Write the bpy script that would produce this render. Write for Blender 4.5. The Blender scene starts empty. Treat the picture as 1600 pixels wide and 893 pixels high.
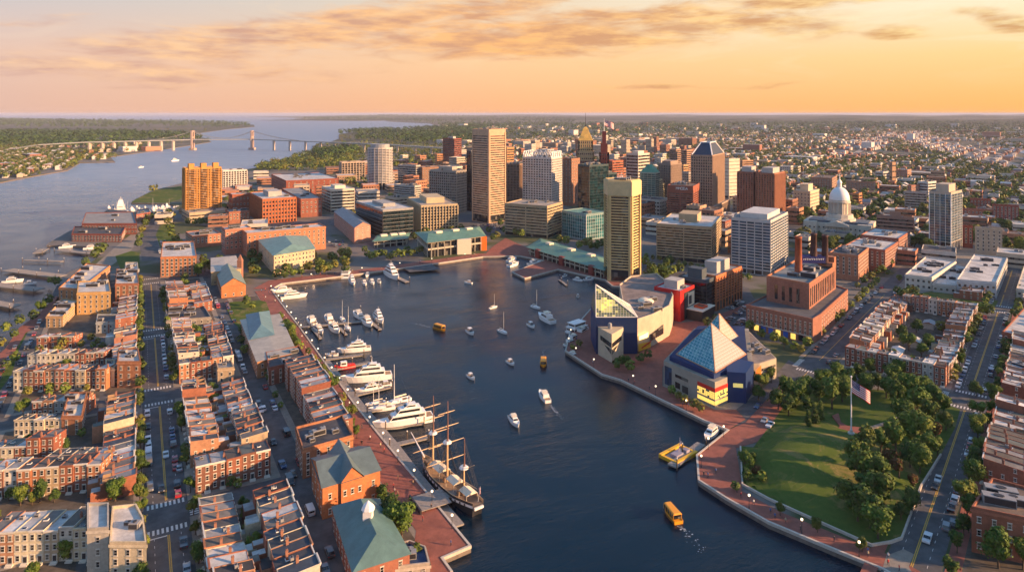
import bpy, math, random
from mathutils import Vector, Matrix
from mathutils.geometry import tessellate_polygon
from mathutils import noise as mn
rnd = random.Random(7)
S = bpy.context.scene
COL = S.collection
R = math.radians
# ------------------------------------------------------------ camera, sky, sun, exposure
CAM_H, F = 120.0, 1050.0
cd = bpy.data.cameras.new("camera"); cam = bpy.data.objects.new("camera", cd); COL.objects.link(cam)
cam.location = (0, 0, CAM_H); cam.rotation_euler = (R(90), 0, 0)
cd.sensor_width = 36; cd.lens = 36 * F / 1600; cd.shift_y = -269.5 / 1600
cd.clip_start = 1; cd.clip_end = 400000
S.camera = cam
S.render.resolution_x, S.render.resolution_y = 1024, 571
S.view_settings.view_transform = 'Standard'; S.view_settings.look = 'None'
S.view_settings.gamma = 1; S.view_settings.use_curve_mapping = False
S.view_settings.exposure = 1.1
S.cycles.max_bounces = 6; S.cycles.diffuse_bounces = 2; S.cycles.glossy_bounces = 3
S.cycles.transmission_bounces = 3; S.cycles.volume_bounces = 0; S.cycles.transparent_max_bounces = 6
S.cycles.use_adaptive_sampling = True; S.cycles.adaptive_threshold = 0.02
S.cycles.use_denoising = True
S.cycles.sample_clamp_indirect = 4
SUN_AZ, SUN_EL = 104.0, 15.0            # degrees clockwise from +Y, and up
sl = bpy.data.lights.new("sun", 'SUN'); so = bpy.data.objects.new("sun", sl); COL.objects.link(so)
sl.energy = 5.0; sl.angle = R(0.6); sl.color = (1.0, 0.58, 0.29)
sd = Vector((math.sin(R(SUN_AZ)) * math.cos(R(SUN_EL)), math.cos(R(SUN_AZ)) * math.cos(R(SUN_EL)), math.sin(R(SUN_EL))))
so.rotation_euler = sd.to_track_quat('Z', 'Y').to_euler(); so.location = (400, -100, 300)

def lin(r, g, b, a=1.0):
    f = lambda c: c / 12.92 if c <= 0.04045 else ((c + 0.055) / 1.055) ** 2.4
    return (f(r / 255), f(g / 255), f(b / 255), a)

class NT:                                # tiny node-expression helper
    def __init__(s, tree): s.t = tree; s.n = tree.nodes; s.l = tree.links
    def put(s, sock, v):
        if isinstance(v, bpy.types.NodeSocket): s.l.new(v, sock)
        elif v is not None: sock.default_value = v
    def m(s, op, a, b=None, c=None, clamp=False):
        n = s.n.new('ShaderNodeMath'); n.operation = op; n.use_clamp = clamp
        s.put(n.inputs[0], a); s.put(n.inputs[1], b)
        if c is not None: s.put(n.inputs[2], c)
        return n.outputs[0]
    def mix(s, f, a, b, mode='MIX'):
        n = s.n.new('ShaderNodeMix'); n.data_type = 'RGBA'; n.blend_type = mode; n.clamp_factor = True
        s.put(n.inputs[0], f); s.put(n.inputs[6], a); s.put(n.inputs[7], b)
        return n.outputs[2]
    def rng(s, v, a, b, c=0.0, d=1.0, smooth=False):
        n = s.n.new('ShaderNodeMapRange'); n.clamp = True
        if smooth: n.interpolation_type = 'SMOOTHSTEP'
        s.put(n.inputs[0], v); n.inputs[1].default_value = a; n.inputs[2].default_value = b
        n.inputs[3].default_value = c; n.inputs[4].default_value = d
        return n.outputs[0]
    def noise(s, vec, scale, detail=3, rough=0.5, dist=0.0):
        n = s.n.new('ShaderNodeTexNoise'); s.put(n.inputs['Vector'], vec)
        n.inputs['Scale'].default_value = scale; n.inputs['Detail'].default_value = detail
        n.inputs['Roughness'].default_value = rough; n.inputs['Distortion'].default_value = dist
        return n.outputs[0]
    def comb(s, x, y, z=0.0):
        n = s.n.new('ShaderNodeCombineXYZ'); s.put(n.inputs[0], x); s.put(n.inputs[1], y); s.put(n.inputs[2], z); return n.outputs[0]
    def sep(s, v):
        n = s.n.new('ShaderNodeSeparateXYZ'); s.put(n.inputs[0], v); return n.outputs

W = bpy.data.worlds.new("World"); S.world = W; W.use_nodes = True
def sky():
    t = NT(W.node_tree); t.n.clear()
    out = t.n.new('ShaderNodeOutputWorld'); bg = t.n.new('ShaderNodeBackground'); t.l.new(bg.outputs[0], out.inputs[0])
    bg.inputs[1].default_value = 0.1
    tc = t.n.new('ShaderNodeTexCoord'); x, y, z = t.sep(tc.outputs['Generated'])[:3]
    az = t.m('ARCTAN2', x, y)            # radians right of the view's north
    el = t.m('ARCSINE', z)
    a = t.rng(az, -0.65, 0.65)
    def three(l, c, r):
        q = t.mix(t.rng(a, 0.0, 0.5), lin(*l), lin(*c)); return t.mix(t.rng(a, 0.5, 1.0), q, lin(*r))
    c0 = three((226, 182, 160), (250, 182, 128), (255, 184, 100))
    c1 = three((232, 196, 174), (252, 204, 152), (255, 214, 146))
    c2 = three((198, 198, 200), (236, 214, 184), (255, 244, 214))
    e = t.mix(t.rng(el, 0.0, 0.075), c0, c1)
    e = t.mix(t.rng(el, 0.075, 0.16), e, c2)
    # high sky and the sky behind the viewer: dusk blue from the sky model
    nk = t.n.new('ShaderNodeTexSky'); nk.sky_type = 'NISHITA'; nk.sun_disc = False
    nk.sun_elevation = R(SUN_EL); nk.sun_rotation = R(SUN_AZ); nk.air_density = 1.2; nk.dust_density = 2.0
    hi = t.mix(1.0, nk.outputs[0], (0.12, 0.11, 0.135, 1), 'MULTIPLY')
    hi = t.mix(0.75, hi, lin(80, 118, 154))
    # clouds: long streaks (azimuth, elevation in radians), broken up by noise
    wv = t.comb(t.m('MULTIPLY', az, 6.0), t.m('MULTIPLY', el, 30.0), t.m('MULTIPLY', az, 1.0))
    warp = t.m('SUBTRACT', t.noise(wv, 0.55, 3, 0.55), 0.5)
    fine = t.noise(wv, 1.6, 6, 0.62, 0.6)
    env = None
    for (px, py, hl, ht, slope, w) in [(330, 84, 190, 17, .06, .8), (560, 45, 330, 24, .17, .9), (720, 22, 210, 13, .10, .6), (830, 62, 330, 19, .03, 1.0), (1080, 40, 250, 18, -.04, .9),
                                       (1370, 12, 210, 11, 0, 1.0), (230, 118, 300, 20, 0, .55), (430, 96, 170, 8, .05, .5), (1060, 136, 170, 4, 0, .7), (1400, 68, 40, 6, 0, .9), (1570, 60, 45, 8, -.2, .9),
                                       (60, 60, 70, 5, .1, .5), (1300, -60, 500, 40, 0, .8), (300, -90, 500, 50, 0, .8)]:
        u0 = math.atan((px - 800) / F); v0 = math.atan((177 - py) / F)
        du = t.m('SUBTRACT', az, u0); dv = t.m('SUBTRACT', t.m('SUBTRACT', el, v0), t.m('MULTIPLY', du, slope))
        dv = t.m('ADD', dv, t.m('MULTIPLY', warp, 0.05)); ht *= 1.55; hl *= 1.1
        g = t.m('ADD', t.m('POWER', t.m('ABSOLUTE', t.m('DIVIDE', du, hl / F)), 2.0), t.m('POWER', t.m('ABSOLUTE', t.m('DIVIDE', dv, ht / F)), 2.0))
        g = t.m('MULTIPLY', t.m('EXPONENT', t.m('MULTIPLY', g, -1.0)), w)
        env = g if env is None else t.m('MAXIMUM', env, g)
    cov = t.m('ADD', t.m('MULTIPLY', env, 1.15), t.m('MULTIPLY', t.m('SUBTRACT', fine, 0.5), 1.7))
    mask = t.m('MULTIPLY', t.rng(cov, 0.2, 0.95, 0, 1, True), t.rng(env, 0.03, 0.4))
    dark = three((206, 164, 148), (214, 158, 118), (206, 150, 92))
    lite = three((250, 205, 160), (255, 190, 120), (255, 226, 160))
    under = t.rng(t.noise(wv, 2.4, 4, .6), 0.38, 0.62)
    cc = t.mix(under, dark, lite)
    e = t.mix(t.m('MULTIPLY', mask, 0.92), e, cc)
    # scattered high wisps and brighter patches
    wisp = t.rng(t.noise(wv, 0.9, 6, 0.65, 0.8), 0.52, 0.75)
    e = t.mix(t.m('MULTIPLY', t.m('MULTIPLY', wisp, 0.5), t.rng(el, 0.03, 0.1)), e, three((240, 214, 190), (255, 220, 170), (255, 246, 214)))
    e = t.mix(1.0, e, (.50, .50, .51, 1), 'MULTIPLY')
    warm = t.m('MULTIPLY', t.rng(el, 0.165, 0.3, 1, 0, True), t.rng(t.m('ABSOLUTE', t.m('SUBTRACT', az, 0.7)), 1.3, 2.6, 1, 0.45))
    col = t.mix(warm, hi, e)
    col = t.mix(1.0, col, (10, 10, 10, 1), 'MULTIPLY')      # strength 0.1 above
    t.l.new(col, bg.inputs[0])
sky()

# ------------------------------------------------------------ placing by the ground plan
def gp(px, py, z=0.0):                   # point of the plane at height z seen at photo pixel
    d = (CAM_H - z) * F / (py - 177.0)
    return ((px - 800.0) / F * d, d)
def hz(py, d): return CAM_H - (py - 177.0) * d / F       # height seen at pixel row py, at depth d
def LG(s, t): return (t * .8743 - s * .4854, t * .4854 + s * .8743)     # left street grid (s away, t right)
def RG(s, t): return (s * .6358 + t * .7718, s * .7718 - t * .6358)     # right street grid
LA = math.atan2(.4854, .8743); RA = -math.atan2(.6358, .7718)           # direction of +t in each grid

# ------------------------------------------------------------ mesh builder
class G:
    def __init__(s): s.v = []; s.f = []; s.m = []
    def add(s, vs, fs, m=0):
        o = len(s.v); s.v += [tuple(p) for p in vs]
        for f in fs: s.f.append(tuple(i + o for i in f)); s.m.append(m)
    def box(s, x0, y0, z0, x1, y1, z1, m=0):
        s.add([(x0, y0, z0), (x1, y0, z0), (x1, y1, z0), (x0, y1, z0), (x0, y0, z1), (x1, y0, z1), (x1, y1, z1), (x0, y1, z1)],
              [(3, 2, 1, 0), (4, 5, 6, 7), (0, 1, 5, 4), (1, 2, 6, 5), (2, 3, 7, 6), (3, 0, 4, 7)], m); return s
    def prism(s, poly, z0, z1, m=0, mt=None, bottom=False, top=True):
        n = len(poly)
        if area(poly) < 0: poly = poly[::-1]
        zz0 = z0 if isinstance(z0, (list, tuple)) else [z0] * n
        zz1 = z1 if isinstance(z1, (list, tuple)) else [z1] * n
        s.add([(p[0], p[1], zz0[i]) for i, p in enumerate(poly)] + [(p[0], p[1], zz1[i]) for i, p in enumerate(poly)],
              [(i, (i + 1) % n, (i + 1) % n + n, i + n) for i in range(n)], m)
        if top:
            tr = tri(poly); s.add([(p[0], p[1], zz1[i]) for i, p in enumerate(poly)], tr, m if mt is None else mt)
            if bottom: s.add([(p[0], p[1], zz0[i]) for i, p in enumerate(poly)], [t[::-1] for t in tr], m)
        return s
    def flat(s, poly, z, m=0):
        if area(poly) < 0: poly = poly[::-1]
        s.add([(p[0], p[1], z) for p in poly], tri(poly), m); return s
    def tube(s, p, q, r0, r1=None, n=6, m=0, caps=True):
        p = Vector(p); q = Vector(q); r1 = r0 if r1 is None else r1
        d = (q - p)
        if d.length < 1e-6: return s
        qt = d.to_track_quat('Z', 'Y'); vs = []
        for (c, r) in ((p, r0), (q, r1)):
            for i in range(n):
                a = 2 * math.pi * i / n; vs.append(c + qt @ Vector((math.cos(a) * r, math.sin(a) * r, 0)))
        fs = [(i, (i + 1) % n, (i + 1) % n + n, i + n) for i in range(n)]
        if caps: fs += [tuple(range(n))[::-1], tuple(range(n, 2 * n))]
        s.add(vs, fs, m); return s
    def lathe(s, cx, cy, prof, n=16, m=0):   # prof: [(r, z)]
        vs = []; k = len(prof)
        for (r, z) in prof:
            for i in range(n):
                a = 2 * math.pi * (i + .5) / n; vs.append((cx + r * math.cos(a), cy + r * math.sin(a), z))
        fs = [(j * n + i, j * n + (i + 1) % n, (j + 1) * n + (i + 1) % n, (j + 1) * n + i) for j in range(k - 1) for i in range(n)]
        fs.append(tuple((k - 1) * n + i for i in range(n)))
        s.add(vs, fs, m); return s
    def obox(s, p, q, w, z0, z1, m=0, side=0.0):   # box along segment p-q, half width w, shifted sideways
        d = Vector((q[0] - p[0], q[1] - p[1]));
        if d.length < 1e-6: return s
        d.normalize(); nx, ny = d.y, -d.x
        a = side - w; b = side + w
        s.prism([(p[0] + nx * a, p[1] + ny * a), (p[0] + nx * b, p[1] + ny * b), (q[0] + nx * b, q[1] + ny * b), (q[0] + nx * a, q[1] + ny * a)], z0, z1, m, bottom=True); return s
    def loft(s, rings, m=0, cap=True):
        n = len(rings[0]); vs = [p for r in rings for p in r]
        fs = [(j * n + i, j * n + (i + 1) % n, (j + 1) * n + (i + 1) % n, (j + 1) * n + i) for j in range(len(rings) - 1) for i in range(n)]
        if cap: fs += [tuple(range(n))[::-1], tuple((len(rings) - 1) * n + i for i in range(n))]
        s.add(vs, fs, m); return s
    def mesh(s, name, mats, smooth=False):
        me = bpy.data.meshes.new(name); me.from_pydata(s.v, [], s.f)
        for mt in (mats if isinstance(mats, (list, tuple)) else [mats]): me.materials.append(mt)
        me.polygons.foreach_set('material_index', s.m)
        if smooth: me.polygons.foreach_set('use_smooth', [True] * len(s.f))
        me.update(); return me
def area(p): return sum(p[i][0] * p[(i + 1) % len(p)][1] - p[(i + 1) % len(p)][0] * p[i][1] for i in range(len(p))) / 2
def tri(poly):
    if len(poly) == 3: return [(0, 1, 2)]
    n = len(poly)
    if n == 4 or all((poly[(i + 1) % n][0] - poly[i][0]) * (poly[(i + 2) % n][1] - poly[(i + 1) % n][1]) - (poly[(i + 1) % n][1] - poly[i][1]) * (poly[(i + 2) % n][0] - poly[(i + 1) % n][0]) >= 0 for i in range(n)):
        return [tuple(range(n))]
    out = []
    for t in tessellate_polygon([[Vector((p[0], p[1], 0)) for p in poly]]):
        a, b, c = [poly[i] for i in t]
        cr = (b[0] - a[0]) * (c[1] - a[1]) - (b[1] - a[1]) * (c[0] - a[0])
        out.append(tuple(t) if cr > 0 else tuple(t)[::-1])
    return out
def offset(poly, e):                      # outward offset of a CCW polygon
    if area(poly) < 0: poly = poly[::-1]
    n = len(poly); out = []
    for i in range(n):
        a, b, c = Vector(poly[i - 1]), Vector(poly[i]), Vector(poly[(i + 1) % n])
        d1 = (b - a).normalized(); d2 = (c - b).normalized()
        n1 = Vector((d1.y, -d1.x)); n2 = Vector((d2.y, -d2.x)); k = 1 + n1.dot(n2)
        out.append(tuple(b + (n1 + n2) * (e / max(k, .3))))
    return out

def link(name, data, parent=None, loc=(0, 0, 0), rz=0.0, color=None):
    o = bpy.data.objects.new(name, data); COL.objects.link(o)
    o.location = loc; o.rotation_euler = (0, 0, rz)
    if parent: o.parent = parent
    if color: o.color = (color[0], color[1], color[2], 1)
    return o
def tag(o, label=None, cat=None, group=None, kind=None):
    if label: o['label'] = label
    if cat: o['category'] = cat
    if group: o['group'] = group
    if kind: o['kind'] = kind
    return o
def thing(name, label, cat, loc=(0, 0, 0), rz=0.0, group=None):
    return tag(link(name, None, None, loc, rz), label, cat, group)
def struct(name, g, mats, color=None, label=None):
    return tag(link(name, g.mesh(name, mats), color=color), label, kind='structure')

# ------------------------------------------------------------ materials
MATS = {}
def pmat(name, color=None, rough=.7, metal=0.0, spec=.4, noise=None, bump=0.0, tint=False, emit=None, es=1.0, dirt=0.0, coat=0.0):
    """Principled with optional object-colour tint, colour noise (scale, amount) and soft stains."""
    m = bpy.data.materials.new(name); m.use_nodes = True; t = NT(m.node_tree); b = t.n['Principled BSDF']
    b.inputs['Roughness'].default_value = rough; b.inputs['Metallic'].default_value = metal
    b.inputs['Specular IOR Level'].default_value = spec; b.inputs['Coat Weight'].default_value = coat
    geo = t.n.new('ShaderNodeNewGeometry'); pos = geo.outputs['Position']
    if tint:
        c = t.n.new('ShaderNodeObjectInfo').outputs['Color']
    else:
        c = (color[0], color[1], color[2], 1)
    if noise:
        sc, am = noise
        f = t.noise(pos, sc, 4, .6)
        k = t.rng(f, .3, .7, 1 - am, 1 + am)
        c = t.mix(1.0, c, t.comb(k, k, k), 'MULTIPLY')
    if dirt:
        f = t.noise(pos, .17, 5, .65, .4); k = t.rng(f, .42, .62, 1 - dirt, 1.0)
        c = t.mix(1.0, c, t.comb(k, k, t.m('MULTIPLY', k, .97)), 'MULTIPLY')
    if isinstance(c, tuple): b.inputs['Base Color'].default_value = c
    else: t.l.new(c, b.inputs['Base Color'])
    if bump:
        bn = t.n.new('ShaderNodeBump'); bn.inputs['Strength'].default_value = bump; bn.inputs['Distance'].default_value = .1
        t.l.new(t.noise(pos, (noise[0] if noise else 3) * 2, 3), bn.inputs['Height']); t.l.new(bn.outputs[0], b.inputs['Normal'])
    if emit:
        b.inputs['Emission Color'].default_value = (*emit, 1); b.inputs['Emission Strength'].default_value = es
    MATS[name] = m; return m
M = {}
def panes(m, cell=2.6, tint=False):       # every pane reflects a little differently; some have blinds
    t = NT(m.node_tree); b = t.n['Principled BSDF']; geo = t.n.new('ShaderNodeNewGeometry')
    sn = t.n.new('ShaderNodeVectorMath'); sn.operation = 'SNAP'; t.l.new(geo.outputs['Position'], sn.inputs[0]); sn.inputs[1].default_value = (cell, cell, 3.3)
    w = t.n.new('ShaderNodeTexWhiteNoise'); t.l.new(sn.outputs[0], w.inputs['Vector'])
    if tint: k = t.rng(w.outputs[0], 0, 1, .45, 1.6); c = t.mix(1.0, b.inputs['Base Color'].links[0].from_socket, t.comb(k, k, k), 'MULTIPLY')
    else: c = t.mix(t.rng(w.outputs[0], .72, .8), (.012, .016, .022, 1), (.13, .12, .10, 1))
    t.l.new(c, b.inputs['Base Color'])
    v = t.n.new('ShaderNodeVectorMath'); v.operation = 'MULTIPLY_ADD'; t.l.new(w.outputs[1], v.inputs[0]); v.inputs[1].default_value = (.07, .07, .07)
    o = t.n.new('ShaderNodeVectorMath'); o.operation = 'ADD'; t.l.new(geo.outputs['Normal'], o.inputs[0]); o.inputs[1].default_value = (-.035, -.035, -.035); t.l.new(o.outputs[0], v.inputs[2])
    nz = t.n.new('ShaderNodeVectorMath'); nz.operation = 'NORMALIZE'; t.l.new(v.outputs[0], nz.inputs[0]); t.l.new(nz.outputs[0], b.inputs['Normal'])
M['wall'] = pmat('painted_masonry', tint=True, rough=.85, noise=(1.4, .14), dirt=.18)
def brickmat():
    m = pmat('brickwork', tint=True, rough=.9, noise=(.9, .16), dirt=.14); t = NT(m.node_tree); b = t.n['Principled BSDF']
    old = b.inputs['Base Color'].links[0].from_socket
    tc = t.n.new('ShaderNodeTexCoord'); x, y, z = t.sep(tc.outputs['Object'])[:3]
    bt = t.n.new('ShaderNodeTexBrick'); t.l.new(t.comb(t.m('ADD', x, y), z, 0.0), bt.inputs['Vector'])
    bt.inputs['Scale'].default_value = 1; bt.inputs['Brick Width'].default_value = .5; bt.inputs['Row Height'].default_value = .18
    bt.inputs['Mortar Size'].default_value = .02; bt.inputs['Color1'].default_value = (.86, .86, .86, 1); bt.inputs['Color2'].default_value = (1.18, 1.1, 1.05, 1)
    bt.inputs['Mortar'].default_value = (1.2, 1.25, 1.3, 1)
    t.l.new(t.mix(.8, old, t.mix(1.0, old, bt.outputs[0], 'MULTIPLY')), b.inputs['Base Color']); return m
M['brick'] = brickmat()
M['conc'] = pmat('concrete', tint=True, rough=.8, noise=(.35, .08), dirt=.1)
M['roof'] = pmat('flat_roofing', tint=True, rough=.8, noise=(.8, .12), dirt=.3, bump=.2)
M['metalroof'] = pmat('sheet_metal_roof', tint=True, rough=.5, noise=(.5, .1), dirt=.2)
M['trim'] = pmat('pale_trim', (.62, .58, .5), rough=.6, noise=(2, .08))
M['chim'] = pmat('chimney_brick', (.27, .13, .09), rough=.9, noise=(3, .2))
M['unit'] = pmat('rooftop_metal', (.27, .27, .27), rough=.55, noise=(2, .15))
M['dark'] = pmat('dark_metal', (.03, .03, .035), rough=.5)
M['white'] = pmat('white_paint', (.78, .77, .74), rough=.35, noise=(1.5, .04))
M['glass'] = pmat('window_glass', (.018, .022, .028), rough=.12, spec=.7); panes(M['glass'])
M['glassb'] = pmat('tinted_curtain_glass', tint=True, rough=.08, spec=.9, metal=.35); panes(M['glassb'], 3.6, True)
M['lit'] = pmat('lit_glass', (.4, .25, .1), rough=.3, emit=(1, .62, .22), es=1.6)
M['carpaint'] = pmat('car_paint', tint=True, rough=.3, coat=.8)
M['rubber'] = pmat('tyre_rubber', (.02, .02, .02), rough=.8)
M['bark'] = pmat('bark', (.09, .065, .045), rough=.95, noise=(3, .25))
M['deck'] = pmat('timber_deck', (.3, .2, .12), rough=.8, noise=(1.2, .2))
M['pier'] = pmat('weathered_planks', (.26, .235, .21), rough=.9, noise=(1.0, .2))
M['spar'] = pmat('varnished_spar', (.62, .42, .22), rough=.45)
M['canvas'] = pmat('canvas_awning', (.75, .66, .5), rough=.9, noise=(1, .06))
M['tint'] = pmat('coloured_paint', tint=True, rough=.5, noise=(1, .06))
M['curb'] = pmat('granite_coping', (.5, .45, .38), rough=.85, noise=(1.0, .12))
def leafmat(name, c1, c2):
    m = bpy.data.materials.new(name); m.use_nodes = True; t = NT(m.node_tree); b = t.n['Principled BSDF']
    b.inputs['Roughness'].default_value = .7; b.inputs['Specular IOR Level'].default_value = .2
    oi = t.n.new('ShaderNodeObjectInfo'); geo = t.n.new('ShaderNodeNewGeometry')
    f = t.noise(geo.outputs['Position'], .45, 3, .6)
    c = t.mix(t.rng(f, .3, .7), (*c1, 1), (*c2, 1))
    k = t.rng(oi.outputs['Random'], 0, 1, .75, 1.3)
    c = t.mix(1.0, c, t.comb(t.m('MULTIPLY', k, t.rng(oi.outputs['Random'], .6, 1, 1, 1.35)), k, k), 'MULTIPLY')
    t.l.new(c, b.inputs['Base Color']); return m
M['leaf'] = leafmat('leaf_green', (.04, .09, .012), (.12, .18, .03))
M['leaf2'] = leafmat('leaf_olive', (.06, .085, .015), (.13, .15, .03))
M['leafr'] = leafmat('leaf_russet', (.07, .035, .015), (.13, .06, .02))
M['leafd'] = leafmat('leaf_dark', (.024, .055, .012), (.065, .11, .022))
# ------------------------------------------------------------ land and water
def landmat():
    m = bpy.data.materials.new('town_ground'); m.use_nodes = True; t = NT(m.node_tree); b = t.n['Principled BSDF']
    b.inputs['Roughness'].default_value = .9; geo = t.n.new('ShaderNodeNewGeometry'); p = geo.outputs['Position']
    y = t.sep(p)[1]
    town = t.mix(t.noise(p, .06, 5, .6), (.1, .09, .08, 1), (.2, .18, .16, 1))
    patch = t.rng(t.noise(p, .012, 4, .6), .5, .56)
    town = t.mix(patch, town, (.06, .075, .025, 1))
    far = t.mix(t.rng(t.noise(p, .0016, 6, .65), .42, .6), (.035, .05, .022, 1), (.075, .07, .04, 1))
    far = t.mix(t.rng(t.noise(p, .004, 3, .7), .62, .66), far, (.22, .18, .14, 1))
    c = t.mix(t.rng(y, 1500, 3000), town, far)
    t.l.new(c, b.inputs['Base Color']); return m
M['land'] = landmat()
def watermat():
    m = bpy.data.materials.new('harbour_water'); m.use_nodes = True; t = NT(m.node_tree); b = t.n['Principled BSDF']
    b.inputs['IOR'].default_value = 1.33; b.inputs['Specular IOR Level'].default_value = .45
    geo = t.n.new('ShaderNodeNewGeometry'); p = geo.outputs['Position']
    x, y, z = t.sep(p)[:3]
    big = t.noise(p, .012, 4, .55, .5)
    t.l.new(t.mix(t.rng(y, 450, 1300), t.mix(big, (.0005, .008, .018, 1), (.0015, .016, .034, 1)), (.18, .27, .38, 1)), b.inputs['Base Color'])  # far water paler: silvery sky reflection partly put into the base colour
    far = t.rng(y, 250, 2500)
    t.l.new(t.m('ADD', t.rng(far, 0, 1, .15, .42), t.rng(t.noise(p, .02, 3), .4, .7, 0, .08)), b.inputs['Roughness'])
    rv = t.comb(t.m('ADD', t.m('MULTIPLY', x, .8), t.m('MULTIPLY', y, .45)), t.m('SUBTRACT', t.m('MULTIPLY', y, .8), t.m('MULTIPLY', x, .45)), 0.0)
    sv = t.comb(t.m('MULTIPLY', t.sep(rv)[0], .45), t.sep(rv)[1], 0.0)
    h = t.m('ADD', t.m('MULTIPLY', t.noise(sv, .5, 5, .64, .7), .62), t.m('MULTIPLY', t.noise(p, 1.3, 3, .6), .22))
    h = t.m('ADD', h, t.m('MULTIPLY', t.noise(sv, .06, 2, .5, .8), 1.6))
    bn = t.n.new('ShaderNodeBump'); bn.inputs['Distance'].default_value = 1.0
    t.l.new(t.m('MULTIPLY', t.rng(far, 0, 1, .40, .3), t.rng(t.noise(p, .018, 3, .6, 1.0), .38, .62, .35, 1.35)), bn.inputs['Strength'])
    t.l.new(h, bn.inputs['Height']); t.l.new(bn.outputs[0], b.inputs['Normal'])
    return m
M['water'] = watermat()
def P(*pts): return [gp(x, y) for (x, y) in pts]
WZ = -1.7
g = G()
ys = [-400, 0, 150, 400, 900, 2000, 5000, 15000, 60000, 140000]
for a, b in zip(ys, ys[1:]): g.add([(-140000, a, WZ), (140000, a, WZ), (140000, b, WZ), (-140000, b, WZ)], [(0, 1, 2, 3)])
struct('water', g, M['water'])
HARB = [(760, 1150), (707, 893), (692, 872), (736, 853), (640, 736), (600, 688), (555, 632), (470, 513), (440, 474), (424, 452), (440, 443), (532, 432), (600, 423), (700, 409), (755, 401), (795, 400), (812, 400),
        (850, 407), (800, 425), (820, 435), (872, 421), (945, 437), (957, 447), (990, 450), (1010, 452), (1008, 458), (975, 462), (925, 480), (890, 520), (883, 548), (940, 585), (970, 594), (1040, 628), (1100, 657), (1137, 672), (1088, 711),
        (1091, 750), (1134, 778), (1201, 816), (1302, 858), (1379, 889), (1440, 925), (1700, 1000), (2600, 1150)]
EAST = [(-400, 1150), (-400, 640), (-60, 600), (8, 545), (30, 512), (60, 490), (88, 462), (92, 440), (108, 424), (140, 412), (160, 395), (168, 386), (100, 383), (73, 383), (75, 380), (106, 362), (140, 347), (170, 326), (200, 330), (235, 332), (270, 330), (278, 322), (262, 318),
        (205, 317), (212, 311), (240, 297), (285, 286), (350, 270), (400, 262), (440, 252), (470, 243), (490, 234), (488, 228), (515, 222), (529, 217), (530, 210), (545, 207), (600, 204), (685, 201.5), (690, 198.5), (672, 193), (608, 190),
        (600, 188.5), (560, 189), (470, 188.2), (456, 186.8), (480, 184.2), (560, 182), (610, 180.6), (520, 179.6), (300, 178.2), (290, 177.6)]
main = P(*EAST) + [(90000, 210000), (210000, 210000), (210000, 60)] + P((2600, 1150)) [:0] + P(*HARB[::-1])
g = G(); g.prism(main, -4, 0, 1, 0)
M['quay'] = pmat('quay_masonry', (.17, .14, .115), rough=.9, noise=(.6, .3))
struct('ground', g, [M['land'], M['quay']])
WEST = [(-700, 345), (-60, 300), (0, 285), (45, 276), (105, 266), (125, 254), (180, 253), (172, 245), (250, 234), (290, 228), (330, 221.5), (322, 216), (290, 211), (350, 202.5), (398, 198), (397, 195), (330, 191.5), (230, 189), (120, 187), (0, 185.5), (-700, 184.5)]
g = G(); g.prism(P(*WEST), -4, 0, 1, 0); M['quay'] = pmat('quay_masonry', (.17, .14, .115), rough=.9, noise=(.6, .3))
struct('ground', g, [M['land'], M['quay']])
g = G(); g.prism(P((268, 178.6), (285, 178.9), (430, 179), (430, 177.9), (290, 177.9)), -4, 6, 0); struct('terrain', g, [M['land']])
# far low hills on the right and behind the bay
def hill(cx, cy, lx, ly, h, seed):
    g = G(); nx, ny = 60, 10; vs = []
    for j in range(ny + 1):
        for i in range(nx + 1):
            u, v = i / nx * 2 - 1, j / ny * 2 - 1
            e = max(0, 1 - abs(u) ** 3) * max(0, 1 - v * v)
            zz = h * e * (.65 + .7 * mn.noise(Vector((u * 4 + seed, v * 1.5, seed)))) - 1
            vs.append((cx + u * lx, cy + v * ly, zz))
    fs = [(j * (nx + 1) + i, j * (nx + 1) + i + 1, (j + 1) * (nx + 1) + i + 1, (j + 1) * (nx + 1) + i) for j in range(ny) for i in range(nx)]
    g.add(vs, fs); o = struct('hill', g, M['wood'])
def woodmat():
    m = bpy.data.materials.new('woodland'); m.use_nodes = True; t = NT(m.node_tree); b = t.n['Principled BSDF']
    b.inputs['Roughness'].default_value = .9; b.inputs['Specular IOR Level'].default_value = .1; geo = t.n.new('ShaderNodeNewGeometry'); p = geo.outputs['Position']
    c = t.mix(t.rng(t.noise(p, .02, 5, .65), .35, .65), (.022, .038, .012, 1), (.06, .07, .025, 1))
    c = t.mix(t.m('MULTIPLY', t.rng(t.noise(p, .0035, 3, .6), .6, .63), t.rng(t.noise(p, .03, 2), .5, .6)), c, (.2, .16, .12, 1))
    t.l.new(c, b.inputs['Base Color']); return m
M['wood'] = woodmat()
for i, (px, d, wpx, ly, h) in enumerate([(850, 12000, 420, 900, 55), (1080, 14500, 300, 1200, 82), (1300, 9500, 300, 900, 52), (1480, 12500, 380, 1100, 88), (1620, 8000, 260, 800, 62), (1250, 19000, 500, 1500, 88), (900, 22000, 500, 1500, 80),
                                         (1560, 22000, 300, 1500, 108), (700, 17000, 250, 900, 60), (1500, 6500, 170, 450, 42)]):
    hill((px - 800) / F * d, d, wpx / F * d, ly, h, i * 3.1)
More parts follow.
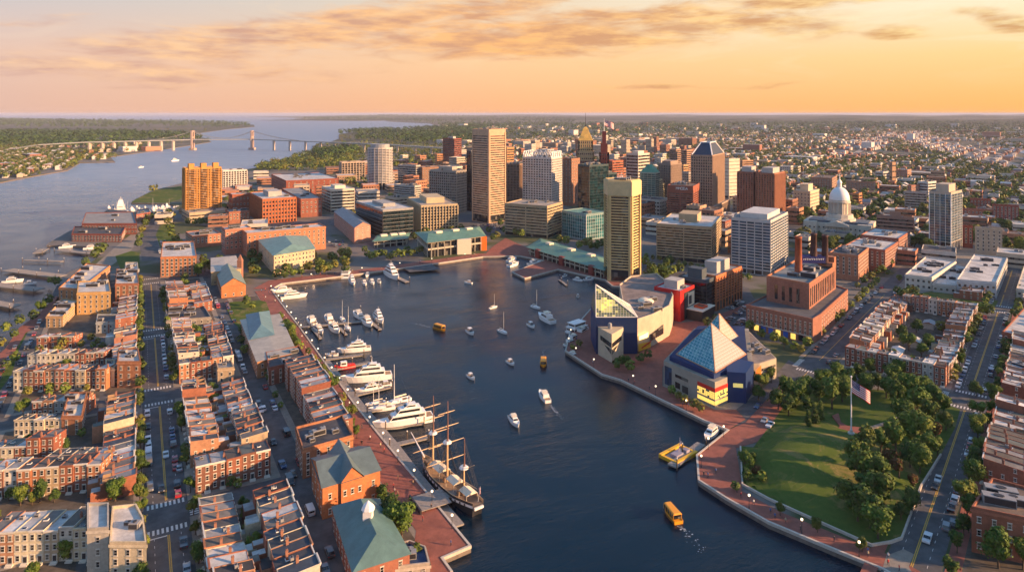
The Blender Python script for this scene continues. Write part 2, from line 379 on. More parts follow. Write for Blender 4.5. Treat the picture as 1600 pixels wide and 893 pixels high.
# haze: one even box round everything
g = G(); g.box(-60000, -600, -5.2, 60000, 90000, 135)
hm = bpy.data.materials.new('haze_air'); hm.use_nodes = True; hm.node_tree.nodes.clear()
ho = hm.node_tree.nodes.new('ShaderNodeOutputMaterial'); hv = hm.node_tree.nodes.new('ShaderNodeVolumePrincipled')
hm.node_tree.links.new(hv.outputs[0], ho.inputs['Volume'])
hv.inputs['Color'].default_value = (.72, .76, .95, 1); hv.inputs['Density'].default_value = 3.4e-5
haze = tag(link('haze', g.mesh('haze', hm)), 'thin warm evening haze over the whole bay', kind='stuff')
# ------------------------------------------------------------ kits: a thing built once, placed many times
class Kit:                                # parts: (name, mesh, loc, rz, colour key, index of the part it belongs to)
    def __init__(s): s.p = []
    def part(s, name, me, loc=(0, 0, 0), rz=0.0, key=None, of=None): s.p.append((name, me, loc, rz, key, of)); return len(s.p) - 1
def place(kit, name, label, cat, loc, rz=0.0, group=None, colors={}, scale=None, kind=None):
    root = thing(name, label, cat, loc, rz, group); obs = []
    if scale: root.scale = scale if isinstance(scale, tuple) else (scale,) * 3
    for (n, me, l, r, key, of) in kit.p:
        obs.append(link(n, me, root if of is None else obs[of], l, r, colors.get(key)))
    return root
OCC = []                                  # occupied ground: (x, y, radius)
def free(x, y, r): return all((x - a) ** 2 + (y - b) ** 2 > (r + c) ** 2 for a, b, c in OCC)
def inpoly(x, y, poly):
    c = False; n = len(poly)
    for i in range(n):
        x1, y1 = poly[i]; x2, y2 = poly[i - 1]
        if (y1 > y) != (y2 > y) and x < (x2 - x1) * (y - y1) / (y2 - y1) + x1: c = not c
    return c
def topx(x, y, z=0): return (800 + F * x / y, 177 + (CAM_H - z) * F / y)
MAINP = main; WESTP = P(*WEST)
BRICK = [(.30, .115, .07), (.38, .165, .085), (.24, .085, .055), (.40, .21, .125), (.21, .095, .065), (.33, .15, .105)]
PAINT = [(.62, .52, .36), (.55, .5, .42), (.6, .55, .48), (.5, .38, .25), (.42, .42, .40), (.66, .58, .42)]
ROOFC = [((.6, .59, .58), 'white'), ((.05, .05, .055), 'black'), ((.2, .19, .18), 'dark grey'), ((.3, .3, .31), 'grey'), ((.07, .075, .085), 'black'), ((.4, .4, .41), 'grey'), ((.13, .115, .1), 'brown'), ((.7, .69, .68), 'white'), ((.06, .08, .11), 'slate blue'), ((.5, .5, .5), 'pale grey'), ((.13, .15, .14), 'dark grey')]
def colname(c):
    if c in BRICK: return ['red brick', 'orange brick', 'dark red brick', 'tan brick', 'brown brick', 'rose brick'][BRICK.index(c)]
    return ['cream', 'grey painted', 'off-white', 'ochre', 'stone grey', 'pale yellow'][PAINT.index(c)]
ORD = 'first second third fourth fifth sixth seventh eighth ninth tenth eleventh twelfth thirteenth fourteenth fifteenth sixteenth seventeenth eighteenth nineteenth twentieth'.split()
def ordn(i):
    if i < 20: return ORD[i]
    tens = {2: 'twenty', 3: 'thirty', 4: 'forty', 5: 'fifty', 6: 'sixty', 7: 'seventy'}; n = i + 1
    if n % 10 == 0: return {20: 'twentieth', 30: 'thirtieth', 40: 'fortieth', 50: 'fiftieth', 60: 'sixtieth', 70: 'seventieth'}[n]
    return tens[n // 10] + '-' + ORD[n % 10 - 1]

# --- windows for brick houses
def winmesh(w=.95, h=1.5, fr=None):
    g = G(); g.box(-w / 2, -.07, -h / 2, w / 2, .02, h / 2, 1); g.box(-w / 2 + .1, -.085, -h / 2 + .1, w / 2 - .1, -.0701, h / 2 - .1, 0)
    g.box(-w / 2 + .06, -.10, -.035, w / 2 - .06, -.0855, .035, 1)
    g.box(-w / 2 - .12, -.16, -h / 2 - .16, w / 2 + .12, .02, -h / 2 - .003, 1); g.box(-w / 2 - .1, -.12, h / 2 + .003, w / 2 + .1, .02, h / 2 + .2, 1)
    return g.mesh('window', [M['glass'], M['trim']])
WIN = winmesh(); WINB = winmesh(1.3, 1.8); WINS = winmesh(.8, 1.1)
WINDY = winmesh(1.6, 1.7)
def doormesh():
    g = G(); g.box(-.6, -.1, 0, .6, .02, 2.5, 0); g.box(-.45, -.13, .05, .45, -.101, 2.1, 1); g.box(-.9, -1.1, -.02, .9, -.101, .3, 0); g.box(-.9, -.6, .3, .9, -.102, .6, 0)
    return g.mesh('door', [M['trim'], M['dark']])
DOOR = doormesh()
def chimmesh(h=1.5):
    g = G(); g.box(-.34, -.24, 0, .34, .24, h, 0); g.box(-.4, -.3, h, .4, .3, h + .12, 0)
    for x in (-.15, .15): g.tube((x, 0, h + .12), (x, 0, h + .5), .12, .1, 6, 0)
    return g.mesh('chimney', [M['chim']])
CHIM = chimmesh()
def unitmesh(w, d, h):
    g = G(); g.box(-w / 2, -d / 2, 0, w / 2, d / 2, h, 0); g.lathe(0, 0, [(min(w, d) * .3, h), (min(w, d) * .3, h + .15)], 10, 1); g.box(-w / 2 + .1, -d / 2 - .03, .2, w / 2 - .1, -d / 2 - .005, h - .2, 1)
    return g.mesh('rooftop_unit', [M['unit'], M['dark']])
UNIT = [unitmesh(1.1, .9, .8), unitmesh(2.2, 1.4, 1.3), unitmesh(3.5, 2, 1.8)]
def skymesh():
    g = G(); g.box(-.6, -.5, 0, .6, .5, .25, 1); g.prism([(-.5, -.4), (.5, -.4), (.5, .4), (-.5, .4)], .25, .32, 0); return g.mesh('skylight', [M['glass'], M['white']])
SKYL = skymesh()

def house_kit(w, d, st, ell, mat, rear=True, mansard=False, nwin=2, seed=0, side=0, front=True):
    r = random.Random(seed); k = Kit(); h = 3.0 * st * .9 + .6; hr = h - .8
    g = G(); t = .16
    g.box(0, 0, 0, w, d, h - 1.3, 0)                     # body up to just below the roof line
    g.box(0, 0, h - 1.3, w, t, h + .25, 0)               # front parapet
    for x in (0, w - t): g.prism([(x, t), (x + t, t), (x + t, d), (x, d)], h - 1.3, [h + .12, h + .12, hr + .2, hr + .2], 0)
    g.box(t, d - t, h - 1.3, w - t, d, hr + .1, 0)
    wl = k.part('wall', g.mesh('wall', [M[mat]]), key='wall')
    g = G(); z = h - .06
    g.prism([(t, t), (w - t, t), (w - t, d - t), (t, d - t)], h - 1.29, [z, z, hr + .02, hr + .02], 0); rf = k.part('roof', g.mesh('roof', [M['roof']]), key='roof')
    if ell:
        eh = h * r.choice([.55, .7, .7]); ed = r.uniform(2.5, 4); ew = w * r.choice([.55, .7, 1])
        g = G(); g.box(.01, d, 0, ew, d + ed, eh, 0); k.part('rear_wing', g.mesh('rear_wing', [M[mat]]), key='wall')
        g = G(); g.box(.15, d + .01, eh, ew - .15, d + ed - .15, eh + .1, 0); k.part('roof', g.mesh('roof', [M['roof']]), key='roof2')
    g = G(); g.box(-.02, -.35, h - .05, w + .02, -.002, h + .3, 0); g.box(-.02, -.2, h - .35, w + .02, -.002, h - .052, 0); k.part('cornice', g.mesh('cornice', [M['trim'] if r.random() < .6 else M['wall']]), key='wall')
    for i in range(r.choice([0, 1, 1])):
        k.part('chimney', CHIM, (w - .5 if i == 0 else .5, r.uniform(.25, .75) * d, h - .6), R(90), of=rf)
    if r.random() < .5: k.part('rooftop_unit', UNIT[0] if r.random() < .7 else UNIT[1], (w * r.uniform(.35, .6), d * r.uniform(.3, .8), h - .5), of=rf)
    if r.random() < .3:
        g = G(); g.box(.5, d - 3.6, h - .75, w - .5, d - .5, h - .6)
        for a_ in (.5, w - .56): g.box(a_, d - 3.6, h - .6, a_ + .06, d - .5, h + .35)
        g.box(.5, d - .56, h - .6, w - .5, d - .5, h + .35); k.part('roof_deck', g.mesh('roof_deck', [M['deck']]))
    if r.random() < .5: k.part('skylight', SKYL, (w * r.uniform(.35, .6), d * r.uniform(.15, .8), h - .38), of=rf)
    if front:
        for s_ in range(st):
            for i in range(nwin):
                x = w * (i + .5) / nwin; zz = 2.7 * s_ + 1.6
                if s_ == 0 and i == nwin - 1: k.part('door', DOOR, (x, 0, 0)); continue
                k.part('window', WIN, (x, 0, zz + .15))
    if rear:
        for s_ in range(st):
            for i in range(2):
                if ell and s_ < st - 1 and i == 0: continue
                k.part('window', WINS, (w - w * (i + .5) / 2, d, 2.7 * s_ + 1.75), R(180))
    if side:
        for s_ in range(st):
            for i in range(3):
                if r.random() < .75: k.part('window', WINS, (w if side > 0 else 0, d * (i + .6) / 3.3, 2.7 * s_ + 1.9), R(90 if side > 0 else -90))
    k.h = h; return k

HK = {}
def hkit(w, d, st, ell, mat, seed, side=0, rear=True, nwin=2, front=True):
    key = (w, d, st, ell, mat, seed, side, rear, nwin, front)
    if key not in HK: HK[key] = house_kit(w, d, st, ell, mat, rear=rear, nwin=nwin, seed=seed, side=side, front=front)
    return HK[key]
def row(o, ang, n, w, d, where, st=(2, 3), brickp=.7, jitter=.4, ell=True, group=None, rear=True, front=True, cols=None, start=0):
    """A terrace: houses side by side from point o along direction ang; fronts face the right-hand side of ang."""
    last = None; s_ = rnd.choice(st)
    for i in range(n):
        if rnd.random() < .18: s_ = rnd.choice(st)
        isb = rnd.random() < brickp; c = rnd.choice(BRICK if isb else PAINT)
        if cols: c = cols[i % len(cols)]; isb = c in BRICK
        rc = rnd.choice(ROOFC)
        if rc is last: rc = rnd.choice(ROOFC)
        last = rc; dj = rnd.choice([-1, 0, 0, 1]) * jitter
        side = -1 if i == 0 else (1 if i == n - 1 else 0)
        k = hkit(w, d, s_, ell and rnd.random() < .75, 'brick' if isb else 'wall', rnd.randrange(6), side, rear, 2, front)
        x = o[0] + math.cos(ang) * w * i; y = o[1] + math.sin(ang) * w * i
        x += math.sin(ang) * dj; y -= math.cos(ang) * dj
        lab = f"{ordn(i + start)} {colname(c)} house {where}, {rc[1]} roof"
        z = 1 + rnd.choice([-.03, 0, 0, 0, .02, .04])
        r_ = place(k, 'rowhouse', lab, 'rowhouse', (x, y, .12), ang, group or f'rowhouses {where}'[:60], {'wall': c, 'roof': rc[0], 'roof2': rnd.choice(ROOFC)[0]}, (1, 1, z))
    L = w * n / 2; cx = o[0] + math.cos(ang) * L - math.sin(ang) * d / 2; cy = o[1] + math.sin(ang) * L + math.cos(ang) * d / 2
    for q in range(int(2 * L // 8) + 1): OCC.append((o[0] + math.cos(ang) * 8 * q - math.sin(ang) * d / 2, o[1] + math.sin(ang) * 8 * q + math.cos(ang) * d / 2, d / 2 + 1))

# ------------------------------------------------------------ larger buildings
def foot(xl, xc, xr, yb, ang, maxl=400):            # rectangular plan from three silhouette columns of the photo and the direction of the right face
    if xl < xc: ang = max(ang, math.degrees(math.atan((800 - xc) / F)) + 11)
    C = Vector(gp(xc, yb)); a = R(ang); u = Vector((math.cos(a), math.sin(a))); v = Vector((-u.y, u.x))
    def reach(dv, px):
        k = (px - 800) / F; return (k * C.y - C.x) / (dv.x - k * dv.y)
    tr = max(2.5, reach(u, xr)) if xr > xc else None
    tl = max(2.5, reach(v, xl)) if xl < xc else None
    if tr is None: tr = tl
    if tl is None: tl = tr
    if xc > 1200 and tr > 2 * tl and ang > 24: return foot(xl, xc, xr, yb, ang - 3)
    tr = min(tr, 400); tl = min(tl, maxl)
    return [tuple(C), tuple(C + u * tr), tuple(C + u * tr + v * tl), tuple(C + v * tl)]
def centroid(p): return (sum(q[0] for q in p) / len(p), sum(q[1] for q in p) / len(p))
def occupy(poly):
    c = centroid(poly); n = len(poly)
    OCC.append((c[0], c[1], min(abs(area(poly)) ** .5 * .55, 60)))
    for i in range(n):
        a, b = poly[i], poly[(i + 1) % n]; m = math.dist(a, b)
        for k in range(max(1, int(m // 12))):
            f = (k + .5) / max(1, int(m // 12)); x = a[0] + (b[0] - a[0]) * f; y = a[1] + (b[1] - a[1]) * f
            OCC.append((x + (c[0] - x) * .2, y + (c[1] - y) * .2, 6))
ROOFS = {'w': (.6, .58, .56), 'g': (.3, .3, .3), 'd': (.08, .08, .09), 't': (.42, .36, .3), 'b': (.2, .15, .12), 'gr': (.16, .33, .27)}
def block(name, label, cat, poly, z1, style='ribbon', col=(.5, .42, .33), n=None, z0=0.0, base=4.0, fh=3.6, bandh=.5, pier=None, pw=.5, pd=.25, glass='glass', gcol=None, roof='g', units=3, penthouse=None,
          group=None, parent=None, mat='conc', top=1.2, mull=None, parapet=.9, litp=0, corner=True, wins=None, skip_roof=False):
    """Body, roof with parapet, a window band per storey, facade piers, rooftop units."""
    if area(poly) < 0: poly = poly[::-1]
    c = centroid(poly); loc = [(p[0] - c[0], p[1] - c[1]) for p in poly]; n_ = len(loc)
    if parent is None: root = thing(name, label, cat, (c[0], c[1], z0), 0, group); H = z1 - z0; occupy(poly); base_z = 0
    else: root = parent; rl = root.location; loc = [(p[0] - rl[0], p[1] - rl[1]) for p in poly]; base_z = z0 - rl[2]; H = z1 - z0; c = (rl[0], rl[1])
    cl = centroid(loc)
    g = G(); g.prism(loc, base_z, base_z + H, 0)
    inn = offset(loc, -.4)
    for i in range(n_):
        j = (i + 1) % n_; g.prism([loc[i], loc[j], inn[j], inn[i]], base_z + H + .001, base_z + H + parapet, 0)
    wl = link('wall', g.mesh('wall', [M[mat]]), root, color=col)
    if not skip_roof:
        g = G(); g.prism(offset(loc, -.42), base_z + H + .002, base_z + H + .15, 0); rf = link('roof', g.mesh('roof', [M['roof']]), root, color=ROOFS[roof] if isinstance(roof, str) else roof)
    else: rf = wl
    ns = n or max(1, int((H - base - top) / fh)); fh = (H - base - top) / ns
    if style in ('ribbon', 'grid', 'glass', 'vert'):
        outp = offset(loc, .04)
        for k in range(ns):
            zb = base_z + base + fh * k + fh * (1 - bandh) * .6
            g = G(); g.prism(outp, zb, zb + fh * bandh, 0, bottom=True); li = link('window_band', g.mesh('window_band', [M[glass]]), root, color=gcol)
        if base > 2.5:
            g = G(); g.prism(outp, base_z + .5, base_z + base - .6, 0, bottom=True); link('ground_floor_glazing', g.mesh('ground_floor_glazing', [M['glass']]), root)
        sp = pier or (0 if style == 'ribbon' else 3.0)
        if style == 'glass' and not pier: sp = 3.0
        g = G(); any_ = False
        for i in range(n_):
            a, b = Vector(loc[i]), Vector(loc[(i + 1) % n_]); m = (b - a).length; d = (b - a) / m; nn = Vector((d.y, -d.x))
            ks = max(1, round(m / sp)) if sp else 1
            for k in range(ks + 1):
                if (k in (0, ks)) and not corner: continue
                p = a + d * (m * k / ks)
                hw = pw / 2 if k not in (0, ks) else max(pw / 2, .35)
                q0 = p - d * hw - nn * .05; q1 = p + d * hw - nn * .05
                if k == 0: q0 = p - nn * .05
                if k == ks: q1 = p - nn * .05
                if (q1 - q0).length < .05: continue
                g.prism([tuple(q0 + nn * (pd + .05)), tuple(q1 + nn * (pd + .05)), tuple(q1), tuple(q0)], base_z + .2, base_z + H - top * .5, 0, bottom=True); any_ = True
        if any_: link('facade_frame', g.mesh('facade_frame', [M[mull or mat]]), root, color=col if not mull else None)
    elif style == 'wins':                 # single windows in each face that can be seen, up to a hundred
        cnt = 0; wm = wins or WINB; faces = []
        for i in range(n_):
            a, b = Vector(loc[i]), Vector(loc[(i + 1) % n_]); m = (b - a).length
            if m < 3: continue
            d = (b - a) / m; nn = Vector((d.y, -d.x)); mid = Vector(c) + (a + b) / 2
            if nn.dot(-mid) < 0: continue
            faces.append((a, d, m, nn))
        sp = pier or 3.2
        tot = sum(max(1, int(m / sp)) for (_, _, m, _) in faces) * ns
        if tot > 100: sp *= tot / 96; wm = WINDY if sp > 4.2 else wm
        for (a, d, m, nn) in faces:
            k_ = max(1, int(m / sp)); rz = math.atan2(d.y, d.x)
            for s_ in range(ns):
                for k in range(k_):
                    if cnt >= 100: break
                    p = a + d * (m * (k + .5) / k_); link('window', wm, root, (p.x, p.y, base_z + base + fh * (s_ + .5)), rz); cnt += 1
        g = G(); g.prism(offset(loc, .25), base_z + H - .5, base_z + H + .3, 0, top=False); g.prism(inn[::-1] if 0 else offset(loc, .25), base_z + H - .5, base_z + H - .49, 0)
        link('cornice', g.mesh('cornice', [M[mat]]), root, color=tuple(min(1, x * 1.25) for x in col))
    r2 = random.Random(int(abs(c[0] * 7 + c[1] * 3)))
    if name == 'tower' and units: units += 5
    side = abs(area(loc)) ** .5
    if penthouse:
        f, ph = penthouse; pp = [(cl[0] + (p[0] - cl[0]) * f, cl[1] + (p[1] - cl[1]) * f) for p in loc]
        g = G(); g.prism(pp, base_z + H + .15, base_z + H + ph, 0); link('penthouse', g.mesh('penthouse', [M['conc']]), root, color=tuple(min(1, x * 1.1) for x in (col if mat != 'brick' and col[0] < 3 * col[2] else (.4, .38, .36))))
    for k in range(units):
        f1, f2 = r2.uniform(-.62, .62), r2.uniform(-.62, .62); e1 = Vector(loc[1]) - Vector(loc[0]); e2 = Vector(loc[-1]) - Vector(loc[0])
        if penthouse and abs(f1) < penthouse[0] + .08 and abs(f2) < penthouse[0] + .08: continue
        p = Vector(cl) + e1 * f1 * .5 + e2 * f2 * .5
        um = UNIT[2 if side > 18 else (1 if side > 10 else 0)]
        if n_ > 4: p = Vector(cl) + (p - Vector(cl)) * .6
        u = link('rooftop_unit', um, rf, (p.x, p.y, base_z + H + .151), math.atan2(e1.y, e1.x)); s_ = r2.uniform(.8, 1.6); u.scale = (s_ * r2.uniform(.7, 1.6), s_, s_ * .9)
    return root
def bld(label, xl, xc, xr, yb, yt, ang=58, name='office_building', cat='building', group=None, maxl=400, **kw):
    poly = foot(xl, xc, xr, yb, ang, maxl); d = poly[0][1]
    return block(name, label, cat, poly, hz(yt, d), group=group, **kw), poly, d
# ------------------------------------------------------------ downtown, from the near corner of every building
TAN = (.46, .36, .25); BEI = (.5, .42, .33); GRY = (.4, .38, .36); WHT = (.62, .58, .54); BRN = (.24, .15, .11); RED = (.3, .1, .06); ORG = (.42, .17, .07); TEAL = (.05, .16, .17); BLU = (.08, .14, .2); DKG = (.03, .045, .055)
GR = 'downtown high-rise buildings'; LR = 'low brick and concrete buildings round downtown'
# waterfront apartment slab
r, pl, d = bld('tall orange brick apartment tower by the bay with crenellated top', 285, 290, 346, 343, 264, 22, 'apartment_tower', 'tower', GR, style='grid', col=(.56, .27, .07), n=27, pier=3.0, pw=.9, pd=.5, bandh=.55, roof='t', units=0, mat='conc')
for f in (0.16, 0.5, .84):
    a, b, c, e = [Vector(p) for p in pl]; w = (b - a).length * .075
    dd = (b - a).normalized(); q = a + (b - a) * f; n_ = Vector((-dd.y, dd.x))
    p4 = [tuple(q - dd * w - n_ * .9), tuple(q + dd * w - n_ * .9), tuple(q + dd * w + n_ * 6), tuple(q - dd * w + n_ * 6)]
    g = G(); g.prism([(p[0] - r.location.x, p[1] - r.location.y) for p in p4], 0, hz(256, d), 0); link('bay', g.mesh('bay', [M['conc']]), r, color=(.56, .27, .07))
    for k in range(26):
        zz = 6 + (hz(262, d) - 8) * k / 26
        g = G(); g.prism([(p[0] - r.location.x, p[1] - r.location.y) for p in offset(p4, .05)], zz, zz + 1.4, 0, bottom=True); link('window_band', g.mesh('window_band', [M['glass']]), r)
bld('low tan podium at the foot of the orange apartment tower', 284, 296, 358, 348, 333.5, 22, 'podium_building', 'building', style='ribbon', col=TAN, n=2, base=1, bandh=.3, roof='t', units=4)
B = [
 # label, xl, xc, xr, yb, yt, ang, kwargs
 ('white gridded slab hotel behind the orange apartment tower', 344, 348, 386, 299, 267, 12, dict(style='grid', col=WHT, n=8, pier=4, pw=1.2, pd=.7, bandh=.7, roof='w')),
 ('small dark red brick block with white roof beside the podium', 357, 363, 390, 338, 305, 14, dict(style='wins', col=RED, n=3, mat='brick', roof='w')),
 ('silver curved glass condominium tower with pale horizontal bands', 569, 590, 609, 306, 232, 45, dict(style='curve')),
 ('long dark red brick factory with flat white roof and small clock stub', 424, 447, 529, 306, 283, 12, dict(style='wins', col=(.24, .075, .05), n=4, mat='brick', roof='w', units=8)),
 ('square orange brick warehouse with five rows of openings and roof penthouse', 390, 410, 463, 350, 312, 10, dict(style='grid', col=(.42, .14, .06), n=5, pier=3.4, pw=1.3, pd=.35, bandh=.5, mat='brick', roof='w', penthouse=(.4, 6), bld_base=2)),
 ('cream six-storey block with rounded balconies left of the dark glass building', 503, 517, 554, 333, 297, 30, dict(style='ribbon', col=(.62, .56, .46), n=6, roof='w', penthouse=(.45, 4))),
 ('beige arcaded hotel left of the silver curved tower', 530, 534, 570, 283, 254, 14, dict(style='grid', col=(.52, .4, .3), n=7, pier=5, pw=1.1, pd=.8, bandh=.8, roof='t')),
 ('grey six-storey office with plain ribs behind the gridded block', 622, 650, 657, 288, 259, 60, dict(style='ribbon', col=GRY, n=7, roof='g')),
 ('brown brick warehouse right of the grey ribbed office', 655, 660, 698, 288, 262, 20, dict(style='wins', col=(.34, .19, .12), n=6, mat='brick', roof='t')),
 ('pale grey ribbon-window office behind the dark glass building', 616, 648, 658, 324, 291, 58, dict(style='ribbon', col=(.44, .42, .4), n=8, bandh=.45, roof='g', units=6)),
 ('grey concrete gridded office with fourteen storeys left of tallest tower', 671, 713, 729, 334, 268, 62, dict(style='grid', col=(.36, .32, .28), n=14, pier=3, pw=.8, pd=.5, bandh=.6, roof='g', penthouse=(.5, 5))),
 ('dark mirrored glass office with white roof near the harbour', 556, 598, 646, 374, 329, 32, dict(style='glass', col=(.3, .3, .3), gcol=(.02, .035, .04), glass='glassb', n=7, bandh=.92, pier=4, pw=.12, pd=.06, mull='dark', base=.5, roof='w', penthouse=(.4, 3.5))),
 ('tan office with deep square window grid and boxy penthouse by the harbour', 637, 658, 715, 366, 322, 20, dict(style='grid', col=(.5, .4, .26), n=8, pier=3.2, pw=.7, pd=.9, bandh=.62, roof='t', penthouse=(.5, 6))),
 ('tallest tower, rose and gold with thin ribbon windows', 738, 764, 790, 349, 203, 45, dict(style='ribbon', col=(.54, .36, .24), n=34, base=9, bandh=.42, top=6, roof='t', units=6, pier=40, pw=3, pd=.6)),
 ('dark red twin-slab tower far left of the tallest tower', 692, 710, 721, 262, 217, 55, dict(style='ribbon', col=(.22, .06, .045), n=14, roof='d', penthouse=(.4, 5))),
 ('small orange lit block below the dark red twin-slab tower', 679, 683, 692, 266, 241, 20, dict(style='ribbon', col=(.6, .28, .12), n=7, roof='t')),
 ('slender black glass tower just left of the tallest tower', 729, 736, 742, 330, 237, 50, dict(style='glass', col=(.05, .05, .06), gcol=(.01, .02, .03), glass='glassb', n=22, bandh=.9, pier=6, pw=.1, pd=.05, mull='dark', roof='d')),
 ('orange ribbed tower peeping out behind the tallest tower', 786, 792, 803, 300, 231, 40, dict(style='ribbon', col=(.55, .27, .12), n=16, roof='t')),
 ('brown ribbed concrete tower between tallest tower and white crowned tower', 789, 812, 824, 322, 257, 62, dict(style='vert', col=(.27, .18, .13), n=14, pier=2.2, pw=.9, pd=.7, bandh=.75, roof='b')),
 ('white tower with zigzag truss crown and golden right side', 817, 862, 878, 342, 247, 64, dict(style='grid', col=(.66, .6, .56), n=23, pier=3.4, pw=1.1, pd=.4, bandh=.5, roof='w', units=5, crown='zig')),
 ('broad tan ribbon-window office at the foot of the white crowned tower', 789, 855, 879, 373, 323, 62, dict(style='ribbon', col=(.42, .32, .2), n=9, bandh=.4, roof='t', units=7, pier=30, pw=1)),
 ('brown brick tower with corner setbacks behind the white crowned tower', 877, 893, 906, 322, 249, 55, dict(style='wins', col=(.27, .14, .09), n=14, mat='brick', roof='b', wins='s')),
 ('dark teal mirrored glass tower, tall left half', 903, 921, 951, 350, 259, 38, dict(style='glass', col=(.05, .08, .09), gcol=(.008, .035, .045), glass='glassb', n=20, bandh=.93, pier=6, pw=.1, pd=.05, mull='dark', base=1, roof='gr')),
 ('dark teal mirrored glass tower, lower right half', 921, 940, 964, 347, 272, 38, dict(style='glass', col=(.05, .08, .09), gcol=(.008, .04, .05), glass='glassb', n=17, bandh=.93, pier=6, pw=.1, pd=.05, mull='dark', base=1, roof='gr')),
 ('low turquoise glass atrium at the foot of the dark teal tower', 878, 916, 950, 376, 336, 38, dict(style='glass', col=(.2, .3, .3), gcol=(.05, .2, .21), glass='glassb', n=7, bandh=.8, pier=3, pw=.16, pd=.1, mull='white', base=1, roof='gr')),
 ('orange brick slab right of the dark red spire', 946, 957, 974, 300, 252, 40, dict(style='ribbon', col=(.42, .13, .07), n=11, mat='brick', roof='b')),
 ('white tower with bold dark horizontal stripes and golden side', 979, 997, 1015, 315, 241, 48, dict(style='ribbon', col=(.6, .53, .46), n=14, bandh=.55, roof='w', penthouse=(.5, 4))),
 ('squat brown tower with dark crown right of the green pyramid roof', 1029, 1048, 1065, 326, 257, 48, dict(style='vert', col=(.3, .22, .18), n=16, pier=2.4, pw=1.4, pd=.4, bandh=.7, roof='d', penthouse=(.7, 4))),
 ('pair of small brown slabs on the skyline behind the brown tower', 1046, 1056, 1064, 275, 234, 50, dict(style='ribbon', col=(.32, .2, .15), n=12, roof='b')),
 ('brown slab next to the skyline pair', 1065, 1073, 1082, 277, 235, 50, dict(style='ribbon', col=(.38, .22, .15), n=12, roof='b')),
 ('short orange sunlit block between striped tower and blue-capped tower', 1064, 1068, 1076, 285, 258, 30, dict(style='ribbon', col=(.6, .33, .16), n=6, roof='t')),
 ('grey office behind the red brick signed tower', 1064, 1076, 1082, 310, 270, 50, dict(style='grid', col=(.42, .36, .33), n=9, pier=3, roof='g')),
 ('stone tower with blue truncated pyramid crown', 1080, 1113, 1132, 341, 243, 60, dict(style='grid', col=(.42, .28, .2), n=20, pier=2.6, pw=1.1, pd=.5, bandh=.6, roof='t', units=0, crown='blue', parapet=.3)),
 ('red brick tower with ribbon windows and white roof sign', 1043, 1083, 1093, 352, 292, 64, dict(style='ribbon', col=(.3, .095, .06), n=13, bandh=.42, top=7, roof='b', pier=14, pw=1.2, crown='sign')),
 ('tan ribbon-window hotel with white penthouse behind golden five-sided tower', 1026, 1112, 1127, 413, 356, 66, dict(style='ribbon', col=(.42, .32, .2), n=11, bandh=.42, roof='w', penthouse=(.35, 7), pier=20, pw=.8)),
 ('low dark brick annex right of the tan hotel', 1108, 1133, 1146, 378, 347, 52, dict(style='wins', col=(.24, .09, .06), n=5, mat='brick', roof='w')),
 ('tall plain white slab behind the blue-capped tower', 1132, 1139, 1156, 310, 249, 28, dict(style='ribbon', col=(.68, .6, .48), n=10, bandh=.12, roof='w')),
 ('low orange block right of the plain white slab', 1156, 1160, 1177, 268, 251, 20, dict(style='ribbon', col=(.5, .28, .16), n=4, roof='t')),
 ('pair of brick apartment towers with white crowns, left tower', 1152, 1177, 1188, 346, 270, 56, dict(style='grid', col=(.28, .12, .08), n=20, pier=3, pw=1.5, pd=.5, bandh=.55, mat='brick', roof='t', penthouse=(.6, 6))),
 ('pair of brick apartment towers with white crowns, right tower', 1181, 1210, 1227, 350, 272, 56, dict(style='grid', col=(.3, .13, .08), n=20, pier=3, pw=1.5, pd=.5, bandh=.55, mat='brick', roof='t', penthouse=(.6, 6))),
 ('blue glass and white framed convention hotel above the power plant', 1143, 1204, 1231, 432, 346, 58, dict(style='grid', col=(.5, .5, .5), n=16, pier=6, pw=.6, pd=.3, bandh=.62, glass='glassb', gcol=(.05, .1, .16), roof='g', penthouse=(.7, 4))),
 ('tan stone hall with twin setbacks left of the domed building', 1240, 1266, 1280, 338, 300, 52, dict(style='wins', col=(.58, .47, .33), n=6, roof='w', penthouse=(.5, 8))),
 ('long brown brick block behind the tan stone hall', 1267, 1300, 1308, 300, 279, 60, dict(style='wins', col=(.3, .17, .12), n=4, mat='brick', roof='b')),
 ('long low brown brick block behind the dome', 1322, 1368, 1373, 306, 285, 62, dict(style='wins', col=(.36, .2, .14), n=4, mat='brick', roof='t')),
 ('small orange brick block right of the dome', 1332, 1342, 1347, 328, 303, 50, dict(style='ribbon', col=(.5, .22, .1), n=4, mat='brick', roof='t')),
 ('rose concrete office with heavy horizontal bands right of the dome', 1370, 1428, 1443, 378, 341, 60, dict(style='ribbon', col=(.36, .21, .16), n=5, bandh=.4, roof='b', units=8, penthouse=(.3, 5))),
 ('blue glass apartment tower with golden balconies on right side', 1452, 1486, 1503, 395, 302, 56, dict(style='glass', col=(.46, .38, .3), gcol=(.05, .11, .15), glass='glassb', n=18, bandh=.86, pier=4, pw=.2, pd=.25, mull='conc', base=9, roof='g', penthouse=(.6, 7))),
 ('grey striped office left of the blue glass apartment tower', 1414, 1448, 1460, 332, 301, 58, dict(style='ribbon', col=(.45, .38, .35), n=6, bandh=.5, roof='t')),
 ('pale green and white block behind the grey striped office', 1434, 1450, 1463, 312, 285, 52, dict(style='ribbon', col=(.6, .6, .58), n=5, roof='w', gcol=(.3, .4, .1))),
 ('dark brick office with tan roof right of the domed building', 1418, 1424, 1437, 312, 290, 30, dict(style='wins', col=(.34, .16, .12), n=4, mat='brick', roof='t')),
 ('brown brick warehouse right of the glass apartment tower', 1500, 1535, 1548, 352, 328, 58, dict(style='wins', col=(.3, .13, .09), n=3, mat='brick', roof='w')),
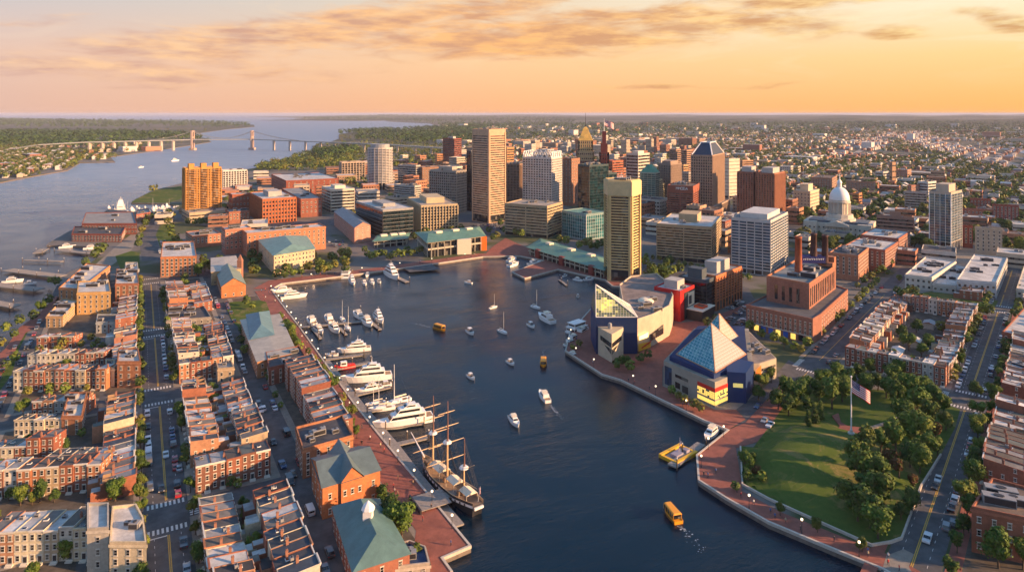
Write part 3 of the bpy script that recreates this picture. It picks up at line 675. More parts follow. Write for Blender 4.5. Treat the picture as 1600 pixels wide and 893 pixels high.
 ('red brick school at the upper right street', 1516, 1548, 1556, 332, 312, 60, dict(style='wins', col=(.32, .09, .06), n=3, mat='brick', roof='w')),
 ('dark red brick apartment block at the right edge', 1551, 1592, 1606, 350, 322, 60, dict(style='wins', col=(.26, .08, .06), n=5, mat='brick', roof='w')),
 ('tan stone corner office beside the right avenue', 1524, 1566, 1574, 402, 358, 62, dict(style='wins', col=(.45, .36, .27), n=6, roof='w', units=8)),
 ('maroon brick block between glass tower and tan corner office', 1499, 1520, 1528, 388, 354, 58, dict(style='wins', col=(.25, .07, .05), n=5, mat='brick', roof='w')),
 ('brick walk-up with white roof on the street past the power plant', 1320, 1383, 1403, 426, 392, 58, dict(style='wins', col=(.3, .12, .08), n=5, mat='brick', roof='w', units=6)),
 ('low brick laboratory with crowded roof behind the twin black chimneys', 1296, 1341, 1357, 440, 401, 58, dict(style='wins', col=(.38, .18, .11), n=5, mat='brick', roof='d', units=9)),
 ('red brick block at the head of the power plant street', 1345, 1404, 1422, 402, 374, 58, dict(style='wins', col=(.32, .12, .08), n=4, mat='brick', roof='w', units=6)),
 ('long orange brick harbour warehouse with pilasters', 348, 386, 509, 402, 366, 11, dict(style='wins', col=(.42, .18, .1), n=4, mat='brick', roof='w', units=8, pier=4, maxl=20)),
 ('rose brick block left of the long harbour warehouse', 346, 352, 392, 398, 360, 14, dict(style='wins', col=(.36, .17, .12), n=4, mat='brick', roof='w')),
 ('small brick annex in the car park by the apartment tower', 290, 300, 345, 388, 370, 14, dict(style='wins', col=(.36, .16, .1), n=2, mat='brick', roof='g', units=6)),
 ('low brown block with grey roof behind orange warehouse', 352, 358, 390, 350, 332, 12, dict(style='wins', col=(.28, .12, .08), n=2, mat='brick', roof='g')),
 ('red brick shed with sawtooth left part near the factory', 440, 470, 503, 340, 312, 20, dict(style='wins', col=(.26, .1, .07), n=3, mat='brick', roof='g')),
 ('tan brick tower of a far church right of the dome', 1390, 1394, 1400, 286, 254, 40, dict(style='ribbon', col=(.4, .24, .15), n=3, bandh=.2, roof='b')),
 ('far brick school behind the tan church tower', 1400, 1418, 1424, 282, 266, 56, dict(style='wins', col=(.38, .2, .14), n=3, mat='brick', roof='w')),
 ('white two-storey centre left of the tan church tower', 1368, 1380, 1390, 282, 269, 56, dict(style='ribbon', col=(.55, .52, .5), n=2, roof='w')),
]
for (label, xl, xc, xr, yb, yt, ang, kw) in B:
    kw = dict(kw); crown = kw.pop('crown', None); kw.pop('bld_base', None)
    if kw.get('wins') == 's': kw['wins'] = WIN
    if kw['style'] == 'wins' and yb < 400: kw['wins'] = WINDY
    nm = 'tower' if yb - yt > 55 else ('brick_building' if kw.get('mat') == 'brick' else 'office_building')
    if kw['style'] == 'curve':
        C = Vector(gp(xc, yb - 8)); rr = 20 / F * C.y
        a0 = [(C.x + math.cos(t / 20 * 2 * math.pi) * rr, C.y + rr + math.sin(t / 20 * 2 * math.pi) * rr * .8) for t in range(20)]
        r = block('tower', label, 'tower', a0, hz(yt, C.y), 'ribbon', (.55, .5, .46), n=21, bandh=.55, roof='g', gcol=(.1, .13, .17), glass='glassb', base=12, group=GR)
        g = G(); g.prism([(x * .75, y * .75) for x, y in [(p[0] - r.location.x, p[1] - r.location.y) for p in a0]], hz(yt, C.y), hz(yt, C.y) + 6, 0); link('penthouse', g.mesh('penthouse', [M['metalroof']]), r, color=(.35, .36, .38)); continue
    r, pl, d = bld(label, xl, xc, xr, yb, yt, ang, nm, 'tower' if nm == 'tower' else 'building', GR if nm == 'tower' else LR, **kw)
    loc = [(p[0] - r.location.x, p[1] - r.location.y) for p in pl]; H = hz(yt, d); cc = centroid(loc)
    if crown == 'zig':
        g = G()
        for i in range(4):
            a, b = Vector(loc[i]), Vector(loc[(i + 1) % 4]); m = (b - a).length; k = max(2, round(m / 6))
            for j in range(k):
                p = a + (b - a) * (j / k); q = a + (b - a) * ((j + 1) / k); t_ = (p + q) / 2
                g.tube((p.x, p.y, H), (t_.x, t_.y, H + 7), .45); g.tube((t_.x, t_.y, H + 7), (q.x, q.y, H), .45)
                if j: g.tube((p.x - (b - a).x / k / 2, p.y - (b - a).y / k / 2, H + 7), (t_.x, t_.y, H + 7), .35)
        link('truss_crown', g.mesh('truss_crown', [M['white']]), r)
    if crown == 'blue':
        top = hz(223, d + 12); g = G(); inn = [(cc[0] + (p[0] - cc[0]) * .96, cc[1] + (p[1] - cc[1]) * .96) for p in loc]; up = [(cc[0] + (p[0] - cc[0]) * .42, cc[1] + (p[1] - cc[1]) * .42) for p in loc]
        g.add([(p[0], p[1], H + .3) for p in inn] + [(p[0], p[1], top) for p in up], [(0, 1, 5, 4), (1, 2, 6, 5), (2, 3, 7, 6), (3, 0, 4, 7), (4, 5, 6, 7)])
        link('pyramid_roof', g.mesh('pyramid_roof', [M['metalroof']]), r, color=(.035, .05, .09))
        g = G()
        for i in range(4): g.tube((*inn[i], H + .3), (*up[i], top), .7); g.tube((*up[i], top), (*up[(i + 1) % 4], top), .7)
        link('roof_rib', g.mesh('roof_rib', [M['white']]), r)
        lo = offset(pl, 5); block('', '', '', lo, hz(322, d), 'grid', (.4, .3, .24), n=4, pier=4, pw=1, pd=.6, parent=r, roof='t', units=3)
    if crown == 'sign':
        a, b = Vector(loc[3]), Vector(loc[0]); dd = (b - a).normalized(); nn = Vector((dd.y, -dd.x)); g = G(); m = (b - a).length
        p0 = a + (b - a) * .34 + nn * .3; zt = H - 1.0
        for i, ch in enumerate('MMOGA'):    # blocky white letters about 2.6 m high
            o = p0 + dd * (i * 2.6)
            segs = {'M': [((0, 0), (0, 2.6)), ((0, 2.6), (1, 1.2)), ((1, 1.2), (2, 2.6)), ((2, 2.6), (2, 0))], 'O': [((0, 0), (0, 2.6)), ((0, 2.6), (2, 2.6)), ((2, 2.6), (2, 0)), ((2, 0), (0, 0))],
                    'G': [((2, 2.6), (0, 2.6)), ((0, 2.6), (0, 0)), ((0, 0), (2, 0)), ((2, 0), (2, 1.3)), ((2, 1.3), (1, 1.3))], 'A': [((0, 0), (1, 2.6)), ((1, 2.6), (2, 0)), ((.4, 1), (1.6, 1))]}[ch]
            for (s1, s2) in segs:
                A = o + dd * s1[0]; Bq = o + dd * s2[0]; g.tube((A.x, A.y, zt - 2.6 + s1[1]), (Bq.x, Bq.y, zt - 2.6 + s2[1]), .24, n=4)
        link('sign_lettering', g.mesh('sign_lettering', [M['white']]), r)

# golden stepped spire tower
def steps(name, label, px, ybase, levels, col, mat='conc', top=None, hidden_base=310):
    x, y = gp(px, ybase); root = thing(name, label, 'tower', (x, y, 0), 0, GR); occupy([(x - 14, y - 14), (x + 14, y - 14), (x + 14, y + 14), (x - 14, y + 14)])
    z = 0
    for i, (w, yt, cl, win) in enumerate(levels):
        z1 = hz(yt, y); h = w / F * y / 2; a = R(38)
        p = [(math.cos(a + k * math.pi / 2) * h * 1.05, math.sin(a + k * math.pi / 2) * h * 1.05) for k in range(4)]
        g = G(); g.prism(p, z, z1, 0); link('tier', g.mesh('tier', [M[mat]]), root, color=cl)
        if win:
            n = max(1, int((z1 - z) / 4.2))
            for k in range(n):
                zz = z + (z1 - z) * (k + .3) / n; g = G(); g.prism(offset(p, .05), zz, zz + 1.6, 0, bottom=True); link('window_band', g.mesh('window_band', [M['glass']]), root)
            g = G()
            for q in range(4):
                A, Bq = Vector(p[q]), Vector(p[(q + 1) % 4]); kk = max(2, int((Bq - A).length / 2.6))
                for j in range(kk + 1): P0 = A + (Bq - A) * (j / kk); g.box(P0.x - .5, P0.y - .5, z, P0.x + .5, P0.y + .5, z1, 0)
            link('facade_frame', g.mesh('facade_frame', [M[mat]]), root, color=cl)
        z = z1
    return root, x, y, z
GOLD = (.8, .5, .12)
rt, x, y, z = steps('tower', 'stone tower with stepped gilded peaked roof and thin mast', 915, 312, [(46, 250, (.3, .17, .12), 1), (34, 236, (.52, .38, .22), 1), (29, 219, (.56, .4, .2), 1)], GOLD)
g = G(); h = 30 / F * y / 2; a = R(38)
zz = [z, hz(213, y), hz(206, y), hz(201, y), hz(198, y)]; rr = [1.05, .8, .5, .36, .12]
g.loft([[(math.cos(a + k * math.pi / 2) * h * rr[i], math.sin(a + k * math.pi / 2) * h * rr[i], zz[i]) for k in range(4)] for i in range(5)], 0)
link('peaked_roof', g.mesh('peaked_roof', [M['metalroof']]), rt, color=GOLD)
g = G(); g.tube((0, 0, hz(199, y)), (0, 0, hz(176, y)), .5, .15); link('mast', g.mesh('mast', [M['dark']]), rt)
rt, x, y, z = steps('tower', 'dark red stepped skyscraper topped by slim spire and small flag', 944, 315, [(26, 262, (.16, .04, .035), 1), (19, 238, (.16, .04, .035), 1), (14, 224, (.16, .035, .03), 0), (8, 205, (.16, .03, .03), 0)], RED)
g = G(); g.tube((0, 0, z), (0, 0, hz(185, y)), .5, .2); link('flagpole', g.mesh('flagpole', [M['white']]), rt)
# ------------------------------------------------------------ roofs, flags, domes
def rel(poly, root): return [(p[0] - root.location.x, p[1] - root.location.y) for p in poly]
def pitched(root, poly, z, h, hip=0.0, col=(.2, .22, .25), name='roof', over=.4, mat='metalroof', gcol=None, gmat='brick', along=None):
    """Gable or hip roof on a four-corner plan in the root's own frame; the ridge follows the longer side."""
    if area(poly) < 0: poly = poly[::-1]
    p = [Vector(q) for q in poly]; l01 = (p[1] - p[0]).length; l12 = (p[2] - p[1]).length
    if (l01 < l12) if along is None else along == 1: p = p[1:] + p[:1]
    pw = p; p = [Vector(q) for q in offset([tuple(q) for q in p], over)]
    ma = (p[1] + p[2]) / 2; mb = (p[3] + p[0]) / 2; d = ma - mb; ra = ma - d * hip; rb = mb + d * hip
    g = G(); v = [(*p[0], z), (*p[1], z), (*p[2], z), (*p[3], z), (*ra, z + h), (*rb, z + h)]
    g.add(v, [(0, 1, 4, 5), (2, 3, 5, 4)] + ([(1, 2, 4), (3, 0, 5)] if hip > .01 else []) + [(3, 2, 1, 0)])
    rf = link(name, g.mesh(name, [M[mat]]), root, color=col)
    if hip <= .01:
        wa = (pw[1] + pw[2]) / 2; wb = (pw[3] + pw[0]) / 2; g = G(); k = h * .95
        g.add([(*pw[1], z), (*pw[2], z), (*wa, z + k)], [(0, 1, 2)]); g.add([(*pw[3], z), (*pw[0], z), (*wb, z + k)], [(0, 1, 2)])
        link('gable', g.mesh('gable', [M[gmat]]), root, color=gcol or (.4, .17, .09))
    return rf
def flagmesh(L, Hh, droop=.45):
    """Striped flag with a starred blue canton, modelled as a waving sheet."""
    g = G(); nx, ny = 26, 13
    def pt(u, v, off=0.0):
        x = u * L * .86; y = math.sin(u * 7) * .10 * L * u + off; z = -v * Hh - droop * L * u * (1 - .15 * u) - .05 * L * math.sin(u * 6 + 1) * u
        return (x, y, z)
    for j in range(ny):
        for i in range(nx):
            blue = i < nx * .4 and j < 7
            g.add([pt(i / nx, (j + 1) / ny), pt((i + 1) / nx, (j + 1) / ny), pt((i + 1) / nx, j / ny), pt(i / nx, j / ny)], [(0, 1, 2, 3)], 2 if blue else (0 if j % 2 == 0 else 1))
    for r_ in range(9):
        for c_ in range(6 if r_ % 2 == 0 else 5):
            u = .4 * (c_ + (.5 if r_ % 2 == 0 else 1)) / 6; v = 7 / 13 * (r_ + .6) / 9.4
            for off in (-.015, .015):
                o = Vector(pt(u, v, off)); s_ = Hh * .024; vs = []
                for k in range(10):
                    a = math.pi / 2 + k * math.pi / 5; q = s_ if k % 2 == 0 else s_ * .45; vs.append((o.x + math.cos(a) * q, o.y, o.z + math.sin(a) * q))
                vs.append(tuple(o)); g.add(vs, [(10, k, (k + 1) % 10) for k in range(10)], 1)
    return g.mesh('flag', [M['fred'], M['fwhite'], M['fblue']])
M['fred'] = pmat('flag_red', (.5, .004, .015), rough=.8); M['fwhite'] = pmat('flag_white', (.8, .78, .78), rough=.8); M['fblue'] = pmat('flag_blue', (.008, .015, .12), rough=.8)
sp = [o for o in COL.objects if o.get('label', '').startswith('dark red stepped')][0]
f = link('flag', flagmesh(16, 8), sp, (0, 0, hz(186, gp(0, 315)[1])), R(8))

# five-sided golden tower
C = Vector(gp(975, 440)); rad = 13.2; a0 = R(-90 - 36 + 72 * 0 - 16)
pent = [(C.x + rad * math.cos(a0 + R(72) * k), C.y + rad + rad * math.sin(a0 + R(72) * k) - 3) for k in range(5)]
r = block('tower', 'five-sided golden concrete tower at the water edge with solid crown band', 'tower', pent, hz(285, C.y), 'ribbon', (.66, .48, .22), n=26, base=9, top=10, bandh=.5, pier=100, pw=3.2, pd=1.1, roof='t', units=6, group=GR, parapet=1.6)
g = G(); g.prism(offset(rel(pent, r), 1.15), hz(285, C.y) - 9.5, hz(285, C.y) + .4, 0); g.prism(offset(rel(pent, r), .75), hz(285, C.y) + .41, hz(285, C.y) + 1.1, 0)
link('crown_band', g.mesh('crown_band', [M['conc']]), r, color=(.68, .52, .28))
g = G()
for k in range(14): q = rnd.uniform(0, 6.28); s_ = rnd.uniform(0, 8); g.tube((s_ * math.cos(q), s_ * math.sin(q), hz(285, C.y) + 1), (s_ * math.cos(q), s_ * math.sin(q), hz(285, C.y) + rnd.uniform(3, 6)), .12)
link('antenna', g.mesh('antenna', [M['white']]), r)

# stepped teal tower with green pyramid roof
C = Vector(gp(1021, 330)); d = C.y; w = 42 / F * d
x0 = (1000 - 800) / F * d
def sq(xa, xb, ya, yb_): return [(xa, ya), (xb, ya), (xb, yb_), (xa, yb_)]
pA = foot(1000, 1024, 1031, 330, 60)
r = block('tower', 'stepped teal glass tower with green pyramid roof and golden ledges', 'tower', pA, hz(270, pA[0][1]), 'glass', (.4, .42, .34), n=16, bandh=.72, glass='glassb', gcol=(.03, .12, .12), pier=5, pw=.4, pd=.15, roof='gr', units=0, group=GR, parapet=.2)
for i, (xa, xb, yt) in enumerate([(1028, 1035, 281), (1031, 1039, 288), (1034, 1043, 296)]):
    q = foot(xa - 4, xa + 3, xb, 328 - i, 60); block('', '', '', q, hz(yt, q[0][1]), 'ribbon', (.55, .46, .3), n=max(3, int((330 - yt) / 3.6)), bandh=.5, parent=r, roof='t', units=0)
cc = rel(pA, r); H = hz(270, pA[0][1]); c0 = centroid(cc); e = offset(cc, -.2); up = [(c0[0] + (p[0] - c0[0]) * .25, c0[1] + (p[1] - c0[1]) * .25) for p in e]
g = G(); g.add([(p[0], p[1], H + .3) for p in e] + [(p[0], p[1], hz(258, d)) for p in up], [(0, 1, 5, 4), (1, 2, 6, 5), (2, 3, 7, 6), (3, 0, 4, 7), (4, 5, 6, 7)])
link('pyramid_roof', g.mesh('pyramid_roof', [M['metalroof']]), r, color=(.08, .3, .2))

# domed stone city hall
x, y = gp(1326, 372); a = R(56)
root = thing('domed_building', 'pale stone civic building with columned front and large white dome', 'building', (x, y + 18, 0), a - R(90), None)
def part(name, g, m, col=None, par=root, smooth=False): return link(name, g.mesh(name, [M[m]], smooth), par, color=col)
STONE = (.6, .54, .46)
k = y / F
def q(g, cx, cy, w, dd, z0, z1): g.box(cx - w / 2, cy - dd / 2, z0, cx + w / 2, cy + dd / 2, z1)
g = G(); q(g, 0, 0, 50 * k * 1.25, 30, 0, 13); q(g, -24, 0, 12, 36, 0, 14); q(g, 24, 0, 12, 36, 0, 14); part('wall', g, 'conc', STONE)
for z in (4, 8.6):
    for i in range(15):
        xx = -28 + 4 * i
        yy = -18.1 if abs(xx) > 18 else -15.1
        if -9 < xx < 9: continue
        link('window', WINDY, root, (xx, yy, z))
for z in (4, 8.6):
    for i in range(8): link('window', WINDY, root, (30.1, -15 + 4.2 * i, z), R(90))
for i in range(8): g = G(); g.tube((-8.5 + 2.4 * i, -18, 3.2), (-8.5 + 2.4 * i, -18, 10.5), .55, .45, 8); part('column', g, 'conc', STONE)
g = G(); q(g, 0, -17, 21, 4.5, 0, 3.2); part('portico_steps', g, 'conc', STONE)
g = G(); q(g, 0, -17, 21, 4.5, 10.5, 12.5); g.add([(-10.5, -19.3, 12.5), (10.5, -19.3, 12.5), (0, -19.3, 16), (-10.5, -12, 12.5), (10.5, -12, 12.5), (0, -12, 16)], [(0, 1, 2), (4, 3, 5), (1, 4, 5, 2), (3, 0, 2, 5)]); part('pediment', g, 'conc', STONE)
g = G(); q(g, -16, 0, 20, 26, 13, 15); q(g, 16, 0, 20, 26, 13, 15); part('roof', g, 'metalroof', (.1, .12, .15))
g = G(); g.lathe(0, 0, [(15, 13), (14.5, 17), (12.5, 17.1), (12.2, 21)], 12); part('drum_base', g, 'conc', STONE)
g = G(); g.lathe(0, 0, [(8.2, 21), (8.2, 32), (10, 32.2), (10, 33.6), (9.2, 33.7), (9.2, 35)], 24); part('drum', g, 'conc', STONE)
for i in range(16): g = G(); aa = i * math.pi / 8; g.tube((9.6 * math.cos(aa), 9.6 * math.sin(aa), 21), (9.6 * math.cos(aa), 9.6 * math.sin(aa), 32), .55, .5, 7); part('column', g, 'conc', STONE)
g = G(); g.lathe(0, 0, [(9.3 * math.cos(t * math.pi / 2 / 9) , 35 + 12.5 * math.sin(t * math.pi / 2 / 9)) for t in range(9)], 28); part('dome', g, 'white', None, smooth=True)
g = G(); g.lathe(0, 0, [(2.2, 46.5), (2.0, 51), (2.6, 51.2), (1.6, 53.5), (.5, 55), (.2, 60)], 12); part('lantern', g, 'white')
occupy([(x - 34, y - 10), (x + 34, y - 10), (x + 34, y + 45), (x - 34, y + 45)])

# ------------------------------------------------------------ waterfront landmarks
def polyb(name, label, cat, pts, yt=None, z1=None, **kw):
    poly = P(*pts); d = poly[0][1]
    return block(name, label, cat, poly, z1 if z1 else hz(yt, d), **kw)
# aquarium
NAVY = (.006, .03, .12)
xa, ya = gp(931, 553); xb = (996 - 800) / F * ya
root = thing('aquarium', 'navy blue aquarium hall with sloping golden glass pyramid and tan concrete prow', 'building', ((xa + xb) / 2, ya, 0)); ox, oy = root.location.x, root.location.y
hw = (xb - xa) / 2; zb = hz(495, ya); za = hz(445, ya)
g = G(); g.box(-hw, 0, 0, hw, 22, zb); link('navy_hall', g.mesh('navy_hall', [M['tint']]), root, color=NAVY)
g = G()
for i in range(26): g.box(-hw - .05, -.06, zb * i / 26 + .25, hw + .05, -.002, zb * i / 26 + .33)
link('wall_joint', g.mesh('wall_joint', [M['dark']]), root)
M['gglass'] = pmat('green_gold_glass', (.15, .2, .1), rough=.15, spec=.8); M['gglass2'] = pmat('deep_green_glass', (.08, .14, .11), rough=.1, spec=.9)
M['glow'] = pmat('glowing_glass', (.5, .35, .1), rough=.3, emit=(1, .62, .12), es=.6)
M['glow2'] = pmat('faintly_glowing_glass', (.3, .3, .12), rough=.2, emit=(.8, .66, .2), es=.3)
g = G(); nx, ny = 16, 12; ap = Vector((-hw, 1, za)); bl = Vector((-hw, 0.1, zb)); br = Vector((hw, .1, zb)); back = Vector((hw, 21, zb)); bb = Vector((-hw, 21, zb))
def tripanel(g, A, Bq, Cq, n, choose):     # Bq-Cq base, A apex
    for j in range(n):
        for i in range(n - j):
            def pt(i_, j_): return Bq + (Cq - Bq) * (i_ / n) + (A - Bq) * (j_ / n)
            p0, p1, p2, p3 = pt(i, j), pt(i + 1, j), pt(i + 1, j + 1), pt(i, j + 1)
            m = choose(i / n, j / n)
            if i + j < n - 1: g.add([p0, p1, p2, p3], [(0, 1, 2, 3)], m)
            else: g.add([p0, p1, p3], [(0, 1, 2)], m)
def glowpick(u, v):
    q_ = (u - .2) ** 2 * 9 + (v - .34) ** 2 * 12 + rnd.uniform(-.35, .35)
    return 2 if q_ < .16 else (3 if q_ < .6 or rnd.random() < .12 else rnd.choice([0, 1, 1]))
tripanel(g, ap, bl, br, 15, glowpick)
tripanel(g, ap, br, back, 12, lambda u, v: rnd.choice([0, 1, 3])); tripanel(g, ap, back, bb, 10, lambda u, v: 1); tripanel(g, ap, bb, bl, 10, lambda u, v: rnd.choice([0, 1]))
pyr = link('glass_pyramid', g.mesh('glass_pyramid', [M['gglass'], M['gglass2'], M['glow'], M['glow2']]), root)
g = G()
def grid_tubes(g, A, Bq, Cq, n, r, m=0, off=Vector((0, 0, 0))):
    for i in range(1, n):
        p = Bq + (Cq - Bq) * (i / n) + off; g.tube(p, p + (A - Bq) * (1 - i / n), r, n=4, m=m)
        p = Bq + (A - Bq) * (i / n) + off; g.tube(p, p + (Cq - Bq) * (1 - i / n), r, n=4, m=m)
grid_tubes(g, ap, bl, br, 15, .06); grid_tubes(g, ap, br, back, 12, .06)
for e0, e1 in ((ap, br), (ap, bl), (bl, br), (ap, back), (br, back)): g.tube(e0, e1, .28, n=5)
link('mullion', g.mesh('mullion', [M['white']]), pyr)
# tan prow in front
pw_ = [gp(935, 554.5), gp(956, 567), gp(974, 555)]; loc = rel(pw_, root); zp = hz(511, gp(0, 554.5)[1])
g = G(); pp = [loc[0], loc[1], loc[2], (loc[2][0], -.1), (loc[0][0], -.1)]; g.prism(pp, 0, zp, 0); prow = link('concrete_prow', g.mesh('concrete_prow', [M['conc']]), root, color=(.52, .44, .32))
for (A, Bq) in ((loc[0], loc[1]), (loc[1], loc[2])):
    A = Vector(A); Bq = Vector(Bq); dd = (Bq - A); nn = Vector((dd.y, -dd.x)).normalized()
    g = G(); left = A == Vector(loc[0])
    u0, u1 = (.16, .98) if left else (.02, .84)
    p0 = A + dd * u0 + nn * .05; p1 = A + dd * u1 + nn * .05
    g.add([(*p0, zp * .60), (*p1, zp * .52), (*p1, zp * .68), (*p0, zp * .76)] if left else [(*p0, zp * .52), (*p1, zp * .60), (*p1, zp * .76), (*p0, zp * .68)], [(0, 1, 2, 3)])
    s0, s1, s2 = (.45, .98, .98) if left else (.02, .02, .55)
    t0, t1, t2 = A + dd * s0 + nn * .06, A + dd * s1 + nn * .06, A + dd * s2 + nn * .06
    g.add([(*t0, zp * (.5 if left else .42)), (*t1, zp * (.28 if left else .28)), (*t2, zp * (.47 if left else .5))] if left else [(*t0, zp * .28), (*t2, zp * .5), (*t1, zp * .47)], [(0, 1, 2)])
    link('slot_window', g.mesh('slot_window', [M['glass']]), prow)
g = G(); c_ = centroid(pp); g.lathe(c_[0] - .5, c_[1], [(1, zp), (1, zp + 2.2), (.6, zp + 2.8)], 10); link('vent_cowl', g.mesh('vent_cowl', [M['unit']]), prow)
# curved hall behind
hall = [(996, 549), (1012, 543), (1020, 540), (1034, 532), (1046, 524), (1052, 505), (1040, 478), (1026, 466), (985, 471), (968, 486), (975, 530)]
hp = P(*[(x_, y_) for x_, y_ in hall]); hp = rel(hp, root); zh = 15.5
g = G(); g.prism(hp, 0, zh, 0, 1); link('curved_hall', g.mesh('curved_hall', [M['conc'], M['roof']]), root, color=(.5, .42, .32))
g = G(); n_ = len(hp); inn = offset(hp, -.5)
for i in range(n_): g.prism([hp[i] if area(hp) > 0 else hp[::-1][i], (hp if area(hp) > 0 else hp[::-1])[(i + 1) % n_], inn[(i + 1) % n_], inn[i]], zh + .002, zh + 1.0, 0)
link('parapet', g.mesh('parapet', [M['conc']]), root, color=(.52, .44, .34))
g = G(); g.prism(inn, zh + .01, zh + .12, 0); rf = link('roof', g.mesh('roof', [M['roof']]), root, color=(.26, .21, .19))
for (px, py, um) in ((1010, 478, 2), (1000, 483, 1), (1026, 486, 2), (1018, 470, 2)):
    p = gp(px, py, zh); u = link('rooftop_unit', UNIT[um], rf, (p[0] - ox, p[1] - oy, zh + .12), .4); u.scale = (1.6, 1.4, 1.2)
p = gp(1009, 471, zh); g = G(); g.lathe(p[0] - ox, p[1] - oy, [(4.5, zh), (4.2, zh + 1), (3, zh + 1.8), (1.2, zh + 2.2)], 14); link('shell_roof', g.mesh('shell_roof', [M['canvas']]), rf)
g = G(); A, Bq = Vector(rel([gp(1017, 542)], root)[0]), Vector(rel([gp(1036, 531)], root)[0]); nn = Vector((.45, -.89)) * .4
g.add([(*(A + nn), 3.5), (*(Bq + nn), 3.5), (*(Bq + nn), 8.5), (*(A + nn), 6.8)], [(0, 1, 2, 3)]); link('wide_window', g.mesh('wide_window', [M['glass']]), root)
A, Bq = Vector(rel([gp(997, 550)], root)[0]), Vector(rel([gp(1016, 543)], root)[0]); nn = Vector((.3, -.95))
g = G(); g.add([(*(A + nn * .5), .5), (*(Bq + nn * .5), .5), (*(Bq + nn * .5), 3.4), (*(A + nn * .5), 4.4)], [(0, 1, 2, 3)], 0)
for i in range(3): w0 = A + (Bq - A) * (.25 + .25 * i) + nn * .55; w1 = w0 + (Bq - A) * .3; g.add([(*w0, 1.2 + i * .5), (*w1, 2.2 + i * .5), (*w1, 2.9 + i * .5), (*w0, 2.1 + i * .5)], [(0, 1, 2, 3)], 1)
M['yel'] = pmat('yellow_paint', (.75, .42, .03), rough=.5); M['redp'] = pmat('red_paint', (.6, .03, .02), rough=.45); M['bluep'] = pmat('blue_paint', (.02, .1, .45), rough=.5); M['oran'] = pmat('orange_paint', (.75, .16, .02), rough=.5)
link('painted_mural', g.mesh('painted_mural', [M['yel'], M['redp']]), root)
g = G(); w0, w1 = A + nn * .4 + (Bq - A) * .05, A + nn * .4 + (Bq - A) * .8; g.add([(*w0, 6), (*w1, 6), (*w1, 8.6), (*w0, 8)], [(0, 1, 2, 3)]); link('lit_window', g.mesh('lit_window', [M['lit']]), root)
occupy([(p[0] + ox, p[1] + oy) for p in hp]); occupy([(xa, ya), (xb, ya), (xb, ya + 20), (xa, ya + 20)])

# marine pavilion with twin glass pyramids
fp = P((1037, 600), (1117, 637), (1137, 628), (1165, 630), (1177, 611), (1187, 600), (1213, 591), (1170, 545), (1085, 545))
root = thing('glass_pyramid_pavilion', 'low navy and tan building under two glass pyramids, beside the brick promenade', 'building', (*gp(1117, 600), 0)); ox, oy = root.location.x, root.location.y
lp = rel(fp, root); zt = 10.5
main_ = [lp[0], lp[1], lp[2], lp[3], lp[4], lp[7], lp[8]]
g = G(); g.prism(main_, 0, zt, 0, 1); link('wall', g.mesh('wall', [M['conc'], M['roof']]), root, color=(.34, .31, .26))
inn = offset(main_, -2.2); g = G(); g.prism(inn, zt, zt + 2, 0, 1); core = link('navy_core', g.mesh('navy_core', [M['tint'], M['roof']]), root, color=NAVY)
g = G(); bpl = [lp[2], lp[3], lp[4], (lp[4][0] - 6, lp[4][1] + 4), (lp[2][0] + 2, lp[2][1] + 8)]; g.prism(offset(bpl, .15), 0, zt + 2.2, 0); link('navy_bay', g.mesh('navy_bay', [M['tint']]), root, color=NAVY)
wing = [lp[5], lp[6], lp[7], (lp[8][0] + 14, lp[8][1] - 3), (lp[4][0] - 8, lp[4][1] + 6)]
g = G(); g.prism(wing, 0, 9.2, 0); link('wing', g.mesh('wing', [M['conc']]), root, color=(.46, .39, .3))
g = G(); g.prism(offset(wing, -.5), 9.202, 9.35, 0); wr = link('roof', g.mesh('roof', [M['roof']]), root, color=(.25, .21, .19))
for (px, py) in ((1172, 552), (1185, 548), (1197, 552), (1180, 541)):
    p = gp(px, py, 9.3); u = link('rooftop_unit', UNIT[2], wr, (p[0] - ox, p[1] - oy, 9.35), .6)
def facewin(A, Bq, u0, u1, z0, z1, name, mats, par, off=.06, cells=None):
    A = Vector(A); Bq = Vector(Bq); dd = Bq - A; nn = Vector((dd.y, -dd.x)).normalized() * off; g = G()
    if not cells: p0, p1 = A + dd * u0 + nn, A + dd * u1 + nn; g.add([(*p0, z0), (*p1, z0), (*p1, z1), (*p0, z1)], [(0, 1, 2, 3)])
    else:
        nx, nz, pick = cells
        for i in range(nx):
            for j in range(nz):
                a0 = u0 + (u1 - u0) * i / nx; a1 = u0 + (u1 - u0) * (i + .86) / nx; c0 = z0 + (z1 - z0) * j / nz; c1 = z0 + (z1 - z0) * (j + .84) / nz
                p0, p1 = A + dd * a0 + nn, A + dd * a1 + nn; g.add([(*p0, c0), (*p1, c0), (*p1, c1), (*p0, c1)], [(0, 1, 2, 3)], pick(i, j))
    return link(name, g.mesh(name, mats), par)
facewin(lp[0], lp[1], .02, .17, 0.5, 8.6, 'tall_window', [M['glassb']], root).color = (.03, .07, .14, 1)
facewin(lp[0], lp[1], .24, .5, 5.6, 6.9, 'window', [M['glass']], root); facewin(lp[0], lp[1], .24, .34, 1, 3.6, 'window', [M['glass']], root); facewin(lp[0], lp[1], .38, .5, 0.4, 3.4, 'window', [M['glass']], root)
pick = lambda i, j: 0 if rnd.random() < .8 else 1
for (A, Bq, u0, u1) in ((lp[0], lp[1], .68, 1.0), (lp[1], lp[2], 0.0, .98)):
    facewin(A, Bq, u0, u1, 1.0, 2.6, 'lit_entrance', [M['glow']], root, .1); facewin(A, Bq, u0, u1, 3.4, 6.3, 'lit_window', [M['glow'], M['gglass2']], root, .12, (10, 4, pick))
    facewin(A, Bq, u0, u1, 6.4, 8.0, 'red_banner', [M['redp']], root, .13)
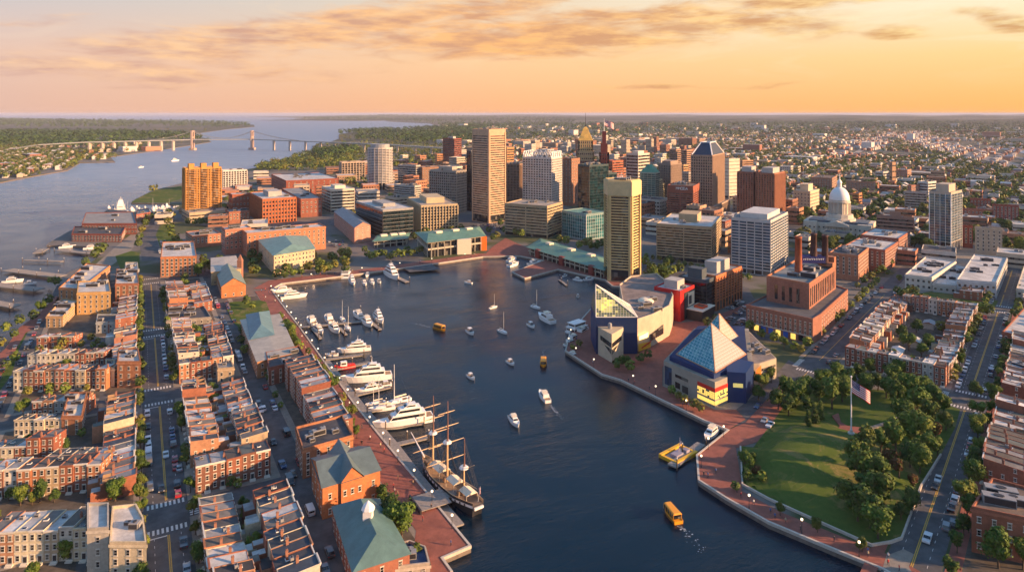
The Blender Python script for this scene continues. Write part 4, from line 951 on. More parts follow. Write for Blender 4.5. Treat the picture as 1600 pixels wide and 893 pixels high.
facewin(lp[2], lp[3], .3, .85, 6.5, 8.2, 'window', [M['glow2']], root, .25)
facewin(lp[5], lp[6], .1, .95, 5.5, 6.6, 'window', [M['glass']], root)
facewin(lp[4], lp[5], .1, .9, 4.0, 9.0, 'orange_mural', [M['oran']], root, .9)
M['pyrg'] = pmat('turquoise_glass', (.05, .24, .28), rough=.12, spec=.8, metal=.3); M['pyrg2'] = pmat('pale_turquoise_glass', (.16, .36, .36), rough=.15, spec=.8, metal=.3); M['pyrw'] = pmat('sunlit_glass', (.36, .36, .29), rough=.22, spec=.7)
M['copper'] = pmat('copper_edge', (.4, .2, .1), rough=.5)
def gpyr(cs, apex, n, z0, col_right=True):
    cs = [Vector((c[0] - ox, c[1] - oy, z0)) for c in cs]; A = Vector((apex[0] - ox, apex[1] - oy, apex[2])); g = G(); e = G()
    for i in range(4):
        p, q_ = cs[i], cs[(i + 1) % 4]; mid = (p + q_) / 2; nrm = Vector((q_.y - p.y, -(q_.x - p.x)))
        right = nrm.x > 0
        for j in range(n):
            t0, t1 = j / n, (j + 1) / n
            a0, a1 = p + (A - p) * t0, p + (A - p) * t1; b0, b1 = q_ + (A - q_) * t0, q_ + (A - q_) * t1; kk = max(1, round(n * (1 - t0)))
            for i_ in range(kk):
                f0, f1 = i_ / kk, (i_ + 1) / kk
                m = 0 if not right else 2  # sides towards the sun get the cream glass, sunlight put into its colour
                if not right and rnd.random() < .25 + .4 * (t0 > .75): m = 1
                g.add([a0 + (b0 - a0) * f0, a0 + (b0 - a0) * f1, a1 + (b1 - a1) * f1, a1 + (b1 - a1) * f0], [(0, 1, 2, 3)], m)
            if j: e.tube(a0, b0, .045, n=4, m=0)
        for i_ in range(1, n): b_ = p + (q_ - p) * (i_ / n); e.tube(b_, b_ + (A - mid) * (2 * min(i_ / n, 1 - i_ / n)), .04, n=4, m=0)
        e.tube(p, A, .22, n=5, m=1); e.tube(p, q_, .3, n=5, m=1)
    o = link('glass_pyramid', g.mesh('glass_pyramid', [M['pyrg'], M['pyrg2'], M['pyrw']]), root); link('mullion', e.mesh('mullion', [M['white'], M['copper']]), o)
gpyr([(73.3, 300), (84.2, 278.5), (104.5, 300), (93, 321)], (88.9, 300, 26.3), 14, 12.6)
gpyr([(86, 321), (95.5, 308), (111.5, 325), (102, 338)], (99.2, 322, 24.2), 10, 9.6)
for p_ in ((1085, 575), (1110, 600), (1150, 590), (1060, 580)): OCC.append((*gp(*p_), 12))
occupy(fp)

# former power plant
root = thing('power_plant', 'former brick power station with tall red chimney and twin black stacks', 'building', (*gp(1283, 529), 0)); ox, oy = root.location.x, root.location.y
lowp = P((1166, 513), (1270, 538), (1283, 529), (1325, 486), (1262, 462)); l_ = rel(lowp, root); BR1 = (.29, .13, .09); BR2 = (.36, .155, .09)
g = G(); g.prism(l_, 0, 12.6, 0); link('wall', g.mesh('wall', [M['brick']]), root, color=BR1)
g = G(); g.prism(l_, 0.0, 0.0, 0, top=False) if 0 else None; g.prism(offset(l_, -.5), 12.6, 12.75, 0); rf = link('roof', g.mesh('roof', [M['roof']]), root, color=(.12, .12, .13))
i2 = offset(l_, -.5); LL = l_ if area(l_) > 0 else l_[::-1]; g = G()
for i in range(5): g.prism([LL[i], LL[(i + 1) % 5], i2[(i + 1) % 5], i2[i]], 12.601, 13.4, 0)
link('parapet', g.mesh('parapet', [M['brick']]), root, color=BR1)
cnt = 0
for (A, Bq, k_, w_) in ((l_[0], l_[1], 14, WIN), (l_[2], l_[3], 15, WIN)):
    A = Vector(A); Bq = Vector(Bq); dd = (Bq - A); rz = math.atan2(dd.y, dd.x)
    for z in (5.2, 7.6, 10.1):
        for i in range(k_): p = A + dd * ((i + .5) / k_); link('window', w_, root, (*p, z), rz)
g = G()
for i in range(9):
    A, Bq = Vector(l_[0]), Vector(l_[1]); dd = (Bq - A); nn = Vector((dd.y, -dd.x)).normalized(); p0 = A + dd * (i + .15) / 9 + nn * .06; p1 = A + dd * (i + .8) / 9 + nn * .06
    g.add([(*p0, .4), (*p1, .4), (*p1, 3.4), (*p0, 3.4)], [(0, 1, 2, 3)], rnd.choice([0, 1, 1, 2]))
link('shopfront', g.mesh('shopfront', [M['glass'], M['glow'], M['bluep']]), root)
A, Bq = Vector(l_[0]), Vector(l_[1]); dd = (Bq - A); nn = Vector((dd.y, -dd.x)).normalized(); g = G(); q0, q1 = A + nn * .05, Bq + nn * .05
g.prism([tuple(q0), tuple(q1), tuple(q1 - nn * .2), tuple(q0 - nn * .2)], 3.7, 4.1, 0); link('stone_band', g.mesh('stone_band', [M['trim']]), root)
# boiler house
def atz(px, py, z): p = gp(px, py, z); return (p[0] - ox, p[1] - oy)
c1 = Vector(atz(1264.5, 484, 12.6)); far = Vector(atz(1306, 451, 12.6)); lf = Vector(atz(1197.7, 470, 12.6)); zu = 26.0
u_ = (far - c1); vL = lf - c1
bp = [tuple(lf), tuple(c1), tuple(far), tuple(lf + u_)]
g = G(); g.prism(bp, 12.4, zu, 0); bh = link('boiler_house', g.mesh('boiler_house', [M['brick']]), root, color=BR1)
inn = offset(bp, -.5); g = G(); g.prism(inn, zu, zu + .12, 0); r2 = link('roof', g.mesh('roof', [M['roof']]), root, color=(.22, .25, .26))
g = G(); BB = bp if area(bp) > 0 else bp[::-1]
for i in range(4): g.prism([BB[i], BB[(i + 1) % 4], inn[(i + 1) % 4], inn[i]], zu + .001, zu + 1.2, 0)
nn = Vector((u_.y, -u_.x)).normalized()
g.prism([tuple(c1 + u_ * .86 + nn * .05), tuple(far + nn * .05), tuple(far - nn * 8), tuple(c1 + u_ * .86 - nn * 8)], zu + 1.2, zu + 3.5, 0); g.prism([tuple(c1 + u_ * .93 + nn * .04), tuple(far + nn * .04), tuple(far - nn * 5), tuple(c1 + u_ * .93 - nn * 5)], zu + 3.5, zu + 6.5, 0)
link('parapet', g.mesh('parapet', [M['brick']]), root, color=BR2)
for i in range(14):
    g = G(); p0 = c1 + u_ * ((i + .45) / 15) + nn * .06; p1 = p0 + u_ * .035; g.add([(*p0, 14), (*p1, 14), (*p1, 24), (*p0, 24)], [(0, 1, 2, 3)]); link('tall_window', g.mesh('tall_window', [M['glass']]), bh)
vv = (c1 - lf)
for i in range(4):
    n2 = Vector((vv.y, -vv.x)).normalized() * .06; g = G(); p0 = lf + vv * (.2 + i * .17) + n2; p1 = p0 + vv * .07; g.add([(*p0, 15), (*p1, 15), (*p1, 23), (*p0, 23)], [(0, 1, 2, 3)]); link('tall_window', g.mesh('tall_window', [M['glass']]), bh)
for (f1, f2, um, s_) in ((.2, .3, 2, 3), (.4, .6, 2, 2.2), (.55, .25, 2, 2), (.3, .75, 1, 2), (.6, .7, 2, 1.5)):
    p = c1 + vL * f1 + u_ * f2; u = link('rooftop_unit', UNIT[um], r2, (*p, zu + .12), RA); u.scale = (s_ * .8, s_ * .8, s_ * .6)
def stack(px, w, yt, yb_, d_, col, name='chimney'):
    X = (px - 800) / F * d_; r_ = w / 2 / F * d_; z0, z1 = hz(yb_, d_), hz(yt, d_)
    g = G(); g.lathe(X - ox, d_ - oy, [(r_ * 1.08, z0), (r_ * .92, z1 - 1.2), (r_ * 1.02, z1 - 1.2), (r_ * 1.02, z1), (r_ * .7, z1), (r_ * .7, z1 - 1)], 18); link(name, g.mesh(name, [M['brick']], True), root, color=col)
stack(1247.5, 10.5, 369, 425, c1.y + oy + 22, (.34, .1, .05)); stack(1271.5, 9.5, 364, 408, c1.y + oy + 42, (.09, .05, .05)); stack(1289, 9.5, 367, 412, c1.y + oy + 42, (.09, .05, .05))
d_ = c1.y + oy + 40; g = G(); g.box((1253 - 800) / F * d_ - ox, d_ - oy, hz(411, d_), (1290 - 800) / F * d_ - ox, d_ + 6 - oy, hz(400.5, d_)); sg = link('sign_board', g.mesh('sign_board', [M['fblue']]), root)
g = G(); xs, xe = (1255 - 800) / F * d_ - ox, (1288 - 800) / F * d_ - ox
for i in range(12):
    xx = xs + (xe - xs) * (i + .2) / 12; zc = hz(405, d_); h_ = (xe - xs) / 12 * .9; g.box(xx, d_ - oy - .1, zc - h_ / 2, xx + .25, d_ - oy - .003, zc + h_ / 2)
    g.box(xx + .25, d_ - oy - .1, zc + h_ * (.5 if i % 3 else .1) - .12, xx + h_ * .7, d_ - oy - .003, zc + h_ * (.5 if i % 3 else .1) + .12)
link('sign_lettering', g.mesh('sign_lettering', [M['white']]), sg)
occupy(lowp)

# red hall with dark wing, navy office and orange hotel on the next pier
r, pl, d = bld('bright red windowless hall with white roof edge and dark poster wing', 1022, 1063, 1085, 503, 457, 50, 'red_hall', 'building', style='none', col=(.55, .015, .015), roof='w', units=4, penthouse=(.5, 5), mat='tint')
a, b = Vector(pl[0]), Vector(pl[1]); o_ = Vector(r.location[:2]); A, Bq = a - o_, b - o_
facewin(A, Bq, .25, 1.0, 0.3, hz(457, d) - 1, 'dark_wing', [M['dark']], r, .3); facewin(A, Bq, .5, .95, 7, hz(457, d) - 2, 'poster', [M['canvas']], r, .4)
facewin(A, Bq, .55, .75, hz(457, d) - 9, hz(457, d) - 4, 'poster_shape', [M['dark']], r, .45)
g = G(); q0 = Bq; nn = Vector(((Bq - A).y, -(Bq - A).x)).normalized(); p4 = [tuple(A + (Bq - A) * .4 + nn * .5), tuple(A + (Bq - A) * .4 + nn * 10), tuple(Bq + (Bq - A) * .3 + nn * 10), tuple(Bq + (Bq - A) * .3 + nn * .5)]
g.prism(p4, 0, 6, 0); link('dark_annex', g.mesh('dark_annex', [M['dark']]), r); g = G(); g.prism(offset(p4, .5), 6.01, 6.4, 0); link('canopy_roof', g.mesh('canopy_roof', [M['canvas']]), r)
bld('dark navy glass office block between red hall and orange hotel', 1060, 1104, 1119, 492, 440, 50, style='glass', col=(.06, .08, .1), gcol=(.01, .015, .025), glass='glassb', n=8, bandh=.9, pier=5, pw=.1, pd=.08, mull='dark', roof='g', penthouse=(.5, 6), base=1)
bld('orange curved drum shop at the foot of the navy glass office', 1084, 1098, 1106, 500, 482, 45, 'shop', 'building', style='none', col=(.6, .1, .03), roof='b', units=0, mat='tint')
bld('orange brick hotel with white roof edge and grid of windows', 1081, 1119, 1159, 486, 433, 47, 'hotel', 'building', style='grid', col=(.5, .17, .07), n=8, pier=4, pw=1.2, pd=.4, bandh=.45, roof='g', penthouse=(.5, 7), base=6, units=5)

M['maroon'] = pmat('maroon_paint', (.2, .025, .02), rough=.6)
# market pavilions with green roofs
def pavilion(label, pts, yt, roofh, col=(.5, .45, .36), name='market_pavilion'):
    poly = P(*pts); c = centroid(poly); H = hz(yt, poly[0][1]); root = thing(name, label, 'pavilion', (*c, 0)); lp = rel(poly, root)
    g = G(); g.prism(offset(lp, -2), 0, H, 0); link('glazed_wall', g.mesh('glazed_wall', [M['glass']]), root)
    L = lp if area(lp) > 0 else lp[::-1]
    g = G(); g.prism(offset(lp, -.6), H * .48, H * .58, 0, bottom=True); g.prism(offset(lp, -.5), H - .8, H, 0, bottom=True); link('balcony', g.mesh('balcony', [M['conc']]), root, color=col)
    for i in range(4):
        A, Bq = Vector(L[i]), Vector(L[(i + 1) % 4]); k = max(2, int((Bq - A).length / 6))
        cin = Vector(centroid(L))
        for j in range(k): p = A + (Bq - A) * ((j + .5) / k); p = p + (cin - p).normalized() * 1.0; g = G(); g.box(p.x - .35, p.y - .35, 0, p.x + .35, p.y + .35, H); link('column', g.mesh('column', [M['conc']]), root, color=col)
    pitched(root, lp, H, roofh, .12, (.13, .27, .2), over=1.0)
    pc = Vector(centroid(L))
    for f in (-.25, .05, .3):
        e = Vector(L[1]) - Vector(L[0]); e2 = Vector(L[2]) - Vector(L[1]); e = e if e.length > e2.length else e2; p = pc + e * f
        g = G(); g.box(-3, -2.2, 0, 3, 2.2, 2); link('skylight_box', g.mesh('skylight_box', [M['canvas']]), root, (*p, H + roofh - .8), math.atan2(e.y, e.x))
    occupy(poly); return root, L, H
r, L, H = pavilion('long market pavilion with green metal roof on the north promenade', [(668, 403), (758, 391), (748, 375), (650, 385)], 379, 3)
g = G(); g.box(-3, -3, 0, 3, 3, H * .95); link('orange_bay', g.mesh('orange_bay', [M['oran']]), r, (L[1][0] - 2, L[1][1] + 2, 0), .2); g = G(); g.box(-6, -2, 0, 6, 2, H); link('tan_bay', g.mesh('tan_bay', [M['canvas']]), r, ((L[0][0] + L[1][0]) / 2 + 6, (L[0][1] + L[1][1]) / 2 + 1, 0), .15)
r, L, H = pavilion('market pavilion with green roof and two dark red dormers by the east basin', [(824, 398), (944, 436), (950, 416), (845, 384)], 386, 3)
for f in (.15, .48, .85):
    A, Bq = Vector(L[0]), Vector(L[1]); p = A + (Bq - A) * f; g = G(); g.box(-2.6, -.6, 0, 2.6, 5, H + .6); dm = link('red_dormer', g.mesh('red_dormer', [M['maroon']]), r, (*p, 0), math.atan2((Bq - A).y, (Bq - A).x))
r, L, H = pavilion('small glass pavilion with pale green roof left of the market pavilion', [(583, 388), (636, 383), (640, 374), (590, 378)], 377, 2, name='glass_pavilion')
def hotelish():
    poly = P((428, 429), (492, 417), (478, 394), (404, 401)); H = hz(399, poly[0][1]); root = thing('harbour_hotel', 'cream hotel with pale green hipped roof among trees at the harbour corner', 'building', (*centroid(poly), 0)); lp = rel(poly, root)
    g = G(); g.prism(lp, 0, H, 0); link('wall', g.mesh('wall', [M['wall']]), root, color=(.6, .46, .3))
    pitched(root, lp, H, 4, .2, (.2, .33, .29), over=.8)
    for (A, Bq, k) in ((lp[0], lp[1], 12), (lp[3], lp[0], 5)):
        A, Bq = Vector(A), Vector(Bq); dd = Bq - A; rz = math.atan2(dd.y, dd.x)
        for z in range(4):
            for i in range(k): p = A + dd * (i + .5) / k; link('window', WINB, root, (*p, 2.2 + z * (H - 1) / 4), rz)
    g = G(); A, Bq = Vector(lp[0]), Vector(lp[1]); dd = Bq - A; nn = Vector((dd.y, -dd.x)).normalized() * 2; q = [tuple(A + dd * .42), tuple(A + dd * .42 + nn), tuple(A + dd * .62 + nn), tuple(A + dd * .62)]
    g.prism(q, 0, H * .45, 0); link('portico', g.mesh('portico', [M['wall']]), root, color=(.62, .5, .34)); occupy(poly)
hotelish()
# ------------------------------------------------------------ streets, pavements, promenade, park
M['asph'] = pmat('asphalt', (.105, .105, .112), rough=.9, noise=(.25, .25), dirt=.25)
M['pave'] = pmat('pavement', (.27, .235, .2), rough=.9, noise=(.5, .16), dirt=.15)
M['bpave'] = pmat('brick_paving', (.30, .105, .075), rough=.85, noise=(.5, .16), dirt=.2)
M['mark'] = pmat('road_paint', (.62, .6, .56), rough=.7, noise=(2, .15)); M['ymark'] = pmat('yellow_road_paint', (.55, .33, .05), rough=.7, noise=(2, .15))
def lawnmat():
    m = bpy.data.materials.new('lawn'); m.use_nodes = True; t = NT(m.node_tree); b = t.n['Principled BSDF']; b.inputs['Roughness'].default_value = .95; b.inputs['Specular IOR Level'].default_value = .1
    p = t.n.new('ShaderNodeNewGeometry').outputs['Position']
    c = t.mix(t.noise(p, .5, 5, .65), (.045, .085, .015, 1), (.115, .15, .035, 1))
    c = t.mix(t.rng(t.noise(p, .055, 7, .75, 1.6), .53, .68), c, (.26, .19, .08, 1))
    t.l.new(c, b.inputs['Base Color']); return m
M['lawn'] = lawnmat()
M['yard'] = pmat('yard_ground', (.12, .1, .08), rough=.95, noise=(.3, .3), dirt=.3)
def sheet(name, poly, z, mat, h=None):
    g = G()
    if h: g.prism(poly, z - h, z, 0)
    else: g.flat(poly, z, 0)
    return struct(name, g, M[mat])
def Lq(s0, s1, t0, t1): return [LG(s0, t0), LG(s0, t1), LG(s1, t1), LG(s1, t0)]
def Rq(s0, s1, t0, t1): return [RG(s0, t0), RG(s0, t1), RG(s1, t1), RG(s1, t0)]
def strip(pts, w0, w1):                   # band beside an open line, w measured to its left
    n = len(pts); L0 = []; L1 = []
    for i in range(n):
        a = Vector(pts[max(0, i - 1)]); b = Vector(pts[i]); c = Vector(pts[min(n - 1, i + 1)])
        d1 = (b - a).normalized() if i else (c - b).normalized(); d2 = (c - b).normalized() if i < n - 1 else d1
        n1 = Vector((-d1.y, d1.x)); n2 = Vector((-d2.y, d2.x)); k = (n1 + n2) / max(.5, 1 + n1.dot(n2)); L0.append(b + k * w0); L1.append(b + k * w1)
    return L0, L1
def band(name, pts, w0, w1, z, mat, h=.0):
    a, b = strip(pts, w0, w1); g = G()
    for i in range(len(a) - 1):
        q = [tuple(a[i]), tuple(a[i + 1]), tuple(b[i + 1]), tuple(b[i])]
        if h: g.prism(q, z - h, z, 0)
        else: g.flat(q, z, 0)
    return struct(name, g, M[mat])
# left quarter: the road bed, then raised blocks
sheet('road', Lq(120, 430, -58, 62), .02, 'asph'); sheet('road', Lq(430, 565, -50, 56), .02, 'asph')
sheet('road', P((222, 408), (250, 406), (248, 384), (243, 366), (250, 350), (266, 341), (262, 336), (246, 343), (226, 358), (218, 380)), .024, 'asph')
sheet('road', P((268, 372), (278, 372), (284, 392), (345, 450), (335, 462), (300, 425), (276, 392)), .025, 'asph')
sheet('grass_verge', P((252, 352), (262, 346), (276, 372), (284, 392), (276, 392), (262, 388), (250, 386), (244, 368)), .03, 'lawn')
sheet('pavement', P((180, 386), (222, 352), (232, 345), (218, 368), (205, 392), (160, 425), (118, 440)), .028, 'pave')
SB = [(120, 221.5), (231, 316), (329.5, 411.5), (420.5, 541), (552, 566)]
for (s0, s1) in SB:
    for (t0, t1) in ((-46.5, 1.2), (13.2, 41)): sheet('pavement', Lq(s0, s1, t0, t1), .12, 'pave', .11)
    for (t0, t1) in ((-44, -1.5), (16, 38.5)): sheet('yard_ground', Lq(s0 + 2.5, s1 - 2.5, t0, t1), .14, 'yard')
for (s0, s1) in ((120, 220), (231, 316), (321, 470)): sheet('pavement', Lq(s0, s1, 50, 70), .12, 'pave', .11); sheet('yard_ground', Lq(s0 + 2, s1 - 2, 52.5, 68), .14, 'yard')
sheet('road', Lq(120, 430, -14.6, -12.2), .15, 'asph')
sheet('road', Lq(231, 541, 26.6, 28.4), .15, 'asph')
def crossing(name, f, s, t0, t1, ln=2.6, n=None):
    g = G(); n = n or int((t1 - t0) / 1.15)
    for i in range(n): t = t0 + (t1 - t0) * (i + .25) / n; g.flat(f(s, s + ln, t, t + (t1 - t0) / n * .5), .055)
    struct(name, g, M['mark'])
def cross_t(name, f, t, s0, s1, ln=2.4):
    g = G(); n = int((s1 - s0) / 1.15)
    for i in range(n): s = s0 + (s1 - s0) * (i + .25) / n; g.flat(f(s, s + (s1 - s0) / n * .5, t, t + ln), .055)
    struct(name, g, M['mark'])
for s in (216.5, 229.5 + 1.5, 313, 330, 409, 421, 537.5, 552.5): crossing('crosswalk_marking', Lq, s, 1.8, 12.6)
for t in (-1.6, 13.4): cross_t('crosswalk_marking', Lq, t, 222, 230.5)
def lines(f, t, s0, s1, mat='ymark', w=.12, dash=None, skip=()):
    g = G()
    if dash:
        s = s0
        while s < s1: g.flat(f(s, s + dash, t - w, t + w), .05); s += dash * 3
    else: g.flat(f(s0, s1, t - w, t + w), .05)
    struct('road_marking', g, M[mat])
for (s0, s1) in ((120, 215), (234.5, 311), (334, 407), (425, 536)):
    lines(Lq, 7.2, s0, s1); lines(Lq, 7.6, s0, s1); 
    g = G(); g.flat(Lq(s1 - .5, s1, 1.8, 7), .05); struct('road_marking', g, M['mark'])
    lines(Lq, 3.8, s0, s1, 'mark', .06, 1.2); lines(Lq, 10.6, s0, s1, 'mark', .06, 1.2)
# right quarter
sheet('road', Rq(150, 760, -37.5, -25.2), .02, 'asph'); sheet('road', Rq(255, 640, -99, -86), .021, 'asph'); sheet('road', Rq(331, 344, -99, -37), .026, 'asph'); sheet('road', Rq(503, 514, -120, -25), .026, 'asph')
sheet('road', P((1150, 640), (1180, 660), (1225, 610), (1260, 575), (1232, 562), (1200, 600)), .027, 'asph')
sheet('pavement', Rq(345, 500, -84.5, -38.5), .12, 'pave', .11); sheet('yard_ground', Rq(349, 496, -81, -41), .14, 'yard')
sheet('brick_pavement', Rq(150, 500, -24.5, -21), .12, 'bpave', .11); sheet('yard_ground', Rq(150, 760, -21, 30), .1, 'yard')
sheet('brick_pavement', Rq(188, 330, -41.5, -38.2), .12, 'bpave', .11); sheet('pavement', Rq(515, 760, -90, -38.5), .12, 'pave', .11)
sheet('pavement', Rq(345, 500, -101.5, -99.5), .12, 'pave', .11)
for (s0, s1) in ((202, 326), (352, 500), (517, 640)): lines(Rq, -31.3, s0, s1); lines(Rq, -31.7, s0, s1); lines(Rq, -34.6, s0, s1, 'mark', .06, 1.5); lines(Rq, -28.2, s0, s1, 'mark', .06, 1.5)
for (s0, s1) in ((265, 328), (347, 500)): lines(Rq, -92.4, s0, s1)
for s in (197.5, 327.5, 345.8, 500, 515): crossing('crosswalk_marking', Rq, s, -37, -25.5)
crossing('crosswalk_marking', Rq, 328, -98, -87); cross_t('crosswalk_marking', Rq, -100.5, 331.5, 343.5); cross_t('crosswalk_marking', Rq, -41, 331.5, 343.5)
g = G(); g.flat(Rq(201, 201.5, -37, -31.5), .05); struct('road_marking', g, M['mark'])
# downtown boulevards
for pts in ([(520, 352), (560, 372), (640, 425), (690, 421), (640, 395), (585, 368), (540, 346)], [(440, 352), (520, 352), (900, 345), (1290, 440), (1300, 430), (900, 332), (520, 340)],
            [(950, 395), (1170, 450), (1180, 470), (1300, 540), (1275, 548), (1165, 525), (1130, 470), (955, 415)], [(764, 370), (795, 352), (780, 335), (720, 335), (700, 352), (740, 365)],
            [(1160, 470), (1165, 530), (1130, 520), (1118, 500), (1150, 480)]):
    sheet('road', P(*pts), .02 + .002 * len(pts) + rnd.random() * .004, 'asph')
# promenade and quay coping
HB = P(*HARB[:27][1:])
Lquay = P((692, 872), (736, 853), (640, 736), (600, 688), (555, 632), (470, 513), (440, 474), (424, 452))
pr = P((736, 853), (640, 736), (600, 688), (555, 632), (470, 513), (440, 474), (424, 452)); band('promenade', pr, .0, 10.5, .16, 'bpave', .04)
sheet('promenade', P((707, 893), (692, 872), (736, 853), (700, 815), (650, 830), (640, 900), (720, 1100), (760, 1100)), .162, 'bpave')
nq = P((424, 452), (440, 443), (532, 432), (600, 423), (700, 409), (755, 401), (795, 400), (812, 400), (850, 407)); band('promenade', nq, 0, 13, .17, 'bpave', .05)
sheet('promenade', P((850, 407), (800, 425), (820, 435), (872, 421), (945, 437), (957, 447), (990, 450), (1010, 452), (1060, 440), (1000, 428), (950, 428), (850, 396)), .175, 'bpave')
sheet('promenade', P((755, 401), (795, 400), (812, 400), (850, 407), (830, 390), (790, 372), (770, 385)), .178, 'bpave')
sheet('promenade', P((1008, 458), (975, 462), (925, 480), (890, 520), (883, 548), (940, 585), (970, 594), (1040, 628), (1100, 657), (1137, 672), (1165, 655), (1150, 640), (1120, 640), (1035, 603), (1035, 575), (1060, 540), (1180, 470), (1100, 500), (1060, 505), (1045, 480), (1022, 456)), .165, 'bpave')
sheet('pavement', P((1035, 603), (1117, 640), (1150, 640), (1190, 610), (1180, 615), (1130, 632), (1117, 637), (1037, 600)), .168, 'pave')
eq = P((1137, 672), (1088, 711), (1091, 750), (1134, 778), (1201, 816), (1302, 858), (1379, 889), (1440, 925)); band('promenade', eq, 0, 7.5, .17, 'bpave', .05)
sheet('promenade', P((1137, 672), (1088, 711), (1091, 750), (1134, 778), (1160, 765), (1150, 700), (1185, 690), (1250, 600), (1225, 595), (1165, 660)), .172, 'bpave')
sheet('pavement', P((1379, 888), (1385, 868), (1412, 858), (1428, 866), (1420, 885), (1440, 924)), .185, 'pave')
a_, b_ = strip(P(*HARB), 0, .9); ca, cb = strip(P(*HARB), -.12, .55)
for i in range(1, len(HARB) - 3):         # coping stones of the quay edge, one long kerb
    pass
g = G()
for i in range(1, len(HARB) - 2): g.prism([tuple(ca[i]), tuple(ca[i + 1]), tuple(cb[i + 1]), tuple(cb[i])], -.5, .36, 0)
struct('quay_kerb', g, M['curb'])
ea, eb = strip(P(*EAST[3:10]), -.3, .5)
# harbour park: lawn with a mound
park = P((1157, 697), (1160, 758), (1200, 780), (1268, 811), (1362, 853), (1392, 848), (1409, 842), (1425, 800), (1439, 761), (1470, 711), (1493, 667), (1500, 640), (1430, 612), (1300, 605), (1241, 612), (1207, 660), (1177, 699))
def mound(x, y):
    h = 0
    for (px, py, r_, a) in ((1240, 722, 22, 4.2), (1285, 700, 18, 2.6), (1215, 745, 13, 1.4), (1380, 730, 20, 2)):
        c = gp(px, py); q = ((x - c[0]) ** 2 + (y - c[1]) ** 2) / r_ ** 2; h += a * math.exp(-q * 1.6)
    e = min(math.hypot(x - (p[0] + (q[0] - p[0]) * k), y - (p[1] + (q[1] - p[1]) * k)) for p, q in zip(park, park[1:] + park[:1]) for k in (0, .25, .5, .75))
    return .2 + h * min(1, e / 9)
g = G(); xs = [p[0] for p in park]; ys_ = [p[1] for p in park]; st_ = 2.0; idx = {}
g.flat(park, .19)
i0, i1, j0, j1 = int(min(xs) // st_), int(max(xs) // st_) + 1, int(min(ys_) // st_), int(max(ys_) // st_) + 1
def mh(x, y): return mound(x, y) if inpoly(x, y, park) else .15
for j in range(j0, j1):
    for i in range(i0, i1):
        c = [(i * st_, j * st_), ((i + 1) * st_, j * st_), ((i + 1) * st_, (j + 1) * st_), (i * st_, (j + 1) * st_)]
        if all(inpoly(x, y, park) for x, y in c): g.add([(x, y, mh(x, y)) for x, y in c], [(0, 1, 2, 3)])
o = struct('lawn', g, M['lawn'])
pl = P((1300, 652), (1310, 648), (1314, 662), (1324, 668), (1350, 671), (1346, 680), (1334, 690), (1318, 690), (1306, 680), (1312, 668)); c0 = centroid(pl); zp_ = mh(*c0) + .25
g = G(); g.prism(pl, 0, zp_, 0); struct('flag_plaza_pavement', g, M['bpave'])
for w in ([(1350, 672), (1380, 662), (1412, 650), (1411, 655), (1380, 667), (1352, 677)],): sheet('path', P(*w), zp_ - .1, 'pave', .4)
g = G(); a, b = strip(P((1157, 699), (1160, 758), (1200, 780), (1268, 811), (1362, 853), (1392, 848), (1409, 842), (1439, 761), (1470, 711)), -.25, .25)
for i in range(len(a) - 1): g.prism([tuple(a[i]), tuple(a[i + 1]), tuple(b[i + 1]), tuple(b[i])], 0, .75, 0)
tag(link('park_wall', g.mesh('park_wall', M['curb'])), 'low pale stone wall round the park lawn', 'wall')
# other greens
sheet('lawn', P((352, 478), (360, 472), (405, 469), (416, 472), (425, 497), (420, 505), (372, 511), (362, 500)), .2, 'lawn')
sheet('lawn', P((1400, 466), (1455, 455), (1560, 470), (1550, 486), (1480, 480), (1430, 476)), .15, 'lawn')
sheet('lawn', P((0, 560), (30, 520), (50, 505), (30, 545), (18, 585), (0, 610)), .1, 'lawn'); sheet('promenade', P((8, 545), (30, 512), (60, 490), (88, 462), (98, 468), (60, 510), (40, 520), (0, 590), (-60, 640), (-60, 600)), .12, 'bpave')
sheet('lawn', P((205, 316), (212, 311), (240, 298), (285, 290), (285, 310), (262, 317)), .1, 'lawn')
sheet('lawn', P((410, 254), (470, 243), (500, 236), (560, 238), (545, 262), (470, 262)), .1, 'lawn')
sheet('lawn', P((180, 400), (205, 392), (218, 395), (218, 420), (190, 425)), .1, 'lawn')
# ------------------------------------------------------------ terraces
def Lrow(side, s0, s1, t, where, **kw):
    w = kw.pop('w', 4.4); n = int((s1 - s0) / w)
    if side == '-t': row(LG(s1, t), LA - R(90), n, w, kw.pop('d', 10.2), where, **kw)
    if side == '+t': row(LG(s0, t), LA + R(90), n, w, kw.pop('d', 10.2), where, **kw)
def Rrow(side, s0, s1, t, where, **kw):
    w = kw.pop('w', 4.4); n = int((s1 - s0) / w)
    if side == '-t': row(RG(s1, t), RA - R(90), n, w, kw.pop('d', 10), where, **kw)
    if side == '+t': row(RG(s0, t), RA + R(90), n, w, kw.pop('d', 10), where, **kw)
row(LG(233.5, 15.6), LA, 5, 4.5, 9, 'in the orange row at the near crossing', st=(3,), brickp=1, ell=False)
row(LG(332, 15.6), LA, 5, 4.5, 9, 'facing the middle cross street', st=(3,), brickp=.9, ell=False)
Lrow('-t', 247, 313, 15.6, 'right of avenue, middle block, from far end', d=8.8)
Lrow('+t', 247, 313, 39, 'on second street, middle block, from near end', d=8.6)
Lrow('-t', 346, 409, 15.6, 'right of avenue, third block, from far end', d=8.8)
Lrow('+t', 346, 400, 39, 'on second street, third block', d=8.6, rear=False)
Lrow('-t', 150, 219, 15.6, 'right of avenue, nearest block, from the crossing', d=9)
Lrow('+t', 150, 214, 39, 'on second street, nearest block', d=9.5, rear=False)
Lrow('-t', 446, 500, 15.6, 'right of avenue before the flat orange block', st=(2, 3), d=10, rear=False)
Lrow('+t', 446, 500, 39, 'on second street opposite the gabled hall', st=(2,), d=10, rear=False)
